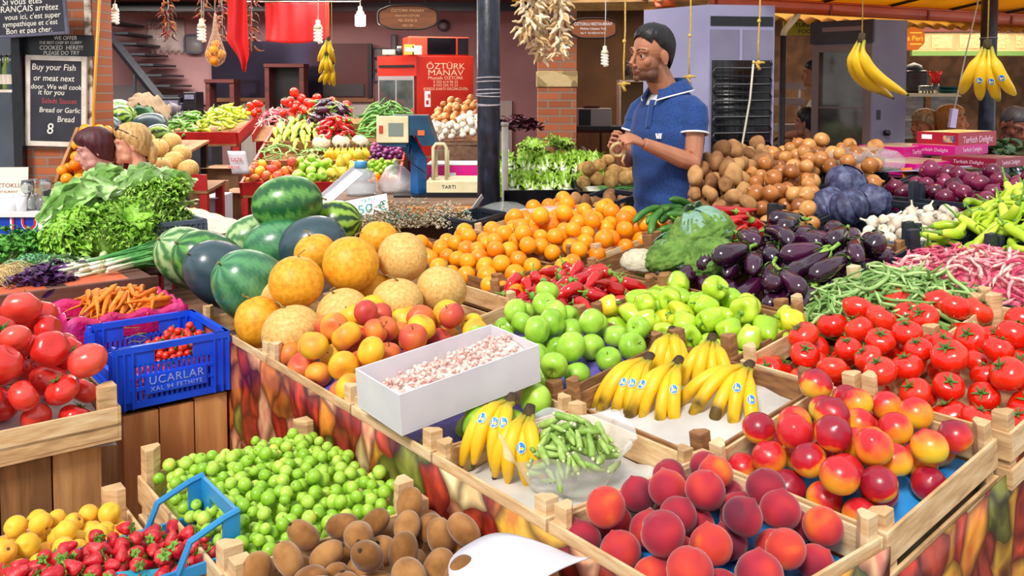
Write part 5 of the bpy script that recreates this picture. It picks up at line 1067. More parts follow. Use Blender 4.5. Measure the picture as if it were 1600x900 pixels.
oval_sign(927, 44, 72, 31, 6.9, 'brown oval restaurant sign in front of the kitchen', pm('sign wood orange', '#8a4a22', .5), [('ÖZTOKLU RESTAURANT', .2, .21, .82), ('Mehim Ustanın Yeri', -.03, .17, .95), ('No: 9   Tel: 0252 612 34 56', -.25, .14, .8)], WWT)
# mirrors and pictures on the back wall
t = thing('wall_mirror', 'wide mirror on the back wall behind the hanging bananas', 'mirror'); a, b_ = W(330, 153, 10.9), W(504, 64, 10.9)
MB().bbox((a.x, 10.93, a.z), (b_.x, 10.96, b_.z)).obj('glass', pm('mirror glass', [(.3, '#4a3f52'), (.7, '#6a5f78')], .12, 1, metal=.85), t, smooth=False); MB().bbox((a.x - .03, 10.9, a.z - .05), (b_.x + .62, 10.97, a.z)).obj('ledge', pm('ledge wood', '#8a5a3a', .6), t, smooth=False)  # dark purple tint painted in for the dark things the mirror reflects
t = thing('reflected_panel', 'dark red board standing in for a reflection beside the mirror', 'board'); a, b_ = W(503, 153, 10.9), W(581, 68, 10.9); MB().bbox((a.x + .02, 10.9, a.z), (b_.x, 10.94, b_.z)).obj('panel_board', pm('dark red', ['#4a1418', '#5d1a1e'], .4, 2), t, smooth=False); MB().bbox((a.x + .02, 10.88, a.z + .02), (b_.x - .1, 10.9, a.z + .17)).obj('dark_plate', pm('dark slate plate', '#3a3436', .5), t, smooth=False); MB().bbox((b_.x - .05, 10.88, a.z), (b_.x, 10.95, b_.z)).obj('frame_side', BLK, t, smooth=False)  # solid board and plate stand in for a red panel reflected in the mirror
# red stands modelled as solid objects in place of the mirror's reflections
rsd = thing('reflected_stand', 'red stand modelling the onion table reflected in the mirror', 'stand', (W(448, 120, 10.4).x, 10.4, 0)); zz = W(448, 100, 10.4).z
for sx in (-.2, .2): MB().bbox((sx - .025, -.12, 0), (sx + .025, .12, zz)).obj('leg', DKW, rsd, smooth=False)
MB().bbox((-.23, -.14, zz - .04), (.23, .14, zz)).obj('tray', DKW, rsd, smooth=False); MB().bbox((-.18, .1, .9), (.18, .12, zz - .04)).obj('back_panel', BLK, rsd, smooth=False)
rs2 = thing('reflected_stand', 'red stand modelling a reflected tomato table below the net of oranges', 'stand', (W(348, 120, 10.4).x, 10.4, 0)); z2 = W(348, 124, 10.4).z
for sx in (-.14, .14): MB().bbox((sx - .025, -.12, 0), (sx + .025, .12, z2)).obj('leg', DKW, rs2, smooth=False)
MB().bbox((-.17, -.14, z2 - .04), (.17, .14, z2)).obj('tray', DKW, rs2, smooth=False)
for i, (px0, py0, px1, py1, lb) in enumerate(((583, 75, 606, 91, 'small framed paper at the top, left of fridge'), (584, 93, 605, 110, 'small framed paper in the middle, left of fridge'), (584, 112, 605, 128, 'small framed paper at the bottom, left of fridge'), (611, 54, 620, 82, 'narrow dark picture above the fridge front'))):
    a, b_ = W(px0, py1, 10.95), W(px1, py0, 10.95); t = thing('picture_frame', lb, 'picture'); MB().bbox((a.x, 10.95, a.z), (b_.x, 10.985, b_.z)).obj('frame', GRYF, t, smooth=False); MB().bbox((a.x + .015, 10.94, a.z + .015), (b_.x - .015, 10.951, b_.z - .015)).obj('picture', pm('dim paper', ['#7a6a6c', '#988888'], .6, 8), t, smooth=False)
t = thing('wall_clock', 'round grey wall clock above the fridge', 'clock', M=T(*W(693, 40, 10.95)) @ RM(PI / 2)); MB().lathe([(0, 0), (.075, 0), (.07, .02), (0, .02)], 28).obj('rim', GRYF, t); MB().lathe([(0, .02), (.06, .02), (0, .022)], 28).obj('face', pm('clock face', '#a89a9c', .5), t); b = MB(); b.box((.0, .02, .024), (.005, .045, .003)); b.box((.013, 0, .024), (.03, .005, .003)); b.obj('hands', BLK, t, smooth=False)
t = thing('wall_poster', 'torn pale poster on the pink wall with dark red heading', 'poster'); a, b_ = W(230, 82, 10.97), W(288, 30, 10.97); MB().grid(lambda i, j: (a.x + (b_.x - a.x) * i, 10.975 - .01 * math.sin(i * 7) ** 2, a.z + (b_.z - a.z) * j + (.03 * math.sin(i * 40) if j < .1 else 0)), 24, 8).obj('paper', pm('poster paper', [(.35, '#9a7c7e'), (.6, '#c8b4b0')], .6, 5), t, thick=.003)
text('SİGARA', .09, pm('poster red', '#8a2030', .6), t, T(a.x + .16, 10.955, b_.z - .1) @ RM(PI / 2)); text('İÇİLMEZ', .07, WWT, t, T(a.x + .22, 10.955, b_.z - .22) @ RM(PI / 2))
t = thing('tray', 'grey rounded tray hanging on the pink wall', 'tray', M=T(*W(303, 69, 10.9)) @ RM(PI / 2)); MB().prism([(.11 * (abs(math.cos(a)) ** .4) * np.sign(math.cos(a)), .11 * (abs(math.sin(a)) ** .4) * np.sign(math.sin(a))) for a in np.arange(0, 6.28, .2)], 0, .01).obj('base', pm('tray grey', '#8a8488', .4), t); MB().tube([(.11 * (abs(math.cos(a)) ** .4) * np.sign(math.cos(a)), .11 * (abs(math.sin(a)) ** .4) * np.sign(math.sin(a)), .015) for a in np.arange(0, 6.28, .2)], .012, 6, closed=True).obj('rim', GRYF, t)
# staircase
t = thing('staircase', 'dark steel staircase climbing to the left against the pink wall', 'staircase'); a, b_ = W(150, 30, 10.2), W(268, 178, 10.2); d = b_ - a
MB().tube([a, b_], .055, 4, up=(0, 1, 0)).obj('stringer', STEEL, t, smooth=False)
for i in range(9): p = a + d * ((i + .5) / 9); MB().bbox((p.x - .02, 10.2, p.z + .01), (p.x + .22, 10.9, p.z + .035)).obj('tread', STEEL, t, smooth=False)
for k in (.15, .5, .85): p = a + d * k; MB().bbox((p.x - .012, 10.2, .0 if k > .8 else p.z - .5), (p.x + .012, 10.23, p.z)).obj('strut', STEEL, t, smooth=False)
struct(MB().bbox((W(146, 100, 10.7).x, 10.7, 0), (W(233, 100, 10.7).x, 10.95, W(200, 133, 10.7).z)).obj('wall_understair', pm('grey plaster', ['#6a6468', '#7a7478'], .9, 3), smooth=False))
for i, (px, py, w_, h_, lb) in enumerate(((257, 168, .34, .22, 'black appliance under the stairs'), (296, 158, .14, .2, 'black box under the pink wall'), (278, 172, .12, .16, 'dark canister between the appliance and box'))):
    p = W(px, py, 9.6); q = thing('appliance', lb, 'appliance', (p.x, 9.6, p.z - h_ / 2)); MB().bbox((-w_ / 2, 0, 0), (w_ / 2, .25, h_)).obj('body', BLK, q, smooth=False, bevel=.01); MB().bbox((-w_ / 2 + .02, -.01, h_ * .6), (w_ / 2 - .02, 0, h_ * .85)).obj('front_panel', GRYF, q, smooth=False)
t = thing('sideboard', 'low dark sideboard carrying the appliances under the stairs', 'sideboard', (W(270, 180, 9.6).x, 9.58, 0)); zz = W(260, 168, 9.6).z - .11
MB().bbox((-.35, 0, 0), (.42, .35, zz)).obj('body', STEEL, t, smooth=False); MB().bbox((-.36, -.01, zz - .02), (.43, .36, zz)).obj('top', DKW, t, smooth=False)
t = thing('desk', 'brown wooden desk with drawers beside the red fridge', 'desk', (W(575, 225, 9.2).x, 9.2, 0)); zz = W(575, 209, 9.2).z
MB().bbox((-.18, 0, 0), (.28, .4, zz - .03)).obj('body', DKW, t, smooth=False); MB().bbox((-.2, -.02, zz - .03), (.3, .42, zz)).obj('top', pm('desk top', '#5a2e1c', .5), t, smooth=False)
for k in range(3): MB().bbox((.02, -.012, zz - .2 - .17 * k), (.26, 0, zz - .05 - .17 * k)).obj('drawer', pm('drawer wood', '#7a4426', .5), t, smooth=False)
t = thing('telephone', 'black telephone with dangling cord on the white panel', 'telephone', M=T(*W(587, 170, 10.9))); MB().bbox((-.04, 0, -.03), (.08, .05, .03)).obj('body', STEEL, t, smooth=False, bevel=.01); MB().tube([(-.03, 0, -.02), (-.05, -.01, -.1), (-.02, -.01, -.2), (.03, -.01, -.22), (.06, -.01, -.12), (.06, 0, 0)], .008, 6).obj('cord', BLK, t)
# ---------------------------------------------------------------- hanging things
BULBW = pm('bulb glass', '#f4ecdc', .3, emit=.25); BULBL = pm('lit bulb', '#f2fff4', .3, emit=9); CORD = pm('cord', '#cfc8b8', .7); SOCK = pm('bulb socket', '#e4d8bc', .5)
def cfl(px, py, Y, label, lit=False, s=1, top=2.62, green=False):
    p = W(px, py, Y); t = thing('light_bulb', label, 'light bulb', M=T(*p) @ Matrix.Scale(s, 4))
    if lit: MB().lathe([(0, -.05), (.03, -.048), (.034, -.04), (.034, .02), (.028, .025), (0, .026)], 18).obj('lit_tube', BULBL, t)
    else: MB().tube([(.02 * math.cos(k), .02 * math.sin(k), .03 - .085 * k / 27) for k in np.arange(0, 27, .35)], .0068, 7).obj('spiral_tube', BULBW, t)
    MB().lathe([(0, .022), (.026, .024), (.022, .045), (.014, .05), (.013, .075), (0, .08)], 14).obj('socket', SOCK, t); MB().tube([(0, 0, .075), (.004, 0, .3), (0, 0, (top - p.z) / s)], .0035, 5).obj('cord', CORD, t)
    if lit: l = bpy.data.lights.new('bulb_light', 'POINT'); l.energy = 14; l.shadow_soft_size = .05; lo = bpy.data.objects.new('bulb_light', l); COL.objects.link(lo); lo.parent = t; lo.location = (0, 0, -.12)
cfl(180, 24, 7.0, 'spiral light bulb hanging above the staircase', s=1.15); cfl(315, 50, 6.6, 'spiral light bulb hanging beside the net of oranges', s=1.25); cfl(497, 52, 7.0, 'spiral light bulb in front of the wide red flag', s=1.35); cfl(563, 29, 7.4, 'glowing light bulb hanging left of the oval sign', True, 1.3); cfl(945, 90, 5.6, 'spiral light bulb hanging before the restaurant sign', s=.95, top=2.7)
RED = pm('red flag cloth', [(.3, '#cc0f16'), (.7, '#e01c20')], .7, 3)
t = thing('flag', 'narrow red flag hanging folded beside the oranges', 'flag')
def f1(i, j):
    z = W(372, -48, 6.5).z + (W(380, 112, 6.5).z - W(372, -48, 6.5).z) * j; xl = np.interp(j, [0, .7, .86, 1], [W(357, 0, 6.5).x, W(352, 0, 6.5).x, W(370, 0, 6.5).x, W(378, 0, 6.5).x]); xr = np.interp(j, [0, .85, 1], [W(384, 0, 6.5).x, W(389, 0, 6.5).x, W(382, 0, 6.5).x]); return (xl + (xr - xl) * i, 6.5 + .025 * math.sin(i * 9 + j * 2), z)
MB().grid(f1, 22, 26).obj('cloth', RED, t, thick=.003)
t = thing('flag', 'wide red flag hanging flat behind the bananas', 'flag'); a, b_ = W(414, 4, 8.6), W(515, 64, 8.6)
MB().grid(lambda i, j: (a.x + (b_.x - a.x) * i, 8.6 + .03 * math.sin(i * 8 + j * 3) * j + .015 * math.sin(i * 23), a.z + (b_.z - a.z) * j * (1 + .06 * math.sin(i * 4))), 30, 16).obj('cloth', RED, t, thick=.003); MB().tube([a + Vector((-.3, 0, .01)), Vector((b_.x + .3, 8.6, a.z + .01))], .006, 6).obj('rope', CORD, t)
for x in (a.x - .3, b_.x + .3): MB().tube([(x, 8.6, a.z + .01), (x, 8.6, 2.612)], .005, 5).obj('rope', CORD, t)
def string_of(px, py0, py1, Y, kind_f, n, rad, label, cat, name, mats, piece, seed, top=2.7, grp=None):
    q = random.Random(seed); a, b_ = W(px, py0, Y), W(px, py1, Y); t = thing(name, label, cat, M=T(*b_), group=grp); L = a.z - b_.z
    MB().tube([(0, 0, 0), (.004, 0, L * .5), (0, 0, max(L, top - b_.z))], .004, 5).obj('cord', CORD, t)
    first = {}
    for i in range(n):
        z = L * (i + .3) / n; an = q.uniform(0, 6.28); r = rad * q.uniform(.5, 1.1); k = q.randrange(3)
        M = T(r * .5 * math.cos(an), r * .5 * math.sin(an), z) @ RM(0, 0, an) @ RM(0, q.uniform(.2, 1.3), 0) @ RM(q.uniform(-PI, PI)) @ T(r * .5, 0, 0)
        if k not in first: o = kind_f(k).obj(piece, mats[k % len(mats)], t); first[k] = o
        else: o = first[k].copy(); COL.objects.link(o); o.parent = t
        o.matrix_local = M
    return t
def chili(k): P, R_ = bent(.075, [(0, .005), (.3, .009), (1, .001)], .3 + .2 * k, 8, .003, k); return MB().tube(P, R_, 6)
def dryp(k): P, R_ = bent(.06, [(0, .004), (.3, .0075 + .002 * k), (.7, .0065), (1, .0025)], .45 - .3 * k, 8, .004, k); return MB().tube(P, R_, 7)
CHM = [pm('dried chili', '#8a2418', .35), pm('dried chili brown', '#5a2414', .4), pm('dried chili orange', '#c06a20', .4)]
for px, y0, y1, Y, n, lb in ((263, -30, 60, 6.6, 46, 'string of dark dried chilies before the poster'), (318, -40, 36, 6.7, 34, 'string of orange dried chilies above the light bulb'), (347, -40, 62, 6.9, 40, 'string of brown dried peppers behind the orange net'), (393, -30, 80, 6.6, 52, 'string of dried chilies right of the narrow flag')): string_of(px, y0, y1, Y, chili, n, .07, lb, 'dried peppers', 'chili_string', CHM, 'dried_chili', int(px), grp='strings of dried chilies')
DPM = [pm('dried pale', ['#d8b684', '#ecd6b0'], .7, 60), pm('dried tan', ['#c09a64', '#d8bc8c'], .7, 60), pm('dried cream', ['#e8d0a8', '#f4e6cc'], .7, 60)]
for px, y0, y1, Y, n, rd, lb in ((829, -60, 62, 4.3, 95, .075, 'leftmost string of pale dried vegetables beside the post'), (845, -60, 92, 4.35, 90, .045, 'longest string of pale dried vegetables, thin'), (874, -60, 86, 4.3, 85, .055, 'rightmost string of pale dried vegetables, before brick column')): string_of(px, y0, y1, Y, dryp, n, rd, lb, 'dried vegetables', 'dried_vegetable_string', DPM, 'dried_piece', int(px), grp='strings of pale dried vegetables')
KN = pm('yellow twine', ['#b8943a', '#dcb85c'], .8, 80)
for px, py, Y, lb in ((975, 131, 4.2, 'knotted yellow string hanging left of the man'), (1077, 120, 4.35, 'yellow string with a tassel hanging right of the man'), (1185, 98, 4.3, 'yellow string with crossed knot before the fridge coil')):
    p = W(px, py, Y); t = thing('hanging_string', lb, 'string', M=T(*p)); z1 = 2.75 - p.z; MB().tube([(0, 0, 0), (-.002, 0, .1), (.004, 0, .25), (0, 0, z1)], .0042, 6).obj('twine', KN, t); b = MB(); b.ell((0, 0, .0), (.012, .012, .012)); b.tube([(-.028, 0, -.002), (0, 0, .003), (.03, 0, .0)], .006, 6); b.tube([(-.01, 0, 0), (.006, 0, -.035)], [.006, .009], 6); b.obj('knot', KN, t); MB().ell((0, 0, .2), (.009, .009, .01)).obj('knot', KN, t)
# net of oranges
p = W(337, 85, 6.5); t = thing('net_bag', 'string net bag of oranges hanging above the stall', 'bag', M=T(*p)); b = MB()
def nr(z): return np.interp(z, [-.09, -.06, 0, .06, .16, .3], [.01, .055, .075, .055, .022, .004])
for k in range(14):
    for sg in (-1, 1): b.tube([(nr(z) * math.cos(k * 2 * PI / 14 + sg * z * 7), nr(z) * math.sin(k * 2 * PI / 14 + sg * z * 7), z) for z in np.linspace(-.09, .3, 22)], .0016, 4)
b.tube([(0, 0, .29), (0, 0, 2.62 - p.z)], .004, 5); b.obj('netting', pm('net twine', '#d8b89a', .8), t)
o = []
for i, (x, y, z, s) in enumerate(((0, -.03, -.045, .95), (-.035, 0, .0, .95), (.037, -.01, .002, .95), (0, -.043, .03, .9), (0, .04, 0, 1), (.002, 0, .075, .8))): o.append(OR.put(T(p.x + x, p.y + y, p.z + z) @ Matrix.Scale(s, 4)))
ordinals(o, 'orange', 'inside the hanging net bag', 'orange', 'oranges in the net', rows=2)
# hanging banana bunches
def hang(crown, n, L, seed, spread, label, x, y, grp=None, top=2.75, **kw):
    r = banana_hand(n=n, L=L, seed=seed, spread=spread, **kw); r.matrix_world = frame(crown, Vector(x), Vector(y)); tag(r, label, 'bananas', grp)
    s = MB().tube([(-.03, 0, 0), (-.04, .0, 0)], .003, 5); b = MB(); Mi = r.matrix_world.inverted(); b.tube([Mi @ Vector((crown.x, crown.y, crown.z + .01)), Mi @ Vector((crown.x, crown.y, top))], .0025, 5); b.obj('string', KN, r); return r
hang(W(1347, 62, 3.15), 3, .225, 31, .30, 'bunch of three bananas hanging before the glass door fridge', (-.12, -.05, -1), (.45, -.9, .0), rr=.0215, bend=2.6)
hang(W(1543, 72, 3.0), 4, .22, 32, .42, 'bunch of four stickered bananas hanging before the right post', (-.06, -.05, -1), (.82, -.57, .0), rr=.0215, bend=1.3, stickers=(1, 2, 3))
hang(W(513, 62, 6.6), 5, .2, 33, .3, 'upper hanging banana bunch before the red panel', (-.1, -.1, -1), (1, .2, 0), 'hanging bananas in the shop', top=2.62); hang(W(510, 86, 6.55), 3, .16, 34, .3, 'middle hanging banana bunch before the red panel', (0, -.1, -1), (1, .2, 0), 'hanging bananas in the shop', top=2.62); hang(W(519, 100, 6.6), 4, .19, 35, .3, 'lowest hanging banana bunch before the red panel', (-.3, -.1, -1), (1, .2, -.3), 'hanging bananas in the shop', top=2.62)
t = thing('hanging_rail', 'steel rail above the stall that the strings hang from', 'rail'); MB().tube([(-2, 4.3, 2.76), (3, 4.3, 2.76)], .02, 8).obj('rail', STEEL, t)
for x, y in ((-1.9, 4.3), (2.9, 4.3)): MB().tube([(x, y, 2.76), (x, 7.0, 2.76)], .02, 8).obj('bracket', STEEL, t)
MB().tube([(-.6, 3.1, 2.76), (3, 3.1, 2.76)], .02, 8).obj('rail', STEEL, t); MB().tube([(2.8, 3.1, 2.76), (2.8, 4.3, 2.76)], .02, 8).obj('bracket', STEEL, t); MB().tube([(-.5, 3.1, 2.76), (-.5, 4.3, 2.76)], .02, 8).obj('bracket', STEEL, t)
# ================================================================== counter with the scale
CW = pm('counter wood', [(.3, '#6e5240'), (.6, '#96745c'), (.8, '#b08c70')], .75, 8, 5, stretch=(.4, 3, 3)); ORW = pm('orange edge wood', [(.3, '#b0621c'), (.7, '#d08a34')], .5, 8, 4, stretch=(.3, 3, 3))
CZ = W(660, 308, 5.15).z; t = thing('scale_counter', 'wooden counter with orange front edge that carries the scale', 'counter'); a, b_ = W(500, 320, 4.95).x, W(748, 320, 4.95).x
MB().bbox((a, 4.86, CZ - .04), (b_, 6.0, CZ)).obj('worktop', CW, t, smooth=False); MB().bbox((W(598, 320, 4.85).x, 4.825, CZ - .065), (b_ + .005, 4.858, CZ - .012)).obj('front_edge', ORW, t, smooth=False, bevel=.01); MB().bbox((a + .02, 5.0, 0), (b_ - .02, 5.9, CZ - .04)).obj('cabinet_body', pm('counter body', '#6a3a20', .6), t, smooth=False)
SBL = pm('scale blue', [(.3, '#164a80'), (.7, '#1f62a4')], .4, 14, 4); SCR = pm('scale cream', [(.3, '#d8c89a'), (.7, '#eadfb8')], .45, 10)
p = W(650, 309, 5.12); sc = thing('shop_scale', 'blue and cream shop scale with raised display head', 'scale', (p.x, p.y, CZ))
k = 5.12 / FPX
b = MB(); b.bbox((-.13, 0, .0), (.42, .3, .012)); b.obj('base_plate', BLK, sc, smooth=False); MB().bbox((.06, .0, .02), (.44, .3, .1)).obj('weighing_body', SCR, sc, smooth=False, bevel=.008); MB().bbox((.06, -.001, .012), (.44, .301, .03)).obj('skirt', BLK, sc, smooth=False)
b = MB(); b.tube([(0, .15, 0), (0, .15, .215), (-.02, .15, .24), (-.115, .15, .40)], .05, 4, up=(0, 1, 0)); b.obj('column', SBL, sc, smooth=False, bevel=.004)
hd = MB(); pr = [(-.03, .29), (-.185 + .02, .30), (-.2, .32), (-.19, .46), (-.10, .475), (.09, .475), (.15, .30), (.06, .30), (.03, .36), (-.01, .36)]
hd.prism([(x * 1.0 - .03, z) for x, z in pr], .02, .24, M=Matrix(((1, 0, 0, 0), (0, 0, 1, 0), (0, 1, 0, 0), (0, 0, 0, 1)))); hd.obj('head_housing', pm('scale head blue', [(.3, '#123c58'), (.7, '#1a5070')], .4, 14), sc, smooth=False)
M = T(-.135, .016, .395) @ RM(0, 0, -.0) @ RM(PI / 2); b = MB(); b.box((0, 0, 0), (.185, .155, .02)); b.obj('display_face', SCR, sc, M=M, smooth=False, bevel=.004); MB().box((.02, .0, .012), (.085, .075, .004)).obj('display_window', pm('lcd grey', '#7d8a80', .2), sc, M=M, smooth=False); MB().box((-.065, .0, .012), (.022, .045, .004)).obj('red_label', pm('label red', '#c83a2a', .5), sc, M=M, smooth=False); MB().box((-.03, .0, .481), (.2, .001, .001)).obj('display_trim', SCR, sc, smooth=False)
MB().box((.03, .017, .375), (.04, .004, .03)).obj('orange_label', pm('label orange', '#e06a3a', .5), sc, smooth=False); MB().tube([(.10, .02, .1), (.10, .02, .29), (.115, .02, .31), (.16, .02, .31), (.175, .02, .29), (.175, .02, .09)], .011, 8).obj('loop_guard', SCR, sc); MB().tube([(.10, .2, .1), (.10, .2, .26), (.17, .2, .26), (.17, .2, .1)], .011, 8).obj('loop_guard', SCR, sc)
text('TARTI', .03, STEEL, sc, T(.19, -.002, .062) @ RM(PI / 2)); MB().tube([(-.04, .1, .3), (-.05, .05, .22), (0, .08, .17), (.08, .05, .12), (.1, .02, .1)], .004, 5).obj('cable', BLK, sc)
a = W(668, 286, 5.6); MG = pm('magenta card', '#e0148c', .4); q = thing('magenta_box', 'magenta cardboard box behind the scale', 'box', (a.x, 5.6, CZ + .0)); h_ = W(668, 258, 5.6).z - CZ
b = MB(); b.bbox((0, 0, 0), (.34, .005, h_)); b.bbox((0, .24, 0), (.34, .245, h_)); b.bbox((0, .005, 0), (.005, .24, h_)); b.bbox((.335, .005, 0), (.34, .24, h_)); b.bbox((.005, .005, 0), (.335, .24, .006)); b.obj('box_walls', MG, q, smooth=False); MB().bbox((-.003, -.003, h_), (.343, .248, h_ + .008)).obj('rim', WWT, q, smooth=False)
MB().bbox((.02, -.002, .02), (.1, 0, .06)).obj('paper_label', WWT, q, smooth=False); MB().bbox((.13, -.002, .07), (.18, 0, .1)).obj('paper_label', WWT, q, smooth=False); ctext(q, 'Turkish Delight', .028, WWT, .24, .03)
HZ = pm('hazy bag', [(.3, '#c8c0c4'), (.7, '#eee8ea')], .25, 12, alpha=.55, spec=.7, bump=.004, bscale=25)
def blob_bag(name, label, p, r, mat, seed, fill=None, cat='bag', knot=True):
    q = random.Random(seed); ph = [q.uniform(0, 6) for _ in range(6)]; t = thing(name, label, cat, M=T(*p))
    def md(a, rr, z): w = 1 + .09 * math.sin(3 * a + ph[0] + z * 9) + .05 * math.sin(7 * a + ph[1]) + .03 * math.sin(13 * a + z * 40 + ph[2]); return (rr * w * math.cos(a) * r[0], rr * w * math.sin(a) * r[1], z * r[2])
    MB().lathe([(0, 0), (.8, .0), (1, .15), (1.02, .4), (.85, .7), (.55, .92), (.3, 1.0), (.12, 1.03), (.16, 1.12), (.1, 1.16)] if knot else [(0, 0), (.8, 0), (1, .15), (1, .5), (.8, .8), (.4, .95), (0, 1)], 30, md).obj('bag_film', mat, t)
    return t
blob_bag('plastic_bag', 'hazy white plastic bag standing left of the scale', Vector((W(617, 290, 5.3).x, 5.36, CZ)), (.10, .1, .17), HZ, 3)
t = blob_bag('plastic_bag', 'clear plastic bag of green beans behind the oranges', W(790, 362, 4.62), (.15, .12, .16), pm('thin clear plastic', '#f4f8f8', .12, alpha=.2, spec=.9, bump=.003, bscale=30), 5, knot=False)
t['label'] = 'clear plastic bag of green beans behind the oranges'
def stalks():
    return pod('green_bean', GBM, .13, .0045, .3, .003, 9)[0]()
GK2 = Kind(stalks); o = [GK2.put(T(*(t.matrix_world.translation + Vector((R.uniform(-.07, .07), R.uniform(-.06, .06), R.uniform(.015, .07))))) @ RM(0, R.uniform(-.3, .3), R.uniform(-PI, PI))) for i in range(30)]
same(o, 'green bean inside the clear bag behind the oranges', 'green bean', 'green beans in the clear bag')
blob_bag('plastic_bag', 'crumpled empty clear bag lying between bean bag and man', G(872, 338, 1.04), (.2, .09, .05), PLAST, 8, knot=False)
# bottle, card sign and small crate
WB = pm('clear bottle plastic', [(.3, '#c4d4e4'), (.7, '#e2ecf4')], .12, 5, alpha=.5, spec=.7)
p = W(562, 300, 5.2); t = thing('water_bottle', 'large clear water bottle with a blue cap beside the card sign', 'bottle', (p.x, 5.25, CZ)); sz = W(562, 254, 5.2).z - CZ
MB().lathe([(0, 0), (.085, 0), (.09, .02), (.09, sz * .35), (.087, sz * .38), (.09, sz * .42), (.085, sz * .6), (.06, sz * .74), (.03, sz * .82), (.029, sz * .86), (0, sz * .87)], 24).obj('body', WB, t); MB().lathe([(0, sz * .82), (.038, sz * .82), (.038, sz * 1), (.034, sz * 1.02), (0, sz * 1.02)], 20).obj('cap', pm('blue cap', '#4a9ad0', .4), t)
t = thing('card_sign', 'white card sign with green hand lettering on the small crate', 'sign'); TEAL = pm('teal ink', '#148a80', .6)
a, b_ = W(497, 333, 4.75), W(588, 316, 4.78); M = frame(W(552, 326, 4.72), b_ - a, Vector((0, .55, .6))); t.matrix_world = M; MB().box((0, 0, -.003), (.37, .12, .004)).obj('card', WWT, t, smooth=False); text('SÜPER', .07, TEAL, t, T(-.1, 0, .0) @ RM(0, 0, .15)); text('150 €', .085, TEAL, t, T(.08, -.02, .0)); text('TATLI', .03, TEAL, t, T(.08, .035, 0))
t = thing('card_strip', 'folded white card strip leaning against the water bottle', 'card', M=frame(W(533, 293, 4.9), W(562, 268, 4.95) - W(505, 318, 4.85), Vector((.3, .6, .6)))); MB().box((0, 0, 0), (.27, .09, .004)).obj('card', WBX, t, smooth=False); MB().box((0, .044, .012), (.27, .004, .028)).obj('folded_edge', WBX, t, smooth=False)
M0 = frame(W(470, 352, 4.55), Vector((.92, .25, 0)), Vector((-.25, .92, 0))); M0 = M0 @ T(.27, .12, -.0)
t = thing('wooden_crate', 'old grey brown wooden crate behind the watermelons holding the card sign', 'crate', M=M0)
for sx, sy, x0, y0, x1, y1 in ((0, 0, -.22, -.15, .24, -.14), (0, 0, -.22, .14, .24, .15), (0, 0, -.23, -.15, -.22, .15), (0, 0, .24, -.15, .25, .15)): MB().bbox((x0, y0, -.03), (x1, y1, .045)).obj('side_board', WOODB, t, smooth=False)
for x, y in ((-.2, -.12), (.22, -.12), (-.2, .12), (.22, .12)): MB().bbox((x - .02, y - .02, -.08), (x + .02, y + .02, .085)).obj('corner_post', WOODB, t, smooth=False)
MB().bbox((-.22, -.14, -.04), (.24, .14, -.03)).obj('bottom', WOODB, t, smooth=False)
# dried flowers
DFm = pm('dried flower', [(.25, '#8a7a68'), (.5, '#c4b49c'), (.7, '#e2d6c0'), (.85, '#b8a0a0')], .85, 60, 2, rand=.3); DFg = pm('teal flower', '#3f9a80', .8)
for i, (px, py, w_, lb) in enumerate(((606, 348, .19, 'bundle of dried flowers at the left, above the melons'), (652, 344, .2, 'bundle of dried flowers with teal specks in the middle'), (700, 347, .15, 'bundle of dried flowers at the right by the black crate'))):
    t = thing('dried_flower_bundle', lb, 'dried flowers', M=T(*(W(px, py + 6, 4.45)))); b = MB(); s = MB(); g = MB(); q = random.Random(i)
    for k in range(420):
        a = q.uniform(-PI, PI); r = w_ * math.sqrt(q.random()); pt = np.array((r * math.cos(a), r * .6 * math.sin(a), .13 * (1 - (r / w_) ** 2) * q.uniform(.3, 1))); dr = np.array((q.uniform(-1, 1), q.uniform(-1, 1), q.uniform(-.2, 1))); dr /= np.linalg.norm(dr); l = q.uniform(.012, .03)
        (g if k % 14 == 0 else b).tube([pt, pt + dr * l * .5, pt + dr * l], [.001, .0045, .001], 4)
        if k % 6 == 0: s.tube([pt, pt * .4 + np.array((-.05, 0, -.01))], .001, 4)
    b.obj('flower_heads', DFm, t); g.obj('teal_heads', DFg, t); s.obj('stems', pm('dry stem', '#a08a4a', .8), t)
pcrate(FB, 1.42, 1.62, 2.62, 2.86, .03, .1, DARKP, 'black plastic crate end between dried flowers and bean bag', rows=2, slots=9, handle=False)
t = thing('card_strip', 'grey white card leaning by the thick post behind the bean bag', 'card', M=frame(W(735, 333, 4.6), W(752, 308, 4.62) - W(718, 356, 4.58), Vector((.4, .5, .4)))); MB().box((0, 0, 0), (.22, .1, .003)).obj('card', WBX, t, smooth=False); MB().box((0, .049, .008), (.22, .003, .018)).obj('folded_edge', WBX, t, smooth=False)
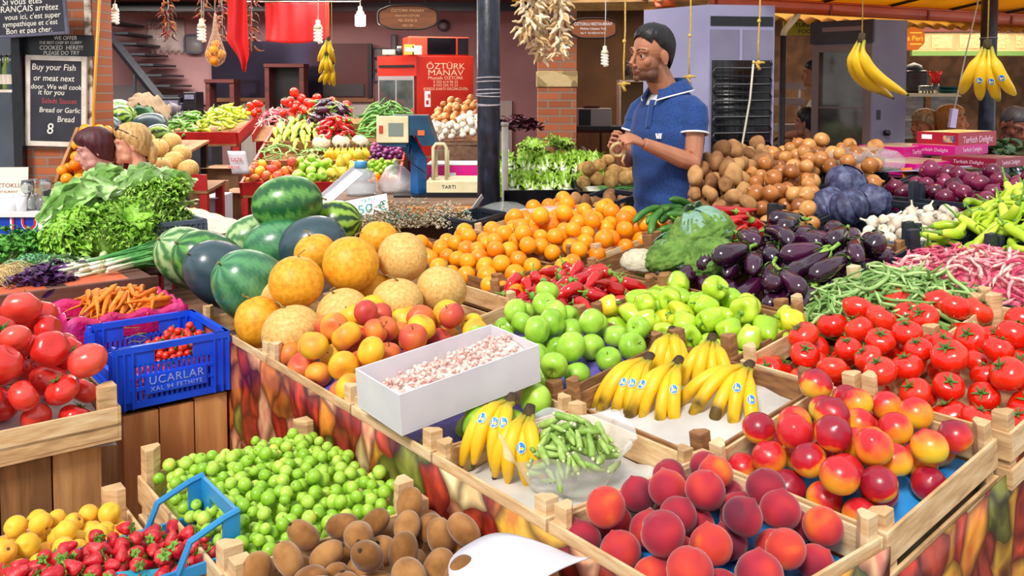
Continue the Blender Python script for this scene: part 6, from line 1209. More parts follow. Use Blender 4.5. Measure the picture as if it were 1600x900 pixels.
# ================================================================== produce in the back shop
RFR = pm('red stand paint', [(.3, '#a01418'), (.7, '#bc2420')], .45, 8)
def slope(px0, py0, Y0, px1, py1, Y1, W_):
    a = W(px0, py0, Y0); b_ = W(px1, py1, Y1); return frame(a, Vector((1, .04, 0)), Vector((0, b_.y - a.y, b_.z - a.z)))
def rack(F, x0, x1, y0, y1, steps, label, mat=RFR, name='display_rack', th=.03, side=True):
    t = thing(name, label, 'display stand'); 
    for i, y in enumerate(steps): MB().bbox((x0, y, -.08), (x1, y + .012, .03)).obj('front_board', WOODB if i else mat, t, M=F, smooth=False)
    MB().bbox((x0, y0, -.1), (x1, y1, -.08)).obj('shelf_board', WOODB, t, M=F, smooth=False)
    for x in (x0, x1 - .02) if side else (): MB().bbox((x, y0, -.1), (x + .02, y1, .02)).obj('side_board', mat, t, M=F, smooth=False)
    for x in (x0 + .03, x1 - .03):
        for y in (y0 + .03, y1 - .05): p = F @ Vector((x, y, -.1)); MB().bbox((p.x - .025, p.y - .025, 0), (p.x + .025, p.y + .025, p.z)).obj('leg', mat, t, smooth=False)
    return t
F2 = slope(374, 291, 6.9, 374, 176, 8.5, 1); rack(F2, .0, 1.24, .0, 1.75, (.0, .44, .86, 1.3), 'sloped red stand of mixed fruit and vegetables in the back shop')
base = lambda x, y: -.075
def back(kinds, n, r, area, F, label, cat, grp, ord_=True, rows=None, long=None, **kw):
    o = heap(kinds if isinstance(kinds, list) else [(kinds, 1)], n, long or ball(r), F, area, kw.pop('h', base), tries=kw.pop('tries', 16), **kw)
    ordinals(o, label[0], label[1], cat, grp, rows) if ord_ else same(o, f'{label[0]} {label[1]}', cat, grp); return o
BS = 'on the back shop stand'
back([(RA, 1), (RC, 1)], 26, .041, (.04, .37, .05, .38), F2, ('red apple', BS + ' at lower left'), 'apple', 'red apples in the back shop', h=lambda x, y: -.05)
back(GA, 24, .041, (.40, .66, .05, .38), F2, ('yellow green apple', BS), 'apple', 'green apples in the back shop', h=lambda x, y: -.05)
def pear(mat):
    def make(): o = MB().lathe([(0, -.042), (.016, -.043), (.033, -.03), (.04, -.01), (.036, .012), (.024, .034), (.018, .05), (.011, .058), (0, .057)], 16).obj('pear', mat); stem(MB(), .055, .018).obj('stem', stem_m(), o); return o
    return make
PR = Kind(pear(pm('pear skin', [(.3, '#b8a82c'), (.7, '#d8c440')], .5, 14, 3, rand=.3)))
back(PR, 20, .042, (.70, .92, .05, .4), F2, ('yellow pear', BS), 'pear', 'pears in the back shop', tilt=1, h=lambda x, y: -.04)
back(PLk[0], 70, .0142, (.96, 1.2, .22, .42), F2, ('green plum', BS + ' behind the bottle'), 'plum', 'green plums in the back shop', False, tries=6, scale=(1.2, 1.5), h=lambda x, y: -.05)
back(OR, 8, .038, (.98, 1.2, .04, .2), F2, ('small orange', BS + ' lower right'), 'orange', 'oranges in the back shop')
gl = GBk[0][1]; bk = [(Kind(m_), 1) for m_, _ in (pod('green_bean', GBM, .16, .007, .2, .004, 31), pod('green_bean', GBM, .14, .007, .4, .004, 32))]
back(bk, 30, 0, (.02, .3, .5, .8), F2, ('thin green bean', 'in the left heap ' + BS), 'green bean', 'green beans left in the back shop', False, long=gl, tries=5, h=mound(-.02, .34, .45, .84, -.05, .06))
back(bk, 24, 0, (.34, .56, .5, .8), F2, ('short green bean', 'beside the bananas ' + BS), 'green bean', 'short green beans in the back shop', False, long=gl, tries=5, h=mound(.3, .6, .45, .84, -.06, .0))
for i in range(6): r = banana_hand(n=6, L=.17, seed=50 + i, spread=.3, rr=.02); r.matrix_world = F2 @ T(.62 + .055 * i, .66, .06) @ RM(0, 1.1, -PI / 2 + .1 * (i - 3)); tag(r, 'yellow banana bunch in the row between beans and plums, ' + ORD[i] + ' from left', 'bananas', 'banana row in the back shop')
PPm = pm('purple plum', [(.3, '#4a1a4a'), (.6, '#7a2a6a'), (.85, '#a04a7a')], .35, 30, 2, rand=.6); PP = Kind(lambda: MB().lathe(sph_prof(10, .022, 1.1, .1, 0, .4), 12).obj('purple_plum', PPm))
back(PP, 70, .022, (.96, 1.22, .5, .78), F2, ('purple plum', BS), 'plum', 'purple plums in the back shop', False, tries=8, h=lambda x, y: -.03)
SQm = pm('squash skin', [(.3, '#a8b83a'), (.6, '#c8d05a'), (.85, '#e0e08a')], .4, 14, 2, rand=.4); SQ = [pepper_long('squash', SQm, .15, .028, .1, .002, s) for s in (1, 4)]
back([(Kind(m_), 1) for m_, _ in SQ], 34, 0, (.05, .45, .84, 1.3), F2, ('pale yellow green squash', BS), 'squash', 'squash in the back shop', long=SQ[0][1], yaw=(-1.9, -1.1), h=mound(0, .5, .8, 1.35, -.05, .04))
EG2 = [(Kind(eggplant(EM, .15, .034, .1, 21)[0]), 1)]
back([(Kind(pepper_long('zucchini', CUM, .16, .024, .1, .002, 3)[0]), 1)], 14, 0, (.06, .36, 1.2, 1.36), F2, ('dark green zucchini', BS), 'zucchini', 'zucchini in the back shop', long=SQ[0][1], yaw=(-1.9, -1.1), h=lambda x, y: -.02)
back(EG2, 24, 0, (.36, .66, 1.12, 1.42), F2, ('dark eggplant', BS), 'eggplant', 'eggplants in the back shop', long=EG[0][1], h=mound(.3, .72, 1.05, 1.5, -.04, .06))
back([(Kind(m_), 1) for m_, _ in RP], 26, 0, (.46, .72, .9, 1.14), F2, ('dark red pepper', BS), 'pepper', 'red peppers in the back shop', long=RP[0][1], h=mound(.4, .78, .84, 1.2, -.04, .05), scale=(1.0, 1.3))
back(TM, 50, .0415, (.06, .62, 1.38, 1.72), F2, ('red tomato', BS + ' at top'), 'tomato', 'tomatoes in the back shop', rows=5, h=mound(-.1, .8, 1.3, 2.0, -.06, .02, 2, tx=-.12))
for i, (x, lb) in enumerate(((.5, 'white cauliflower leftmost of the three in the back shop'), (.67, 'white cauliflower in the middle of the three in the back shop'), (.84, 'white cauliflower rightmost of the three in the back shop'))):
    r = floret_head('cauliflower', MATS['cauliflower'], MATS['cauliflower leaf'], STK, .075, .75, 40 + i, 40, .1, 5, .09, .02)(); r.matrix_world = F2 @ T(x, .86, .02) @ RM(.5, 0, i); tag(r, lb, 'cauliflower', 'cauliflowers in the back shop')
LBm = pm('long green bean', [(.3, '#3f7a2a'), (.6, '#5c9a3c'), (.85, '#86b85a')], .5, 16, 2, rand=.5); LBk = [pod('long_green_bean', LBm, .2, .010, c_, .004, s) for c_, s in ((.2, 41), (.4, 42))]
back([(Kind(m_), 1) for m_, _ in LBk], 90, 0, (.84, 1.2, .86, 1.5), F2, ('long green bean', 'in the right heap ' + BS), 'green bean', 'long green beans in the back shop', False, long=LBk[0][1], tries=6, h=mound(.72, 1.3, .8, 1.62, -.05, .13))
back([(Kind(m_), 1) for m_, _ in BOk], 60, 0, (-.16, .1, 1.3, 1.66), F2, ('pink bean pod', BS + ' at the left end'), 'bean', 'pink bean pods in the back shop', False, long=BOk[0][1], tries=5, h=mound(-.2, .16, 1.2, 1.75, -.05, .06))
t = thing('wooden_crate', 'small crate end under the pink bean pods in the back shop', 'crate', M=F2 @ T(-.05, 1.46, -.07)); MB().bbox((-.14, -.2, -.06), (.05, .2, -.05)).obj('bottom', WOODB, t, smooth=False); MB().bbox((-.15, -.21, -.06), (-.14, .21, .02)).obj('side_board', RFR, t, smooth=False); p = t.matrix_world @ Vector((-.1, 0, -.06)); MB().bbox((-.02, -.02, -p.z - .0), (.02, .02, -.06)).obj('leg', RFR, t, M=t.matrix_world.inverted() @ T(p.x, p.y, p.z + .06), smooth=False)
# left back table: watermelons, dark gourds, beans, yellow peppers
F1 = slope(263, 212, 8.0, 263, 178, 8.9, 1); rack(F1, -.75, .62, .0, .95, (.0,), 'red back table with watermelons, beans and yellow peppers')
YP = [pepper_long('yellow_green_pepper', pm('yellow green pepper', [(.3, '#a8b820'), (.6, '#ccd63a'), (.85, '#e4e468')], .3, 14, 2, rand=.4), .13, .018, .3, .003, s) for s in (1, 3)]
back([(Kind(m_), 1) for m_, _ in YP], 66, 0, (.22, .58, .04, .7), F1, ('yellow green pepper', 'on the red back table'), 'pepper', 'yellow green peppers on the back table', False, long=YP[0][1], tries=8, h=mound(.1, .7, -.1, .9, -.05, .1))
GP2 = [pepper_long('green_pepper', pm('dark green pepper', [(.3, '#3f7a1e'), (.7, '#6aa032')], .3, 14, 2, rand=.4), .13, .017, .3, .003, s) for s in (2, 4)]
back([(Kind(m_), 1) for m_, _ in GP2], 60, 0, (-.1, .24, .04, .6), F1, ('dark green pepper', 'on the red back table'), 'pepper', 'green peppers on the back table', False, long=GP2[0][1], tries=8, h=mound(-.2, .36, -.1, .8, -.05, .06))
back(TM, 8, .0415, (.5, .62, .62, .9), F1, ('red tomato', 'at the end of the red back table'), 'tomato', 'tomatoes on the red back table', h=lambda x, y: .02)
GOm = pm('dark gourd', [(.3, '#3a3440'), (.6, '#564e5a'), (.85, '#7a707a')], .6, 10, 4)
GOR = [(269, 173, 8.5, 'dark round gourd on top of the dark gourds'), (257, 190, 8.3, 'dark round gourd in front, beside the watermelons'), (283, 188, 8.4, 'dark round gourd at right, beside the green peppers'), (247, 172, 8.6, 'dark round gourd half behind the brown paper')]
for px, py, Y, lb in GOR: r = onion('gourd', GOm, .078, .95)(); r.matrix_world = T(*W(px, py, Y)) @ RM(.3, .2, px); tag(r, lb, 'gourd', 'dark gourds on the back table')
BWM = [(156, 181, 7.6, 'stripe', .125, .16, (0, 1.4, .3), 'striped watermelon at the left of the back pile'), (191, 187, 7.4, 'stripe', .12, .13, (.4, 1.2, 0), 'striped watermelon with yellow side in the back pile middle'), (217, 181, 7.6, 'mid', .11, .15, (0, 1.4, 0), 'mottled watermelon under the brown paper'), (165, 203, 7.2, 'dark', .115, .14, (0, 1.4, 0), 'dark watermelon lowest left in the back pile'), (233, 198, 7.3, 'dark', .115, .15, (0, 1.4, .2), 'dark watermelon low in the back pile'), (246, 212, 7.0, 'stripe', .09, .11, (0, 1.3, 0), 'small yellow green watermelon lowest right of the back pile'), (184, 173, 7.8, 'light', .1, .12, (0, 1.4, 0), 'yellowish melon at the back top of the pile')]
for px, py, Y, kd, r_, L_, rot, lb in BWM: big(watermelon(kd, r_, L_), px, py, Y, rot, lb, 'watermelon', 'watermelons in the back pile')
t = thing('paper_bag', 'crumpled brown paper over the back watermelons', 'paper', M=T(*W(228, 172, 7.45))); MB().grid(lambda i, j: (-.16 + .36 * i, .05 + .1 * j - .1, .06 * math.sin(i * 3) - .1 * i * i + .1 * j + .018 * math.sin(i * 23 + j * 17) + .01 * math.sin(i * 41 - j * 31)), 16, 12).obj('paper_sheet', pm('kraft paper', [(.3, '#7a6650'), (.7, '#b09878')], .7, 6), t, thick=.002)
F3 = frame(W(148, 235, 6.75), Vector((1, .02, 0)), Vector((0, 1, .12))); rack(F3, .0, .58, .1, .9, (.1,), 'dark stand under the back watermelon pile', BLK, side=False)
# cantaloupes on their red stand
CML = [(247, 232, 6.2, 'tan cantaloupe beside the blonde woman, upper left'), (283, 241, 6.3, 'tan cantaloupe at the right, upper row'), (268, 222, 6.5, 'tan cantaloupe at the top of the cantaloupe pile'), (271, 252, 6.1, 'tan cantaloupe in the middle of the front row'), (294, 265, 6.0, 'tan cantaloupe lowest right above the red stand leg'), (228, 222, 6.5, 'tan cantaloupe half behind the blonde hair'), (252, 262, 5.95, 'tan cantaloupe low, behind the romaine leaves')]
for i, (px, py, Y, lb) in enumerate(CML): big(melon(MBm, .072, .95, 60 + i), px, py, Y, (.3, .3, i), lb, 'melon', 'cantaloupes in the back shop')
F4 = frame(W(225, 284, 5.85), Vector((1, .0, 0)), Vector((0, 1, .08))); rack(F4, .0, .38, .1, .5, (.1,), 'red stand with thin legs under the cantaloupes', side=False)
# stacked boxes, card and bits below the stands
KRF = pm('kraft carton', [(.3, '#7d5a3c'), (.7, '#9a7350')], .7, 5)
for i, (px, py0, py1, w_, Y, m_, lb) in enumerate(((318, 288, 345, .2, 6.6, KRF, 'brown carton behind the red stand leg'), (330, 308, 345, .12, 6.3, WBX, 'white carton behind the curly lettuce'), (372, 300, 350, .25, 7.0, KRF, 'brown carton on the floor under the mixed stand'), (345, 262, 300, .3, 7.6, KRF, 'dark carton in the gap between the stands'))):
    a = W(px, py1, Y); q = thing('carton', lb, 'carton', (a.x, Y, 0)); h_ = W(px, py0, Y).z; MB().bbox((-w_ / 2, 0, 0), (w_ / 2, .3, h_)).obj('box_body', m_, q, smooth=False); MB().bbox((-w_ / 2, -.06, h_ - .005), (w_ / 2, 0, h_)).obj('flap', m_, q, smooth=False)
t = thing('price_card', 'pale handwritten paper hanging on the corner of the mixed stand', 'card'); MB().grid(lambda i, j: tuple(W(355 + 28 * i + 8 * (1 - j), 272 - 36 * j, 6.82)), 6, 6).obj('paper', WBX, t, thick=.002); text('TAZE', .04, WRED, t, T(*W(369, 250, 6.80)) @ RM(PI / 2)); text('MEYVE', .03, WRED, t, T(*W(366, 262, 6.80)) @ RM(PI / 2))
# oranges at the chalkboard pillar
F5 = slope(84, 290, 5.78, 91, 210, 6.1, 1); t = rack(F5, .0, .28, .0, .5, (.0,), 'steep wooden stand of oranges beside the chalkboard pillar', WOODB)
back(OR, 34, .038, (.03, .25, .03, .48), F5, ('orange', 'on the steep stand by the chalkboard'), 'orange', 'oranges by the chalkboard pillar', rows=6, tries=40)
# onions and garlic on a red table right of the scale
F6 = slope(655, 228, 7.0, 655, 190, 7.9, 1); rack(F6, .0, .62, .0, .95, (.0,), 'red table of onions behind the scale')
ONm = pm('onion skin', [(.25, '#8a4f20'), (.5, '#b87236'), (.75, '#d69c58')], .32, 16, 3, rand=.5, stretch=(1, 1, .25), spec=.55); ON = Kind(onion('onion', ONm, .036)); WHm = pm('white onion', [(.3, '#d8cdb8'), (.7, '#efe8da')], .5, 20); ONW = Kind(onion('white_onion', WHm, .03))
back(ON, 70, .035, (.06, .58, .3, .92), F6, ('brown onion', 'on the red table behind the scale'), 'onion', 'onions behind the scale', False, tries=10, h=mound(0, .8, .2, 1.3, -.05, .14)); back(ONW, 70, .03, (.06, .6, .04, .32), F6, ('white onion', 'at the front of the red table'), 'onion', 'white onions behind the scale', False, tries=8, h=lambda x, y: -.02 + .2 * x)
t = thing('sack', 'brown burlap sack hanging below the onions beside the post', 'sack', (W(722, 250, 6.6).x, 6.75, 0)); zz = W(722, 223, 6.6).z; MB().lathe([(0, 0), (.2, 0), (.25, .1), (.24, zz * .6), (.22, zz * .9), (.17, zz)], 26, lambda a, r, z: (r * (1 + .05 * math.sin(5 * a + z * 9)) * math.cos(a), r * .5 * (1 + .05 * math.sin(4 * a + z * 7)) * math.sin(a), z)).obj('burlap', pm('burlap', [(.3, '#5a4030'), (.7, '#7a5a44')], .9, 30, bump=.002, bscale=200), t); MB().tube([(.17 * math.cos(k), .085 * math.sin(k), zz - .02) for k in np.arange(0, 6.28, .3)], .012, 6, closed=True).obj('rolled_rim', MATS['burlap'], t)
# ================================================================== lettuce table right of the thick post
FT4 = frame(W(788, 306, 5.1), Vector((1, .1, 0)), Vector((-.1, 1, .18))); rack(FT4, .0, .66, .0, 1.1, (.0,), 'dark low stand of romaine lettuces behind the bags', BLK)
RL2 = pm('romaine light leaf', [(.25, '#7fae2c'), (.5, '#a6cc48'), (.8, '#d2e690')], .4, 18, 3); RK = [Kind(romaine(RL2, RIB, 70 + s, 11, .19, .05)) for s in range(3)]
o = []
for r_ in range(2):
    for i in range(6): o.append(RK[(i + r_) % 3].put(FT4 @ T(.05 + .107 * i, .05 + .2 * r_, .0 + .07 * r_) @ RM(0, -.25, PI / 2 + .2 * math.sin(i * 3 + r_)) @ RM(i)))
ordinals(o, 'small romaine lettuce', 'in two rows right of the thick post', 'lettuce', 'romaine lettuces on the dark stand', rows=2)
for i, (px, py, Y, s, lb) in enumerate(((830, 228, 5.95, .8, 'loose leaf lettuce heap beside the thick post'), (872, 224, 6.1, .85, 'loose leaf lettuce heap before the brick column'), (850, 240, 5.9, .7, 'loose leaf lettuce low before the brick column'))): lay(lettuce_curly(RL2, 80 + i, 26, .15)(), W(px, py, Y) - Vector((0, 0, .06)), (.4, 0, i), s, lb, 'lettuce', 'leaf lettuces at the brick column')
lay(sprigs('dark_leaf_bunch', pm('dark red leaf', ['#3a1424', '#5a2434'], .5, 30), STG, 120, .07, .025, .11, .08, 41), W(806, 192, 7.0) - Vector((0, 0, .05)), (0, 0, 0), 1.2, 'dark red leafy bunch behind the thick post', 'herbs'); lay(sprigs('purple_leaf_bunch', BASm, BSt, 120, .06, .02, .1, .06, 42), W(905, 250, 5.9) - Vector((0, 0, .05)), (0, 0, 0), 1, 'purple leafy bunch behind the celeriac', 'herbs'); lay(sprigs('parsley_bunch', PARm, STG, 200, .035, .014, .12, .07, 43), W(925, 262, 5.7) - Vector((0, 0, .06)), (0, 0, 0), .9, 'dark green parsley above the celeriac roots', 'parsley')
FT5 = frame(W(905, 308, 5.0), Vector((1, .1, 0)), Vector((-.1, 1, .22))); rack(FT5, .0, .40, .0, 1.0, (.0,), 'low stand of celeriac roots left of the man', BLK)
CEm = pm('celeriac', [(.3, '#9a7038'), (.6, '#c89c5a'), (.85, '#dcb878')], .85, 40, 4, bump=.003, bscale=90); CE = [Kind(potato(CEm, 90 + s, 'celeriac_root', .045, .042, .04)) for s in range(3)]
o = heap([(k_, 1) for k_ in CE], 14, ball(.042), FT5, (.05, .36, .12, .42), lambda x, y: .0, free=True, tries=30); ordinals(o, 'knobbly celeriac root', 'left of the man', 'celeriac', 'celeriac roots')
o = []
for i in range(7): o.append(SOk[i % 5].put(FT5 @ T(.06 + .01 * (i % 2), .03 + .014 * i, .02) @ RM(i, 0, .08) @ Matrix.Scale(.65, 4)))
same(o, 'short spring onion below the celeriac roots', 'spring onion', 'spring onions below the celeriac')
struct_table = thing('display_table', 'dark table behind the stall that carries the lettuce and celeriac stands', 'table'); 
a = W(785, 330, 4.95); MB().bbox((a.x, 5.02, .95), (a.x + 1.1, 6.4, .97)).obj('tabletop', BLK, struct_table, smooth=False)
for x in (a.x + .03, a.x + 1.07):
    for y in (5.06, 6.36): MB().bbox((x - .02, y - .02, 0), (x + .02, y + .02, .95)).obj('leg', BLK, struct_table, smooth=False)
# potatoes (before the man), onions, potatoes right of him
POm = pm('potato skin', [(.25, '#7a4e2a'), (.5, '#a07044'), (.75, '#bc8e58')], .8, 20, 4, rand=.5, bump=.0008, bscale=90); PO = [Kind(potato(POm, s)) for s in range(4)]
pcrate(FB, 2.02, 2.36, 2.40, 2.66, -.02, .12, DARKP, 'black slotted crate of potatoes left of the man', rows=2, slots=14)
o = heap([(k_, 1) for k_ in PO], 12, ball(.036), FB, (2.06, 2.32, 2.43, 2.62), lambda x, y: -.10, free=True, tries=14); ordinals(o, 'brown potato', 'in the black crate left of the man', 'potato', 'potatoes left of the man')
FS = FB
pcrate(FS, 2.10, 2.58, 1.62, 1.98, .0, .14, DARKP, 'black slotted crate of potatoes right of the man', rows=2, slots=16)
o = heap([(k_, 1) for k_ in PO], 52, ball(.037), FS, (2.12, 2.62, 1.5, 2.1, lambda x, y: 1082 < proj(FS @ Vector((x, y, 0)))[0] < 1172), mound(2.0, 2.9, 1.4, 2.2, -.06, .0), free=True, tries=20, scale=(.9, 1.3)); ordinals(o, 'brown potato', 'in the heap right of the man', 'potato', 'potatoes right of the man', rows=6)
pcrate(FS, 2.62, 3.1, 1.62, 2.1, .02, .14, DARKP, 'dark crate of potatoes at the back before the fridge coil', rows=2, slots=16)
o = heap([(k_, 1) for k_ in PO], 30, ball(.037), FS, (2.65, 3.05, 1.66, 2.3, lambda x, y: 1095 < proj(FS @ Vector((x, y, 0)))[0] < 1205), mound(2.5, 3.2, 1.5, 2.5, -.05, .0), free=True, tries=20, scale=(.9, 1.25)); ordinals(o, 'brown potato', 'before the fridge coil', 'potato', 'potatoes before the fridge coil', rows=4)
pcrate(FS, 2.10, 2.64, 1.30, 1.60, .0, .14, DARKP, 'black crate under the front of the onion heap', rows=2, slots=16); pcrate(FS, 2.66, 3.2, 1.32, 1.60, .0, .14, DARKP, 'black crate under the back of the onion heap', rows=2, slots=16)
o = heap(ON, 125, ball(.0355), FS, (2.12, 3.15, 1.25, 2.1, lambda x, y: (1170 if x < 2.6 else 1200) < proj(FS @ Vector((x, y, 0)))[0] < (1272 if x < 2.75 else 1375)), mound(2.0, 3.6, 1.1, 2.2, -.08, .02, tx=.04), scale=(.85, 1.2), tilt=1.2, tries=30); ordinals(o, 'golden brown onion', 'in the big onion heap', 'onion', 'onions in the big heap', rows=13)
CBm = pm('red cabbage', [(.25, '#241f3c'), (.45, '#3a3a5e'), (.65, '#5d6486'), (.85, '#9aa2bc')], .55, 34, 5, bump=.001, bscale=60)
CB = [(1322, 287, 3.98, .084, 'red cabbage on top of the cabbage group'), (1293, 322, 3.82, .082, 'red cabbage low at the left, beside the onions'), (1325, 324, 3.74, .08, 'red cabbage in the front middle'), (1365, 315, 3.88, .076, 'red cabbage at the right, beside the garlic')]
for i, (px, py, Y, r_, lb) in enumerate(CB): big(cabbage(CBm, i, r_), px, py, Y, (R.uniform(-.4, .4), .3, i * 1.7), lb, 'cabbage', 'red cabbages')
crate(FS, 2.06, 2.66, .98, 1.0, 'thin dark board between onions and cabbages', DARKP, post=.03, up=.03, hi=.03, name='plastic_crate') if 0 else None
pcrate(FS, 2.08, 2.62, .98, 1.28, .0, .13, DARKP, 'black crate holding the red cabbages and garlic', rows=2, slots=14)
GAm = pm('garlic skin', [(.3, '#c8b49c'), (.55, '#e2d6c4'), (.8, '#f0e8dc')], .6, 30, 3, rand=.3, stretch=(1, 1, .2)); GK = Kind(garlic(GAm))
pcrate(FS, 2.08, 2.50, .78, .97, .0, .12, GREYP, 'pale slotted crate of garlic bulbs behind the eggplants', rows=2, slots=14)
o = heap(GK, 50, ([(0, 0, 0)], [.022]), FS, (2.10, 2.50, .79, 1.03), mound(1.98, 2.6, .7, 1.1, -.05, .0), scale=(.75, 1.05), tilt=1.4, tries=20); ordinals(o, 'pale garlic bulb', 'behind the eggplants', 'garlic', 'garlic bulbs', rows=5)
# light green long peppers
pcrate(FS, 2.10, 2.62, .30, .76, .0, .14, DARKP, 'black crate of long light green peppers at the right edge', rows=2, slots=16)
LPm = pm('light green pepper', [(.3, '#96b81e'), (.55, '#b4d02e'), (.8, '#cfe052')], .3, 12, 2, rand=.35, spec=.5); LP = [pepper_long('light_green_pepper', LPm, .19, .0165, c_, .006, s, .045) for c_, s in ((.35, 1), (.6, 2), (.2, 3), (.75, 6))]
o = heap([(Kind(m_), 1) for m_, _ in LP], 112, LP[0][1], FS, (2.10, 2.78, .2, .74), mound(1.95, 2.95, -.1, .9, -.06, .06), scale=(.9, 1.15), tries=14, pen=.9, tilt=.4); ordinals(o, 'long light green pepper', 'at the right edge', 'pepper', 'long light green peppers', rows=9)
# dark crate corner clips that stick up between the heaps
for i, (px, py, Y, lb) in enumerate(((1424, 366, 3.25, 'pair of dark slotted crate corners behind the eggplants'), (1553, 386, 3.0, 'pair of dark slotted crate corners before the light peppers'), (1432, 300, 3.8, 'dark slotted crate corners between garlic and red onions'), (1213, 335, 3.75, 'dark slotted crate corners left of eggplants'))):
    t = thing('crate_corner', lb, 'crate corner', M=T(*W(px, py, Y)) @ RM(0, 0, .65)); MB().bbox((-.05, -.012, -.17), (.0, .012, .05)).obj('upright', DARKP, t, smooth=False, bevel=.003); MB().bbox((.022, -.012, -.17), (.055, .012, .038)).obj('upright', DARKP, t, smooth=False, bevel=.003); MB().bbox((-.055, -.02, -.06), (.06, -.012, -.045)).obj('wire_tie', STEEL, t, smooth=False)
# red onions
pcrate(FS, 2.68, 3.18, .70, 1.30, .0, .13, DARKP, 'black slotted crate of red onions below the pink sweet boxes', rows=2, slots=20)
ROm = pm('red onion skin', [(.25, '#3d0a22'), (.5, '#650f36'), (.75, '#8c2650')], .22, 14, 3, rand=.4, stretch=(1, 1, .25), spec=.6, coat=.2); RO = Kind(onion('red_onion', ROm, .038))
o = heap(RO, 72, ball(.037), FS, (2.7, 3.14, .62, 1.28), mound(2.55, 3.3, .5, 1.4, -.12, -.08), scale=(.85, 1.2), tilt=1.2, tries=26); ordinals(o, 'shiny red onion', 'below the sweet boxes', 'onion', 'red onions', rows=5)
# rear support under the back crates
rt = thing('display_table', 'rear table on dark legs carrying onions, potatoes and cabbages', 'table'); MB().bbox((2.075, -.3, -.19), (3.35, 1.64, -.15)).obj('tabletop', TABLE, rt, M=FB, smooth=False)
for x, y in ((2.12, -.25), (3.3, -.25), (2.12, 1.6), (3.3, 1.6), (2.12, .7), (3.3, .7)): p = FB @ Vector((x, y, -.19)); MB().bbox((p.x - .03, p.y - .03, 0), (p.x + .03, p.y + .03, p.z)).obj('leg', TABLE, rt, smooth=False)
# sweet boxes
MAG = pm('magenta sweet box', '#c4127a', .35); CRIM = pm('crimson sweet box', '#a0142c', .35); TOPB = pm('box lid print', [(.3, '#8a6a5a'), (.55, '#b89a80'), (.75, '#d8b878')], .35, 9, 3); PUR = pm('pale lilac', '#b0a0c8', .5)
def sbox(px, py, Y, w, d, h, side, top, label, rz=.62, nowin=False):
    p = W(px, py, Y); t = thing('sweet_box', label, 'box', M=T(*p) @ RM(0, 0, rz)); MB().bbox((0, 0, 0), (w, d, h)).obj('box_body', side, t, smooth=False, bevel=.002); MB().bbox((.02, .02, h - .002), (w - .02, d - .02, h + .0015)).obj('lid_print', top, t, smooth=False)
    text('Turkish Delight', min(h * .62, w * .125), pm('silver lettering', '#e0b8d0', .4), t, T(w * .5, -.001, h * .5) @ RM(PI / 2), shear=.1)
    if side is not CRIM: text('Turkish Delight', min(h * .5, d * .12), MATS['silver lettering'], t, T(-.001, d * .5, h * .5) @ RM(PI / 2, 0, -PI / 2), shear=.1)
    return t
sbox(1432, 276, 4.45, .44, .30, .062, MAG, TOPB, 'magenta box of sweets lowest in front, above the red onions'); sbox(1492, 244, 4.85, .36, .25, .055, MAG, TOPB, 'magenta sweet box under the crimson one')
sbox(1412, 248, 4.9, .40, .28, .062, MAG, TOPB, 'magenta sweet box in the upper left of the stack'); t = sbox(1497, 240 - 8, 4.88, .42, .24, .085, CRIM, pm('yellow lid', [(.4, '#e0b83a'), (.7, '#f0dca0')], .4, 5), 'crimson box with a yellow lid on top of the stack'); MB().bbox((-.002, .02, .03), (0, .085, .068)).obj('photo_panel', pm('photo panel', [(.4, '#2a3a7a'), (.6, '#c8a070')], .3, 30), t, smooth=False); MB().bbox((-.002, .15, .045), (0, .21, .07)).obj('white_label', WWT, t, smooth=False)
sbox(1556, 264, 4.45, .30, .28, .05, pm('dark crimson box', '#8a1230', .35), pm('dim lid', [(.3, '#5a2430'), (.7, '#8a4a4a')], .35, 6), 'dark crimson sweet box at the right end, lying lower')
t = thing('sheet_of_card', 'lilac card sheet between the red onions and the boxes', 'card', M=T(*W(1478, 264, 4.3)) @ RM(-.1, 0, .62)); MB().bbox((-.2, 0, 0), (.25, .2, .004)).obj('card', PUR, t, smooth=False)
bt = thing('box_table', 'low table behind the red onions carrying the sweet boxes', 'table', M=T(*W(1432, 277, 4.43)) @ RM(0, 0, .62)); zb = bt.matrix_world.translation.z; MB().bbox((-.1, .0, -.03), (.95, .8, 0)).obj('tabletop', BLK, bt, smooth=False)
for x, y in ((-.07, .03), (.92, .03), (-.07, .77), (.92, .77)): MB().bbox((x - .02, y - .02, -zb), (x + .02, y + .02, -.03)).obj('leg', BLK, bt, smooth=False)
blob_bag('plastic_bag', 'clear crumpled plastic bag left of the sweet boxes', W(1348, 266, 4.35), (.19, .14, .12), MATS['thin clear plastic'], 12, knot=False)
t = thing('paper_tag', 'small orange paper tag under the magenta boxes', 'tag', M=T(*W(1418, 270, 4.3)) @ RM(1.2, 0, .5)); MB().box((0, 0, 0), (.08, .05, .002)).obj('paper', pm('orange paper', '#e87a1c', .6), t, smooth=False)
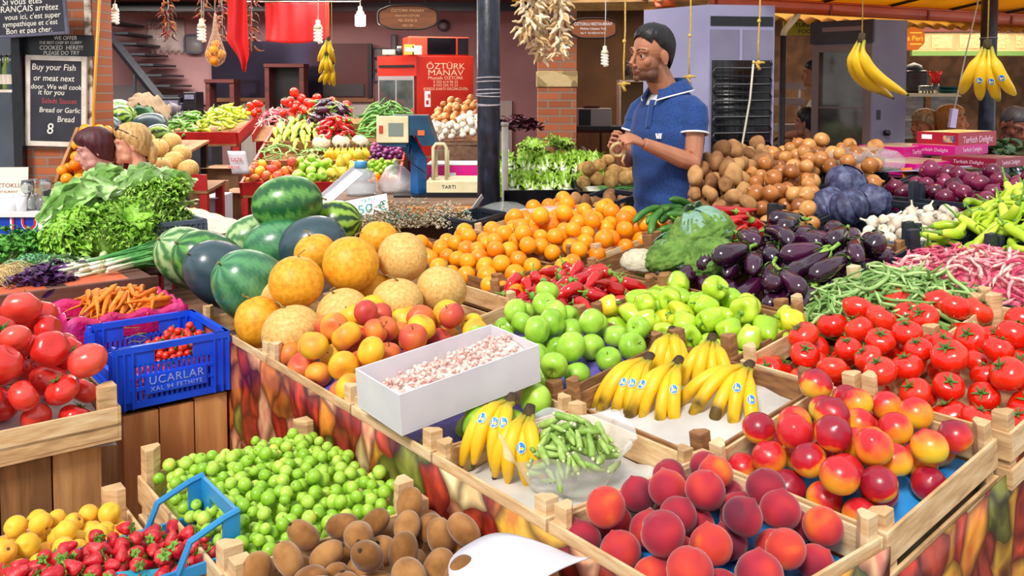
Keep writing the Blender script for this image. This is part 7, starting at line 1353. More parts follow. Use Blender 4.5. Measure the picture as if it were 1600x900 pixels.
# ================================================================== fridges, awning, restaurant at the right
LIL = pm('lilac grey enamel', [(.3, '#8a86a8'), (.7, '#a29ec0')], .4, 2, 3); LILD = pm('grey enamel', [(.3, '#706c84'), (.7, '#86829c')], .5, 3)
p1 = W(1105, 200, 4.95); cb = thing('upright_fridge', 'lilac grey upright fridge seen from behind, with a black coil', 'fridge', M=frame((p1.x, p1.y, 0), Vector((1, .16, 0)), Vector((-.16, 1, 0)))); zt2 = W(1105, 7, 4.95).z
wq = .39; ang = Vector((-.52, .85, 0))
b = MB(); b.prism([(0, 0), (wq, 0), (wq - .2, .42), (-.245, .40)], .05, zt2); b.obj('cabinet_body', LIL, cb, smooth=False); MB().bbox((.012, -.006, .3), (wq - .01, -.001, W(1150, 46, 4.95).z)).obj('back_panel', LILD, cb, smooth=False); z3 = W(1150, 25, 4.95).z; MB().bbox((.012, -.004, W(1150, 40, 4.95).z), (wq - .01, -.001, z3)).obj('vent_slot', BLK, cb, smooth=False); MB().bbox((.18, -.012, .9), (.195, -.006, W(1150, 46, 4.95).z)).obj('seam_strip', LIL, cb, smooth=False)
b = MB(); P = []; z = W(1150, 94, 4.95).z; k = 0
while z > 1.0: P += [(.03 if k % 2 else wq - .04, -.03, z), (.018 if k % 2 else wq - .028, -.03, z - .0225), (.03 if k % 2 else wq - .04, -.03, z - .045)]; z -= .0451; k += 1
Q = []
for i, pt in enumerate(P): Q.append(pt)
b.tube(Q, .0075, 6); b.bbox((.02, -.012, 1.0), (wq - .02, -.007, W(1150, 94, 4.95).z)); b.obj('condenser_coil', BLK, cb); b = MB()
for i in range(9): x = .035 + i * (wq - .07) / 8; b.bbox((x - .0012, -.027, 1.0), (x + .0012, -.024, W(1150, 95, 4.95).z))
b.obj('coil_wires', BLK, cb, smooth=False); MB().tube([(.25, -.04, W(1170, 94, 4.9).z), (.23, -.045, 1.6), (.18, -.045, 1.3), (.15, -.04, 1.15)], .006, 6).obj('power_cord', CORD, cb)
for x, y in ((.03, .03), (wq - .06, .03), (.0, .36), (.15, .36)): MB().bbox((x, y, 0), (x + .03, y + .03, .05)).obj('foot', BLK, cb, smooth=False)
p1 = W(1361, 200, 6.0); gf = thing('glass_door_fridge', 'grey drinks fridge with a glass door behind the hanging bananas', 'fridge', M=frame((p1.x, p1.y, 0), Vector((.94, .34, 0)), Vector((-.34, .94, 0)))); zt3 = W(1361, 30, 6.0).z; dx_ = Vector((-.78, .62, 0))
MB().prism([(0, 0), (.29, 0), (.12, .62), (-.18, .384)], .06, zt3).obj('cabinet_body', pm('mauve grey enamel', [(.3, '#6a6276'), (.7, '#7e768a')], .45, 3), gf, smooth=False)
FD = frame((0, -.002, 0), Vector((-.18, .384, 0)), Vector((-.384, -.18, 0))); L2 = .424; BRF = pm('brown grey frame', '#7a6664', .45)
z4 = W(1340, 68, 6.0).z; b = MB(); b.bbox((0, 0, .1), (.055, .015, z4)); b.bbox((L2 - .05, 0, .1), (L2, .015, z4)); b.bbox((.055, 0, z4 - .05), (L2 - .05, .015, z4)); b.bbox((.055, 0, .1), (L2 - .05, .015, .16)); b.obj('door_frame', BRF, gf, M=FD, smooth=False); MB().bbox((.055, 0, .16), (L2 - .05, .008, z4 - .05)).obj('door_glass', pm('dim glass', [(.3, '#3a3630'), (.6, '#5d5a52'), (.8, '#787a74')], .06, 5, 3, spec=.7), gf, M=FD, smooth=False); MB().bbox((-.01, -.0, z4 + .01), (L2 + .01, .03, zt3)).obj('header_panel', pm('dark header', '#2e2428', .4), gf, M=FD, smooth=False); MB().bbox((.06, .03, z4 + .09), (L2 - .08, .034, z4 + .12)).obj('header_strip', BRF, gf, M=FD, smooth=False)
MB().bbox((.045, -.004, W(1372, 187, 6.0).z), (.075, -.001, W(1372, 172, 6.0).z)).obj('sticker', BLK, gf, smooth=False); MB().lathe([(0, 0), (.02, 0), (.02, .03), (0, .03)], 10).obj('socket', BLK, gf, M=T(.12, -.002, W(1392, 208, 6.0).z) @ RM(PI / 2))
for k in range(4): MB().bbox((.06, .001, .5 + .34 * k), (L2 - .055, .0085, .51 + .34 * k)).obj('wire_shelf', BRF, gf, M=FD @ T(0, .0015, 0), smooth=False)
# gutter and awning
OGUT = pm('orange gutter', [(.3, '#c04a1c'), (.7, '#d8602a')], .35, 4); AWN = pm('yellow awning', [(.3, '#d8a01c'), (.7, '#ecbc34')], .6, 3); nt_ = AWN.node_tree; tl = nt_.nodes.new('ShaderNodeBsdfTranslucent'); tl.inputs[0].default_value = lin('#f4c030'); ms = nt_.nodes.new('ShaderNodeMixShader'); ms.inputs[0].default_value = .6; nt_.links.new(nt_.nodes['Principled BSDF'].outputs[0], ms.inputs[1]); nt_.links.new(tl.outputs[0], ms.inputs[2]); nt_.links.new(ms.outputs[0], nt_.nodes['Material Output'].inputs[0]); AWO = pm('orange corrugated', [(.3, '#c8801c'), (.7, '#dc9a30')], .55, 6)
g0, g1 = W(1030, 3, 5.55), W(1640, 36, 7.6); dr = (g1 - g0).normalized(); nr_ = Vector((-dr.y, dr.x, 0)).normalized()
t = thing('roof_gutter', 'orange red gutter running along the awning edge', 'gutter'); b = MB(); Lg = (g1 - g0).length
prof = [(-.05, .05), (-.05, 0), (-.03, -.028), (.03, -.028), (.05, 0), (.05, .05)]
b.grid(lambda i, j: tuple(g0 + dr * Lg * i + nr_ * np.interp(j * 5, range(6), [q[0] for q in prof]) + Vector((0, 0, np.interp(j * 5, range(6), [q[1] for q in prof])))), 12, 16); b.obj('trough', OGUT, t, thick=.004); b = MB(); b.tube([g0 + nr_ * -.052 + Vector((0, 0, .05)), g1 + nr_ * -.052 + Vector((0, 0, .05))], .009, 6); b.obj('rolled_lip', OGUT, t)
for k in (.1, .35, .6, .85): MB().box(tuple(g0 + dr * Lg * k + Vector((0, 0, .0)) - nr_ * .055), (.015, .012, .07)).obj('bracket', pm('bracket', '#8a3a1c', .5), t, smooth=False)
a = W(1243, 24, 6.2); b = MB(); b.tube([W(1246, 10, 6.15), W(1246, 24, 6.15), W(1226, 48, 6.15), W(1224, 56, 6.15)], .022, 10); b.obj('downpipe_elbow', SCR, t); MB().tube([W(1224, 56, 6.15), Vector((W(1222, 56, 6.15).x, 6.15, 0))], .022, 10).obj('downpipe', STEEL, t)
t = thing('awning', 'yellow cloth awning above the orange gutter', 'awning'); b = MB(); b.grid(lambda i, j: tuple(g0 + dr * Lg * i - nr_ * (.0 + 1.1 * j) + Vector((0, 0, .06 + .16 * j + .035 * math.sin(i * 40) * j))), 60, 8); b.obj('cloth', AWN, t, thick=.003)
for k in range(7): q = g0 + dr * Lg * k / 6; MB().tube([q + Vector((0, 0, .05)), q - nr_ * 1.1 + Vector((0, 0, .2))], .012, 6).obj('rib', STEEL, t)
t = thing('corrugated_roof', 'orange corrugated roof sheet hanging below the gutter', 'roof'); MB().grid(lambda i, j: tuple(g0 + dr * Lg * i + nr_ * (.05 + .8 * j) + Vector((0, 0, .0 + .018 * math.sin(i * 150) - .075 * (1 - j) ** 3 + .1 * j))), 220, 8).obj('sheet', AWO, t, thick=.004); MB().tube([g0 + nr_ * .4 + Vector((0, 0, .02)), g1 + nr_ * .4 + Vector((0, 0, .02))], .02, 6).obj('batten', DKW, t)
t = thing('roof_beam', 'rough wooden beam at the top behind the man', 'beam'); MB().tube([W(850, 6, 6.0), W(1108, 2, 5.5)], .05, 4).obj('timber', pm('rough timber', [(.3, '#8a6438'), (.7, '#b88a54')], .8, 8, stretch=(.3, 3, 3)), t, smooth=False); MB().tube([W(800, -2, 6.1), W(945, 2, 6.0)], .02, 4).obj('orange_flashing', AWO, t, smooth=False); MB().tube([W(1010, 4, 5.65), W(1010, -120, 5.65)], .03, 4).obj('hanger', DKW, t, smooth=False)
# kitchen behind the man
t = thing('kitchen_cupboard', 'brown wooden cupboard in the dim kitchen', 'cupboard', (W(930, 230, 8.6).x, 8.6, 0)); zz = W(930, 198, 8.6).z; MB().bbox((-.2, 0, 0), (.5, .5, zz - .03)).obj('body', DKW, t, smooth=False); MB().bbox((-.22, -.02, zz - .03), (.52, .5, zz)).obj('worktop', STEEL, t, smooth=False)
for x in (-.18, .06): MB().bbox((x, -.015, .1), (x + .22, 0, zz - .06)).obj('door', pm('cupboard door', [(.3, '#7a4a20'), (.7, '#9a6430')], .5, 4, stretch=(6, 1, .5)), t, smooth=False)
t = thing('microwave', 'white microwave with dark door on the kitchen cupboard', 'microwave', (W(930, 198, 8.6).x, 8.65, zz)); MB().bbox((-.165, 0, 0), (.165, .3, .175)).obj('body', pm('microwave white', '#b8b0b0', .4), t, smooth=False, bevel=.005); MB().bbox((-.155, -.008, .01), (-.04, 0, .165)).obj('door_window', BLK, t, smooth=False); MB().bbox((-.1, .05, .176), (.05, .2, .2)).obj('tray_on_top', DKW, t, smooth=False)
t = thing('kitchen_shelf', 'shelf with dark bottles and pans left of the man', 'shelf', (W(1000, 125, 9.5).x, 9.5, W(1000, 125, 9.5).z)); MB().bbox((-.22, 0, -.02), (.3, .25, 0)).obj('board', CRF, t, smooth=False); MB().bbox((-.22, .25, -1.2), (.3, .26, -.02)).obj('back_panel', pm('pale kitchen panel', '#8a6a48', .7), t, smooth=False); MB().bbox((-.22, 0, -1.7), (-.2, .25, -.02)).obj('side', CRF, t, smooth=False)
for i in range(4): q = thing('bottle', 'dark bottle on the kitchen shelf, ' + ORD[i] + ' from left', 'bottle', (t.location.x - .12 + .075 * i, 9.6, t.location.z), 0, 'bottles on the kitchen shelf'); MB().lathe([(0, 0), (.03, 0), (.03, .1), (.012, .14), (.012, .18), (0, .18)], 12).obj('glass_body', BLK, q); MB().lathe([(0, .178), (.014, .178), (.014, .2), (0, .2)], 8).obj('cap', STEEL, q)
# restaurant
t = thing('wall_sign', 'yellow hand painted sign behind the drainpipe', 'sign'); a, b_ = W(1224, 55, 7.3), W(1275, 33, 7.3); MB().bbox((a.x, 7.3, a.z), (b_.x, 7.32, b_.z)).obj('board', pm('yellow sign', '#c8b81c', .5), t, smooth=False); text('TURKISH', .05, BLK, t, T((a.x + b_.x) / 2 + .06, 7.298, b_.z - .035) @ RM(PI / 2)); text('FOOD', .05, BLK, t, T((a.x + b_.x) / 2 + .06, 7.298, a.z + .03) @ RM(PI / 2))
t = thing('hexagon_sign', 'orange octagonal illuminated sign beside the grey fridge', 'sign', M=T(*W(1427, 60, 7.2)) @ RM(PI / 2)); MB().prism([(.10 * math.cos(PI / 8 + k * PI / 4), .10 * math.sin(PI / 8 + k * PI / 4)) for k in range(8)], -.03, 0).obj('panel', pm('orange lit panel', '#e8761c', .5, emit=.5), t, smooth=False); text('Efes Peri', .055, pm('sign yellow', '#f8e04a', .5, emit=.6), t, T(-.02, 0, .002)); 
for dz in (.045, -.045): MB().box((.02, dz, .002), (.09, .008, .003)).obj('bar', MATS['sign yellow'], t, smooth=False)
MB().box((0, .35, -.015), (.02, .5, .02)).obj('hanger', STEEL, t, smooth=False)
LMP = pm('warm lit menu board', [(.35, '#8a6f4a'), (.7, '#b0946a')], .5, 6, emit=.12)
t = thing('menu_board', 'long beige menu board over the restaurant counter', 'board'); a, b_ = W(1426, 80, 9.6), W(1640, 50, 9.6); MB().bbox((a.x, 9.6, a.z), (b_.x, 9.63, b_.z)).obj('panel', LMP, t, smooth=False); MB().bbox((a.x - .02, 9.57, a.z - .05), (b_.x, 9.62, a.z)).obj('green_rail', pm('green rail', '#5a7a3a', .5), t, smooth=False); MB().bbox((a.x - .02, 9.57, b_.z), (b_.x, 9.62, b_.z + .05)).obj('top_rail', DKW, t, smooth=False)
for k in range(5): MB().bbox((a.x + .2 + .3 * k, 9.595, a.z + .03), (a.x + .42 + .3 * k, 9.6, b_.z - .03)).obj('menu_lines', pm('menu print', [(.45, '#c8a878'), (.6, '#8a6a44')], .6, 90, stretch=(.3, 1, 4)), t, smooth=False)
t = thing('restaurant_counter', 'glass fronted food counter in the restaurant', 'counter'); a, b_ = W(1426, 146, 8.2).x, W(1502, 146, 8.2).x; zz = W(1450, 146, 8.2).z; MB().bbox((a - .6, 8.2, zz - .03), (b_, 8.8, zz)).obj('worktop', pm('counter top cream', '#e0cfa8', .4), t, smooth=False); MB().bbox((a - .6, 8.22, zz - .42), (b_ - .02, 8.23, zz - .03)).obj('glass_front', pm('food case glass', [(.3, '#5a4a3a'), (.6, '#8a8078'), (.8, '#b0a498')], .1, 7, stretch=(1, 1, 3)), t, smooth=False); MB().bbox((a - .6, 8.25, 0), (b_, 8.8, zz - .42)).obj('base', BRW, t, smooth=False); MB().bbox((a + .12, 8.2, zz - .45), (a + .17, 8.22, zz - .03)).obj('mullion', WOODB, t, smooth=False); MB().bbox((a - .6, 8.205, zz - .25), (b_ - .02, 8.215, zz - .235)).obj('shelf_edge', CRF, t, smooth=False)
p = W(1465, 144, 8.3); t = thing('flower_vase', 'red paper rose in a small glass on the counter', 'vase', (p.x, 8.35, zz)); MB().lathe([(0, 0), (.03, 0), (.036, .09), (.033, .09), (.028, .004), (0, .004)], 14).obj('glass', GLS, t); b = MB(); 
for k in range(7): leafgrid(b, .16, .035, T(0, 0, .06) @ RM(0, 0, k * .9) @ RM(0, -1.3, 0), .3, .01, 5, k, .5, 8, 7)
b.obj('petals', RED, t); t = thing('plate_stack', 'stack of teal plates on the restaurant counter', 'plates', (W(1490, 144, 8.3).x, 8.4, zz)); MB().lathe([(0, 0), (.06, 0), (.12, .03), (.12, .035), (0, .03)], 20).obj('plate', pm('teal glaze', '#1a5a5a', .3), t); MB().lathe([(0, .031), (.06, .031), (.115, .06), (.115, .065), (0, .06)], 20).obj('plate', MATS['teal glaze'], t)
for i in range(4): q = thing('tumbler', 'small clear tumbler on the counter, ' + ORD[i] + ' from left', 'glass', (W(1444 + 5 * i, 144, 8.3).x, 8.36, zz), 0, 'tumblers on the counter'); MB().lathe([(0, 0), (.022, 0), (.027, .07), (.025, .07), (.02, .004), (0, .004)], 12).obj('wall', GLS, q); MB().tube([(.027 * math.cos(k), .027 * math.sin(k), .07) for k in np.arange(0, 6.28, .5)], .0015, 4, closed=True).obj('rim', GLS, q)
t = thing('coffee_machine', 'black machine standing behind the orange sign', 'machine', (W(1438, 144, 8.5).x, 8.55, zz)); MB().bbox((-.11, 0, 0), (.1, .2, .22)).obj('body', BLK, t, smooth=False, bevel=.02); MB().lathe([(0, .22), (.09, .22), (.07, .27), (0, .3)], 14).obj('hopper', STEEL, t, M=T(0, .1, 0))
t = thing('hanging_lamp_box', 'small pale box hanging on a cord before the restaurant', 'lamp', M=T(*W(1489, 185, 6.0)) @ RM(0, .12, 0)); MB().bbox((-.02, -.02, -.065), (.02, .02, .065)).obj('box_body', PUR, t, smooth=False, bevel=.003); MB().tube([(0, 0, .06), (.02, 0, .4), (.07, 0, 1.0)], .005, 5).obj('cord', CORD, t)
t = thing('kitchen_rack', 'white rack with pale trays behind the drainpipe', 'rack', (W(1238, 200, 8.4).x, 8.4, 0)); 
for k, py in enumerate((133, 158, 200)): zz_ = W(1238, py, 8.4).z; MB().bbox((-.12, 0, zz_ - .04), (.12, .3, zz_ + .03)).obj('tray', pm('pale tray', '#a89c98', .5), t, smooth=False)
for x in (-.1, .06): MB().bbox((x, .02, 0), (x + .02, .04, W(1238, 128, 8.4).z)).obj('upright', WWT, t, smooth=False)
t = thing('bush', 'dark green plant beside the right post', 'plant', M=T(*(W(1562, 262, 5.25)))); b = MB(); q = random.Random(3)
for i in range(160): leafgrid(b, .07, .02, T(q.gauss(0, .07), q.gauss(0, .06), q.uniform(-.06, .14)) @ RM(q.uniform(-1, 1), q.uniform(-1, .3), q.uniform(-PI, PI)), .6, .003, 4, i, .3, 5, 4)
b.obj('leaves', pm('dark leaf', ['#1c3a1e', '#3a5a30'], .5, 20), t); MB().lathe([(0, -W(1562, 262, 5.25).z), (.1, -W(1562, 262, 5.25).z), (.13, -.2), (.12, -.08), (0, -.08)], 16).obj('planter', STEEL, t)
# ================================================================== people
def fuse(b, voxel, name, mat, parent, colf=None, smooth=6, wrinkle=None):
    """melts overlapping shapes into one continuous skin"""
    me = b.mesh('tmp', []); o = bpy.data.objects.new('tmp', me); COL.objects.link(o)
    md = o.modifiers.new('r', 'REMESH'); md.mode = 'VOXEL'; md.voxel_size = voxel; md.use_smooth_shade = True
    sm = o.modifiers.new('s', 'SMOOTH'); sm.factor = .5; sm.iterations = smooth
    dg = bpy.context.evaluated_depsgraph_get(); m2 = bpy.data.meshes.new_from_object(o.evaluated_get(dg)); bpy.data.objects.remove(o); bpy.data.meshes.remove(me)
    n = len(m2.vertices); co = np.zeros(n * 3); m2.vertices.foreach_get('co', co); co = co.reshape(-1, 3)
    if wrinkle: nn = np.zeros(n * 3); m2.vertices.foreach_get('normal', nn); m2.vertices.foreach_set('co', (co + nn.reshape(-1, 3) * wrinkle(co)[:, None]).ravel())
    if colf: at = m2.color_attributes.new('tone', 'FLOAT_COLOR', 'POINT'); at.data.foreach_set('color', np.c_[colf(co), np.ones(n)].ravel())
    m2.materials.clear(); m2.materials.append(mat); m2.polygons.foreach_set('use_smooth', [True] * len(m2.polygons)); m2.update()
    r = bpy.data.objects.new(name, m2); COL.objects.link(r)
    if parent is not None: r.parent = parent
    return r
SKIN = pm('skin', '#ffffff', .5, attr='tone', sss=.06, spec=.4)
def head_parts(H, fem=False):
    b = MB(); e = b.ell
    e((0, .012, .035), (.076, .096, .086), 14, 20); e((0, -.028, -.028), (.061, .064, .088), 14, 18); e((0, -.044, -.076), (.046 if fem else .05, .046, .038)); e((0, -.08, -.098), (.02, .016, .017))
    for s in (-1, 1):
        e((s * .042, -.057, -.022), (.02, .021, .022)); e((s * .045, -.03, -.078), (.02, .03, .025)); e((s * .079, .014, -.002), (.007, .02, .033), 8, 10, rotm(.15, 0, s * -.35)); e((s * .08, .02, -.03), (.007, .011, .012)); e((s * .0125, -.104, -.039), (.0085, .0105, .0085))
        b.tube([(s * .047, -.072, .009), (s * .034, -.086, .0155), (s * .02, -.085, .008)], .0042, 6); b.tube([(s * .047, -.071, .0), (s * .034, -.0815, -.0075), (s * .021, -.083, -.001)], .0042, 6)
        b.tube([(s * .055, -.066, .027), (s * .034, -.086, .031), (s * .012, -.088, .024)], [.008, .0105, .009], 7)
    b.tube([(0, -.086, .025), (0, -.095, .006), (0, -.106, -.016), (0, -.1165, -.033)], [.009, .0085, .0095, .0125], 8); e((0, -.107, -.041), (.007, .011, .006))
    b.tube([(-.025, -.082, -.067), (-.01, -.0955, -.062), (0, -.0975, -.0635), (.01, -.0955, -.062), (.025, -.082, -.067)], [.004, .0062, .006, .0062, .004], 7); b.tube([(-.022, -.082, -.07), (0, -.0955, -.0745), (.022, -.082, -.07)], [.004, .0072, .004], 7)
    e((0, -.075, -.05), (.035, .018, .03)); return b.xf(H)
def head_color(H, skin, beard=None, lips='#a85a50'):
    Hi = np.array(H.inverted()); sk, lp = np.array(lin(skin)[:3]), np.array(lin(lips)[:3]); bd = np.array(lin(beard)[:3]) if beard else None
    def f(co):
        p = (np.c_[co, np.ones(len(co))] @ Hi.T)[:, :3]; x, y, z = p.T; c = np.repeat(sk[None], len(p), 0); c = c * (1 + .05 * np.sin(x * 90 + z * 70) * np.sin(y * 80))[:, None]
        S = lambda a, lo, hi: np.clip((a - lo) / (hi - lo), 0, 1)
        if bd is not None:
            m = S(-z, .028 + 0, .055) * S(-z + .0, -.2, -.1) * (z > -.125) * S(-y, -.03, .005); side = S(np.abs(x), .05, .066) * S(.02 - z, 0, .05) * S(.0 - y, -.02, .02) * (z > -.1)
            m = np.maximum(m, side * .6); m *= 1 - .9 * np.exp(-((x / .022) ** 2 + ((y + .1) / .022) ** 2 + ((z + .045) / .014) ** 2)); m = np.clip(m * (.72 + .1 * np.sin(x * 900) * np.sin(z * 800 + y * 300)), 0, .75); c = c * (1 - m[:, None]) + bd * m[:, None]
        l = np.exp(-((x / .021) ** 4 + ((z + .068) / .0105) ** 4)) * (y < -.078); c = c * (1 - l[:, None] * .8) + lp * l[:, None] * .8
        r = np.exp(-((x / .02) ** 2 + ((z + .035) / .02) ** 2)) * (y < -.095) * .18; return c * (1 - r[:, None]) + np.array(lin('#c0604a')[:3]) * r[:, None]
    return f
EYW = pm('eye white', '#b4a8a2', .25); EYI = pm('iris brown', '#1c0f08', .15)
def face_bits(H, parent, browc, brow=True, eyes=True):
    hm = pm('hair ' + browc, [browc, browc], .6, 60)
    if eyes:
        for s in (-1, 1): o = MB().ell((0, 0, 0), .0118, 10, 14).obj('eye', EYW, parent, M=H @ T(s * .033, -.0735, .0035)); MB().ell((0, 0, 0), (.0062, .0025, .0062), 6, 12).obj('iris', EYI, o, M=T(-.003 * 0 + .0, -.0106, -.0005))
    if brow:
        for s in (-1, 1): MB().tube([(s * .013, -.0965, .027), (s * .03, -.0955, .0365), (s * .047, -.0825, .036), (s * .058, -.068, .029)], [.0035, .0048, .004, .002], 6, flat=.5).obj('eyebrow', hm, parent, M=H)
    return hm
def hair_cap(H, parent, mat, back=-.09, front=.062, side=-.005, puff=.012, top=.0, seed=0, long=None):
    """hair as a shell that follows the skull: bare below a hairline"""
    q = random.Random(seed); b = MB()
    def f(i, j):
        a = i * 2 * PI; fr = max(0, math.cos(a)); bk = max(0, -math.cos(a)); sd = abs(math.sin(a))
        zl = (front * fr ** .8 * (fr > .25) + 0) if fr > .6 else (front * (fr / .6) ** 1.2 + side * (1 - fr / .6) if fr > 0 else side + (back - side) * bk ** .8)
        z0 = zl; zc = .035; zt = .121 + puff + top; zz = z0 + (zt - z0) * j; t = (zz - zc) / (.086 + puff + top); rr = math.sqrt(max(0, 1 - min(1, t) ** 2)) if t > 0 else 1 - .18 * t * t
        th = puff * min(1, .06 + j * 2.2) ** .8 + .0022 * math.sin(a * 46 + j * 9) + .0018 * math.sin(a * 23 - j * 14 + seed)
        if fr > .3: th *= .75 + .5 * min(1, j * 1.6)
        return ((.0765 + th) * rr * math.sin(a), .012 - (.0965 + th) * rr * math.cos(a), zz)
    b.grid(f, 65, 16)
    if long: b.tube(long[0], long[1], 14)
    return b.obj('hair', mat, parent, M=H, thick=.003)
def hand_parts(b, w, d, n, curl=(.5, .9, .6), thumb=1, s=1, spread=.05):
    """palm, four unequal fingers and a thumb; d runs to the knuckles, n is the way the palm faces"""
    d = Vector(d).normalized(); n = Vector(n); n = (n - d * n.dot(d)).normalized(); x = d.cross(n) * thumb; w = Vector(w)
    for i, (o, L, r) in enumerate(((-.030, .068, .0088), (-.010, .078, .0092), (.010, .073, .0088), (.029, .058, .0078))):
        p0 = w + d * .012 + x * o * .55 * s; p1 = w + d * (.088 - .004 * abs(i - 1)) * s + x * o * s; b.tube([p0, p0.lerp(p1, .5) - n * .003, p1], [.0145, .0135, .0115], 8)
        p, a = p1, 0; P = [p1 - d * .01]; rr = [r * 1.1]
        dd = (d + x * o * spread / .03 * .6).normalized()
        for k, (c_, f) in enumerate(zip(curl, (.45, .30, .25))): a += c_ * (1 + .08 * i); p = p + (dd * math.cos(a) + n * math.sin(a)) * L * f * s; P.append(p); rr.append(r * (1 - .1 * (k + 1)))
        b.tube(P, rr, 8); b.ell(P[-1], rr[-1] * .98, 6, 8)
    b0 = w + d * .02 * s - x * .022 * s; t1 = b0 - x * .022 * s + d * .028 * s + n * .016; t2 = t1 + d * .026 * s + n * .016 + x * .004; t3 = t2 + d * .02 * s + n * .006 + x * .010; b.tube([b0, t1, t2, t3], [.014, .012, .0098, .008], 8); b.ell(t3, .0082, 6, 8)
def torso(b, F, secs, n=24, shrink=0):
    V = []; 
    for (z, hw, hd, off, *c) in secs:
        for k in range(n): a = 2 * PI * k / n; cs, sn = math.cos(a), math.sin(a); e = .85; V.append(F @ Vector(((hw - shrink) * abs(cs) ** e * (1 if cs > 0 else -1), (hd - shrink) * abs(sn) ** e * (1 if sn > 0 else -1) + off, z)))
    m = len(secs); Fc = [tuple(range(n - 1, -1, -1)), tuple((m - 1) * n + k for k in range(n))]
    for i in range(m - 1):
        for k in range(n): k2 = (k + 1) % n; Fc.append((i * n + k, i * n + k2, (i + 1) * n + k2, (i + 1) * n + k))
    b.add([tuple(v) for v in V], Fc)
# ---------------------------------------------------------------- the stallholder
YM = 4.36; C0 = W(1043, 160, YM); Fm = frame((C0.x, YM, 0), Vector((.6, -.8, 0)), Vector((.8, .6, 0)))   # x his left, y his back, z up
man = thing('person', 'man with black hair and stubble in a blue polo shirt, looking aside behind the stall', 'person')
P_ = lambda x, y, z: Fm @ Vector((x, y, z))
Hm = T(*W(1017, 86, 4.28)) @ RM(.10, 0, 0) @ RM(0, .0, -math.radians(58)) @ RM(.04, .06, 0) @ Matrix.Scale(1.06, 4)
sk = head_parts(Hm); nb = P_(0, .01, 1.60); hc = Hm @ Vector((0, .02, -.055)); sk.tube([Hm @ Vector((0, .022, -.03)), hc, hc.lerp(nb, .5) , nb, P_(0, .02, 1.5)], [.056, .062, .066, .073, .08], 14)
LS, LE, LW = P_(.172, .0, 1.565), W(1084, 256, 4.16), W(1006, 224, 4.07); RS, RE, RW = P_(-.172, .0, 1.565), P_(-.22, -.06, 1.29), W(968, 238, 4.22)
secs = [(1.02, .165, .115, 0), (1.15, .160, .112, 0), (1.3, .175, .118, .0), (1.45, .19, .12, 0), (1.54, .172, .10, .005), (1.6, .125, .082, .01), (1.64, .075, .065, .012)]
torso(sk, Fm, secs, shrink=.012)
for S_, E_, W_ in ((LS, LE, LW), (RS, RE, RW)): sk.tube([S_, S_.lerp(E_, .35), S_.lerp(E_, .8), E_, E_.lerp(W_, .25), E_.lerp(W_, .7), W_], [.055, .052, .043, .042, .044, .034, .027], 12)
dL = (W(962, 208, 4.03) - LW).normalized(); hand_parts(sk, LW, dL, (-.2, .35, -.75), (.75, .9, .6), 1); dR = (W(946, 206, 4.16) - RW).normalized(); hand_parts(sk, RW, dR, (.75, -.2, -.35), (.7, .95, .7), -1)
body = fuse(sk, .0034, 'body', SKIN, man, head_color(Hm, '#b4795c', '#2a1c18', '#9c5a52'), 3)
hm = face_bits(Hm, man, '#15100f'); hair_cap(Hm, man, pm('black hair', ['#0d0b0d', '#1d191c'], .5, 80, stretch=(1, 1, .3)), -.075, .092, .034, .012, .014, 2)
POLO = pm('blue polo cloth', [(.3, '#22396e'), (.6, '#2e4c8a'), (.85, '#3a5c9c')], .85, 160, 3, bump=.0004, bscale=600, sheen=.2, spec=.2)
b = MB(); secs2 = [(1.0, .185, .132, 0), (1.1, .178, .128, 0), (1.3, .19, .132, -.004), (1.45, .203, .134, -.004), (1.54, .188, .115, .0), (1.60, .145, .098, .006), (1.64, .098, .082, .01), (1.668, .076, .074, .012)]; torso(b, Fm, secs2)
LH, RH = LS.lerp(LE, .46), RS.lerp(RE, .46)
for S_, H_ in ((LS, LH), (RS, RH)): i_ = P_(.1 if S_ is LS else -.1, .005, 1.575); b.tube([i_, i_.lerp(S_, .6) + Vector((0, 0, .004)), S_ + (S_ - i_) * .08 - Vector((0, 0, .016)), S_.lerp(H_, .55) + (S_ - i_) * .06, H_], [.045, .056, .063, .068, .067], 16)
fz = lambda co: .0035 * np.sin(co[:, 2] * 42 + co[:, 0] * 30) * np.sin(co[:, 0] * 25 - co[:, 2] * 17) * (co[:, 2] < 1.5) + .005 * np.sin(co[:, 2] * 60 + co[:, 0] * 14) * np.exp(-((co[:, 2] - 1.08) / .07) ** 2)
fuse(b, .007, 'polo_shirt', POLO, man, None, 6, fz)
for H_, S_ in ((LH, LS), (RH, RS)):
    ax = (H_ - S_).normalized(); u = ax.orthogonal().normalized(); v = ax.cross(u); ring = [H_ + ax * .002 + (u * math.cos(k) + v * math.sin(k)) * .067 for k in np.arange(0, 6.28, .26)]; MB().tube(ring, .0055, 6, closed=True).obj('cuff_stripe', pm('polo white', '#e8e6ea', .8), man)
def collar(off, h0, h1, r0, flare, name, mat, a0=-2.75, a1=2.75):
    b = MB()
    def f(i, j):
        a = a0 + (a1 - a0) * i; dip = .055 * (abs(a) / 2.75) ** 2.2; r = r0 + flare * j + .004 * math.sin(a * 2); return tuple(Fm @ Vector((r * 1.06 * math.sin(a), .012 + r * math.cos(a) - .035 * (abs(a) / 2.75) ** 3, h0 + (h1 - h0) * j - dip)))
    b.grid(f, 40, 6); return b.obj(name, mat, man, thick=.006)
collar(0, 1.625, 1.705, .07, .003, 'collar_stand', POLO); collar(0, 1.708, 1.655, .075, .034, 'collar', POLO); collar(0, 1.657, 1.6505, .109, .002, 'collar_stripe', MATS['polo white'])
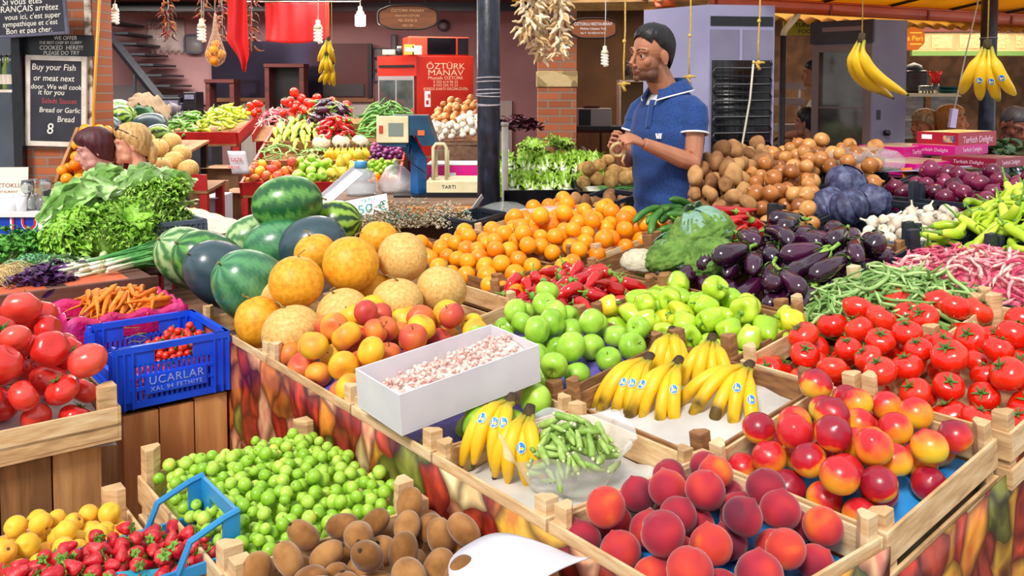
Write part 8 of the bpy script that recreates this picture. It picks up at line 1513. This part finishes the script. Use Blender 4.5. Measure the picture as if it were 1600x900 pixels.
b = MB(); b.grid(lambda i, j: tuple(Fm @ Vector((-.016 + .032 * i, -.098 - .032 * j ** .7 - .004, 1.60 - .14 * j))), 4, 8); b.obj('placket', POLO, man, thick=.006); b = MB(); b.grid(lambda i, j: tuple(Fm @ Vector((-.04 + .06 * i, -.085 - .022 * j, 1.625 - .05 * j))), 4, 4); b.obj('collar_lining', MATS['polo white'], man, thick=.003)
lp = P_(.078, -.14, 1.43); lx = (Fm.to_3x3() @ Vector((.93, .36, 0))).normalized(); b = MB()
for dx, sh in ((-.010, 0), (.0, .0), (.010, 0)): b.box((dx, 0, 0), (.0075, .026, .006), rotm(0, 0, .25 if dx < 0 else -.15))
b.obj('chest_emblem', MATS['polo white'], man, M=frame(lp, lx, Vector((0, 0, 1))), smooth=False)
JEAN = pm('blue jeans', [(.3, '#2e4a70'), (.7, '#4a6c94')], .85, 60, 3); b = MB(); torso(b, Fm, [(.92, .17, .118, .0), (1.0, .172, .118, 0), (1.06, .17, .115, 0)])
for s in (-1, 1): b.tube([P_(s * .09, 0, .98), P_(s * .1, -.02, .70), P_(s * .105, .0, .30)], [.095, .072, .055], 14)
fuse(b, .012, 'jeans', JEAN, man, None, 4)
for s in (-1, 1): b = MB(); b.ell(P_(s * .105, -.05, .245), (.05, .05, .045)); b.ell(P_(s * .105, -.13, .23), (.048, .048, .032)); b.ell(P_(s * .105, .02, .245), (.045, .045, .045)); fuse(b, .01, 'shoe', BLK, man, None, 3)
t = thing('wooden_pallet', 'low wooden platform the man stands on', 'platform', M=T(C0.x, YM, 0) @ RM(0, 0, .66)); 
for i in range(5): MB().bbox((-.35 + .145 * i, -.3, .165), (-.22 + .145 * i, .3, .195)).obj('slat', WOODB, t, smooth=False)
for y in (-.28, .22): MB().bbox((-.35, y, 0), (.36, y + .06, .165)).obj('bearer', WOODB, t, smooth=False)
t = thing('twine_loop', 'loop of pale twine held in the hands of the man', 'twine'); cc = W(966, 234, 4.08); MB().tube([cc + Vector((.032 * math.cos(k), -.02 * math.sin(k), .03 * math.sin(k))) for k in np.arange(0, 6.28, .3)], .009, 8, closed=True).obj('loop', pm('pale twine', [(.3, '#a8905c'), (.7, '#d8c494')], .8, 90), t); MB().tube([cc + Vector((.03, 0, -.02)), cc + Vector((.02, .01, -.05)), cc + Vector((.03, .02, -.075))], .006, 6).obj('loose_end', MATS['pale twine'], t)
# ---------------------------------------------------------------- people sitting farther back
def sitter(px, py, Y, yaw, label, skin, hairc, shirtc, hair=None, beard=None, pitch=0, s=1.0, cap=None, fem=False, stripes=None, sleeve=.5, long=None, top=None):
    c = W(px, py, Y); t = thing('person', label, 'person'); H = T(*c) @ RM(0, 0, yaw) @ RM(pitch, 0, 0) @ Matrix.Scale(s, 4)
    F = T(c.x, c.y, c.z - 1.16) @ RM(0, 0, yaw) @ T(0, .03, 0); Q = lambda x, y, z: F @ Vector((x, y, z)); b = head_parts(H, fem)
    b.tube([H @ Vector((0, .02, -.03)), H @ Vector((0, .03, -.1)), Q(0, .02, .98), Q(0, .03, .9)], [.048, .048 if fem else .054, .056, .06], 12)
    k = .9 if fem else 1; secs = [(.42, .17 * k, .12, 0), (.55, .15 * k, .11, 0), (.75, .175 * k, .115, 0), (.86, .18 * k, .105, .01), (.93, .14 * k, .08, .02), (.96, .07, .06, .02)]; torso(b, F, secs, shrink=.008)
    arms = []
    for sg in (-1, 1): S_, E_, W_ = Q(sg * .175 * k, .02, .89), Q(sg * .22 * k, -.04, .62), Q(sg * .12, -.27, .60); b.tube([S_, S_.lerp(E_, .5), E_, E_.lerp(W_, .5), W_], [.052, .046, .038, .036, .027], 10); hand_parts(b, W_, (Q(sg * .02, -.4, .58) - W_), (0, 0, -1), (.3, .4, .3), sg); arms.append((S_, E_))
    gz = (F @ Vector((0, 0, 0))).z
    fuse(b, .0065, 'body', SKIN, t, head_color(H, skin, beard), 2)
    m_ = pm('shirt ' + shirtc, [(.4, shirtc), (.6, stripes or shirtc)], .85, 5, 1, stretch=(14, 14, .1) if stripes else None) if stripes else pm('shirt ' + shirtc, [shirtc, shirtc], .85, 30)
    b = MB(); torso(b, F, [(z, w + .008, d + .008, o_) for z, w, d, o_ in secs[:-1 if not fem else -2]])
    for S_, E_ in arms:
        if not fem: b.tube([S_, S_.lerp(E_, .5), S_.lerp(E_, sleeve)], [.064, .06, .056], 12)
    fuse(b, .011, 'shirt', m_, t, None, 4)
    b = MB(); pz = -gz
    for sg in (-1, 1): b.tube([Q(sg * .09, .0, .45), Q(sg * .1, -.25, .46), Q(sg * .1, -.42, .44), Q(sg * .1, -.42, .25), Q(sg * .1, -.40, pz + .06)], [.09, .08, .062, .055, .04], 12); b.ell(Q(sg * .1, -.45, pz + .04), (.05, .05, .04)); b.ell(Q(sg * .1, -.52, pz + .035), (.045, .045, .033))
    fuse(b, .014, 'trousers', pm('dark trousers', '#2a2c38', .85), t, None, 4)
    face_bits(H, t, hairc, True, True)
    if hair: hair_cap(H, t, pm('head hair ' + hairc, [(.3, hairc), (.7, top or hairc)], .55, 70, stretch=(1, 1, .3)), *hair, long=long)
    st = thing('stool', 'stool under the ' + label.split(',')[0], 'stool', M=F); MB().lathe([(0, .33), (.17, .33), (.17, .365), (0, .365)], 18).obj('seat', DKW, st)
    for a in range(4): MB().tube([(.1 * math.cos(a * PI / 2 + .8), .1 * math.sin(a * PI / 2 + .8), .33), (.14 * math.cos(a * PI / 2 + .8), .14 * math.sin(a * PI / 2 + .8), -gz + .0)], .014, 7).obj('leg', DKW, st)
    return t, H, F
sitter(147, 234, 5.55, -1.15, 'woman with dark red hair, bent forward by the chalkboard pillar', '#d49a8c', '#3a1218', '#8a9ab0', (-.10, .055, -.05, .026, .0, 3), None, .25, 1.0, fem=True, top='#5a1e26')
t, H, F = sitter(204, 226, 5.62, -1.25, 'blonde woman with sunglasses on her hair, beside the cantaloupes', '#d8987c', '#b0804a', '#5a6a90', (-.085, .06, -.02, .022, .0, 5), None, .08, 1.0, fem=True, top='#e0b878', long=([(0, .1, -.01), (0, .125, -.05), (.0, .12, -.11), (0, .11, -.15)], [.04, .034, .026, .008]))
sg = thing('sunglasses', 'sunglasses pushed up on the blonde hair', 'sunglasses', M=H); b = MB()
for s in (-1, 1): MB().ell((s * .034, -.066, .112), (.027, .008, .02), 8, 12, rotm(-.7, 0, s * .15)).obj('lens', pm('dark lens', '#14101c', .08), sg); MB().tube([(s * .06, -.06, .11), (s * .092, -.01, .085), (s * .095, .05, .04)], .0035, 5).obj('temple_arm', STEEL, sg)
MB().tube([(-.012, -.078, .112), (0, -.08, .115), (.012, -.078, .112)], .003, 5).obj('bridge', STEEL, sg)
sitter(449, 187, 9.6, -1.9 + PI, 'grey haired man half hidden behind the back shop tomatoes', '#8a5a48', '#3a3430', '#4a4a50', (-.08, .06, -.01, .008, .0, 7))
sitter(512, 189, 9.4, 1.25, 'dark haired man sitting behind the long green beans', '#96604a', '#2a2420', '#5a5640', (-.08, .06, -.01, .012, .004, 8), '#4a3630')
sitter(1262, 192, 7.4, -2.4, 'person in black with short dark hair, seen from behind at the glass fridge', '#a87058', '#1a1618', '#16161a', (-.085, .06, -.02, .014, .0, 9))
sitter(1273, 116, 8.1, -1.9, 'person in a white t-shirt standing behind the person in black', '#b4785a', '#1c1818', '#e0dcda', (-.085, .06, -.02, .014, .0, 10))
sitter(1444, 196, 7.0, -1.3, 'person with a tan cap low behind the sweet boxes', '#b46a44', '#6a4a30', '#2a2a30', (-.06, .03, -.01, .016, .0, 11), top='#c8a878')
sitter(1487, 190, 6.9, 1.2, 'person with ginger hair behind the hanging pale box', '#c07848', '#8a5424', '#c89a78', (-.09, .06, -.04, .018, .0, 12), top='#b87a38')
sitter(1574, 232, 6.9, 1.6, 'person in a tan shirt hidden behind the right post', '#a86a4c', '#2a2220', '#c8a888', (-.08, .06, -.01, .012, .0, 13)) if 0 else None
sitter(1586, 196, 5.8, .1, 'man with grey stubbly head and striped shirt, bent down at the right edge', '#7a4636', '#3a3436', '#d8d4da', (-.08, .07, .02, .006, .0, 14), '#2a2020', .45, .98, stripes='#3a3e58')
# ================================================================== daylight, added interior fill lights, exposure
w = bpy.data.worlds.new('sky'); SC.world = w; w.use_nodes = True
bg = w.node_tree.nodes['Background']; bg.inputs[0].default_value = (.93, .96, 1, 1); bg.inputs[1].default_value = .85
s = bpy.data.lights.new('sun', 'SUN'); s.energy = 2.9; s.angle = math.radians(14); s.color = (1, .95, .86)
so = bpy.data.objects.new('sun', s); COL.objects.link(so); so.rotation_euler = (math.radians(40), math.radians(-20), 0)
def lamp(x, y, z, e, sx, sy, col=(1, .93, .84), rot=(0, 0, 0)):  # unseen area lights without fixtures, added to brighten the shop and restaurant
    l = bpy.data.lights.new('fill_light', 'AREA'); l.shape = 'RECTANGLE'; l.size = sx; l.size_y = sy; l.energy = e; l.color = col; o = bpy.data.objects.new('fill_light', l); COL.objects.link(o); o.location = (x, y, z); o.rotation_euler = rot
lamp(-3.6, 9.0, 2.58, 120, 2.2, 1.0); lamp(-1.3, 8.6, 2.58, 48, 1.8, 1.0); lamp(-2.6, 7.3, 2.58, 50, 3.0, .5); lamp(1.3, 9.4, 2.55, 18, .8, .5, (1, .8, .6)); lamp(4.6, 9.0, 2.5, 72, 2.4, .8, (1, .84, .62))
SC.view_settings.view_transform = 'Standard'; SC.view_settings.look = 'None'; SC.view_settings.gamma = 1; SC.view_settings.exposure = 0.22
SC.view_settings.use_curve_mapping = False
SC.cycles.use_denoising = True
SC.cycles.max_bounces = 8; SC.cycles.transparent_max_bounces = 12
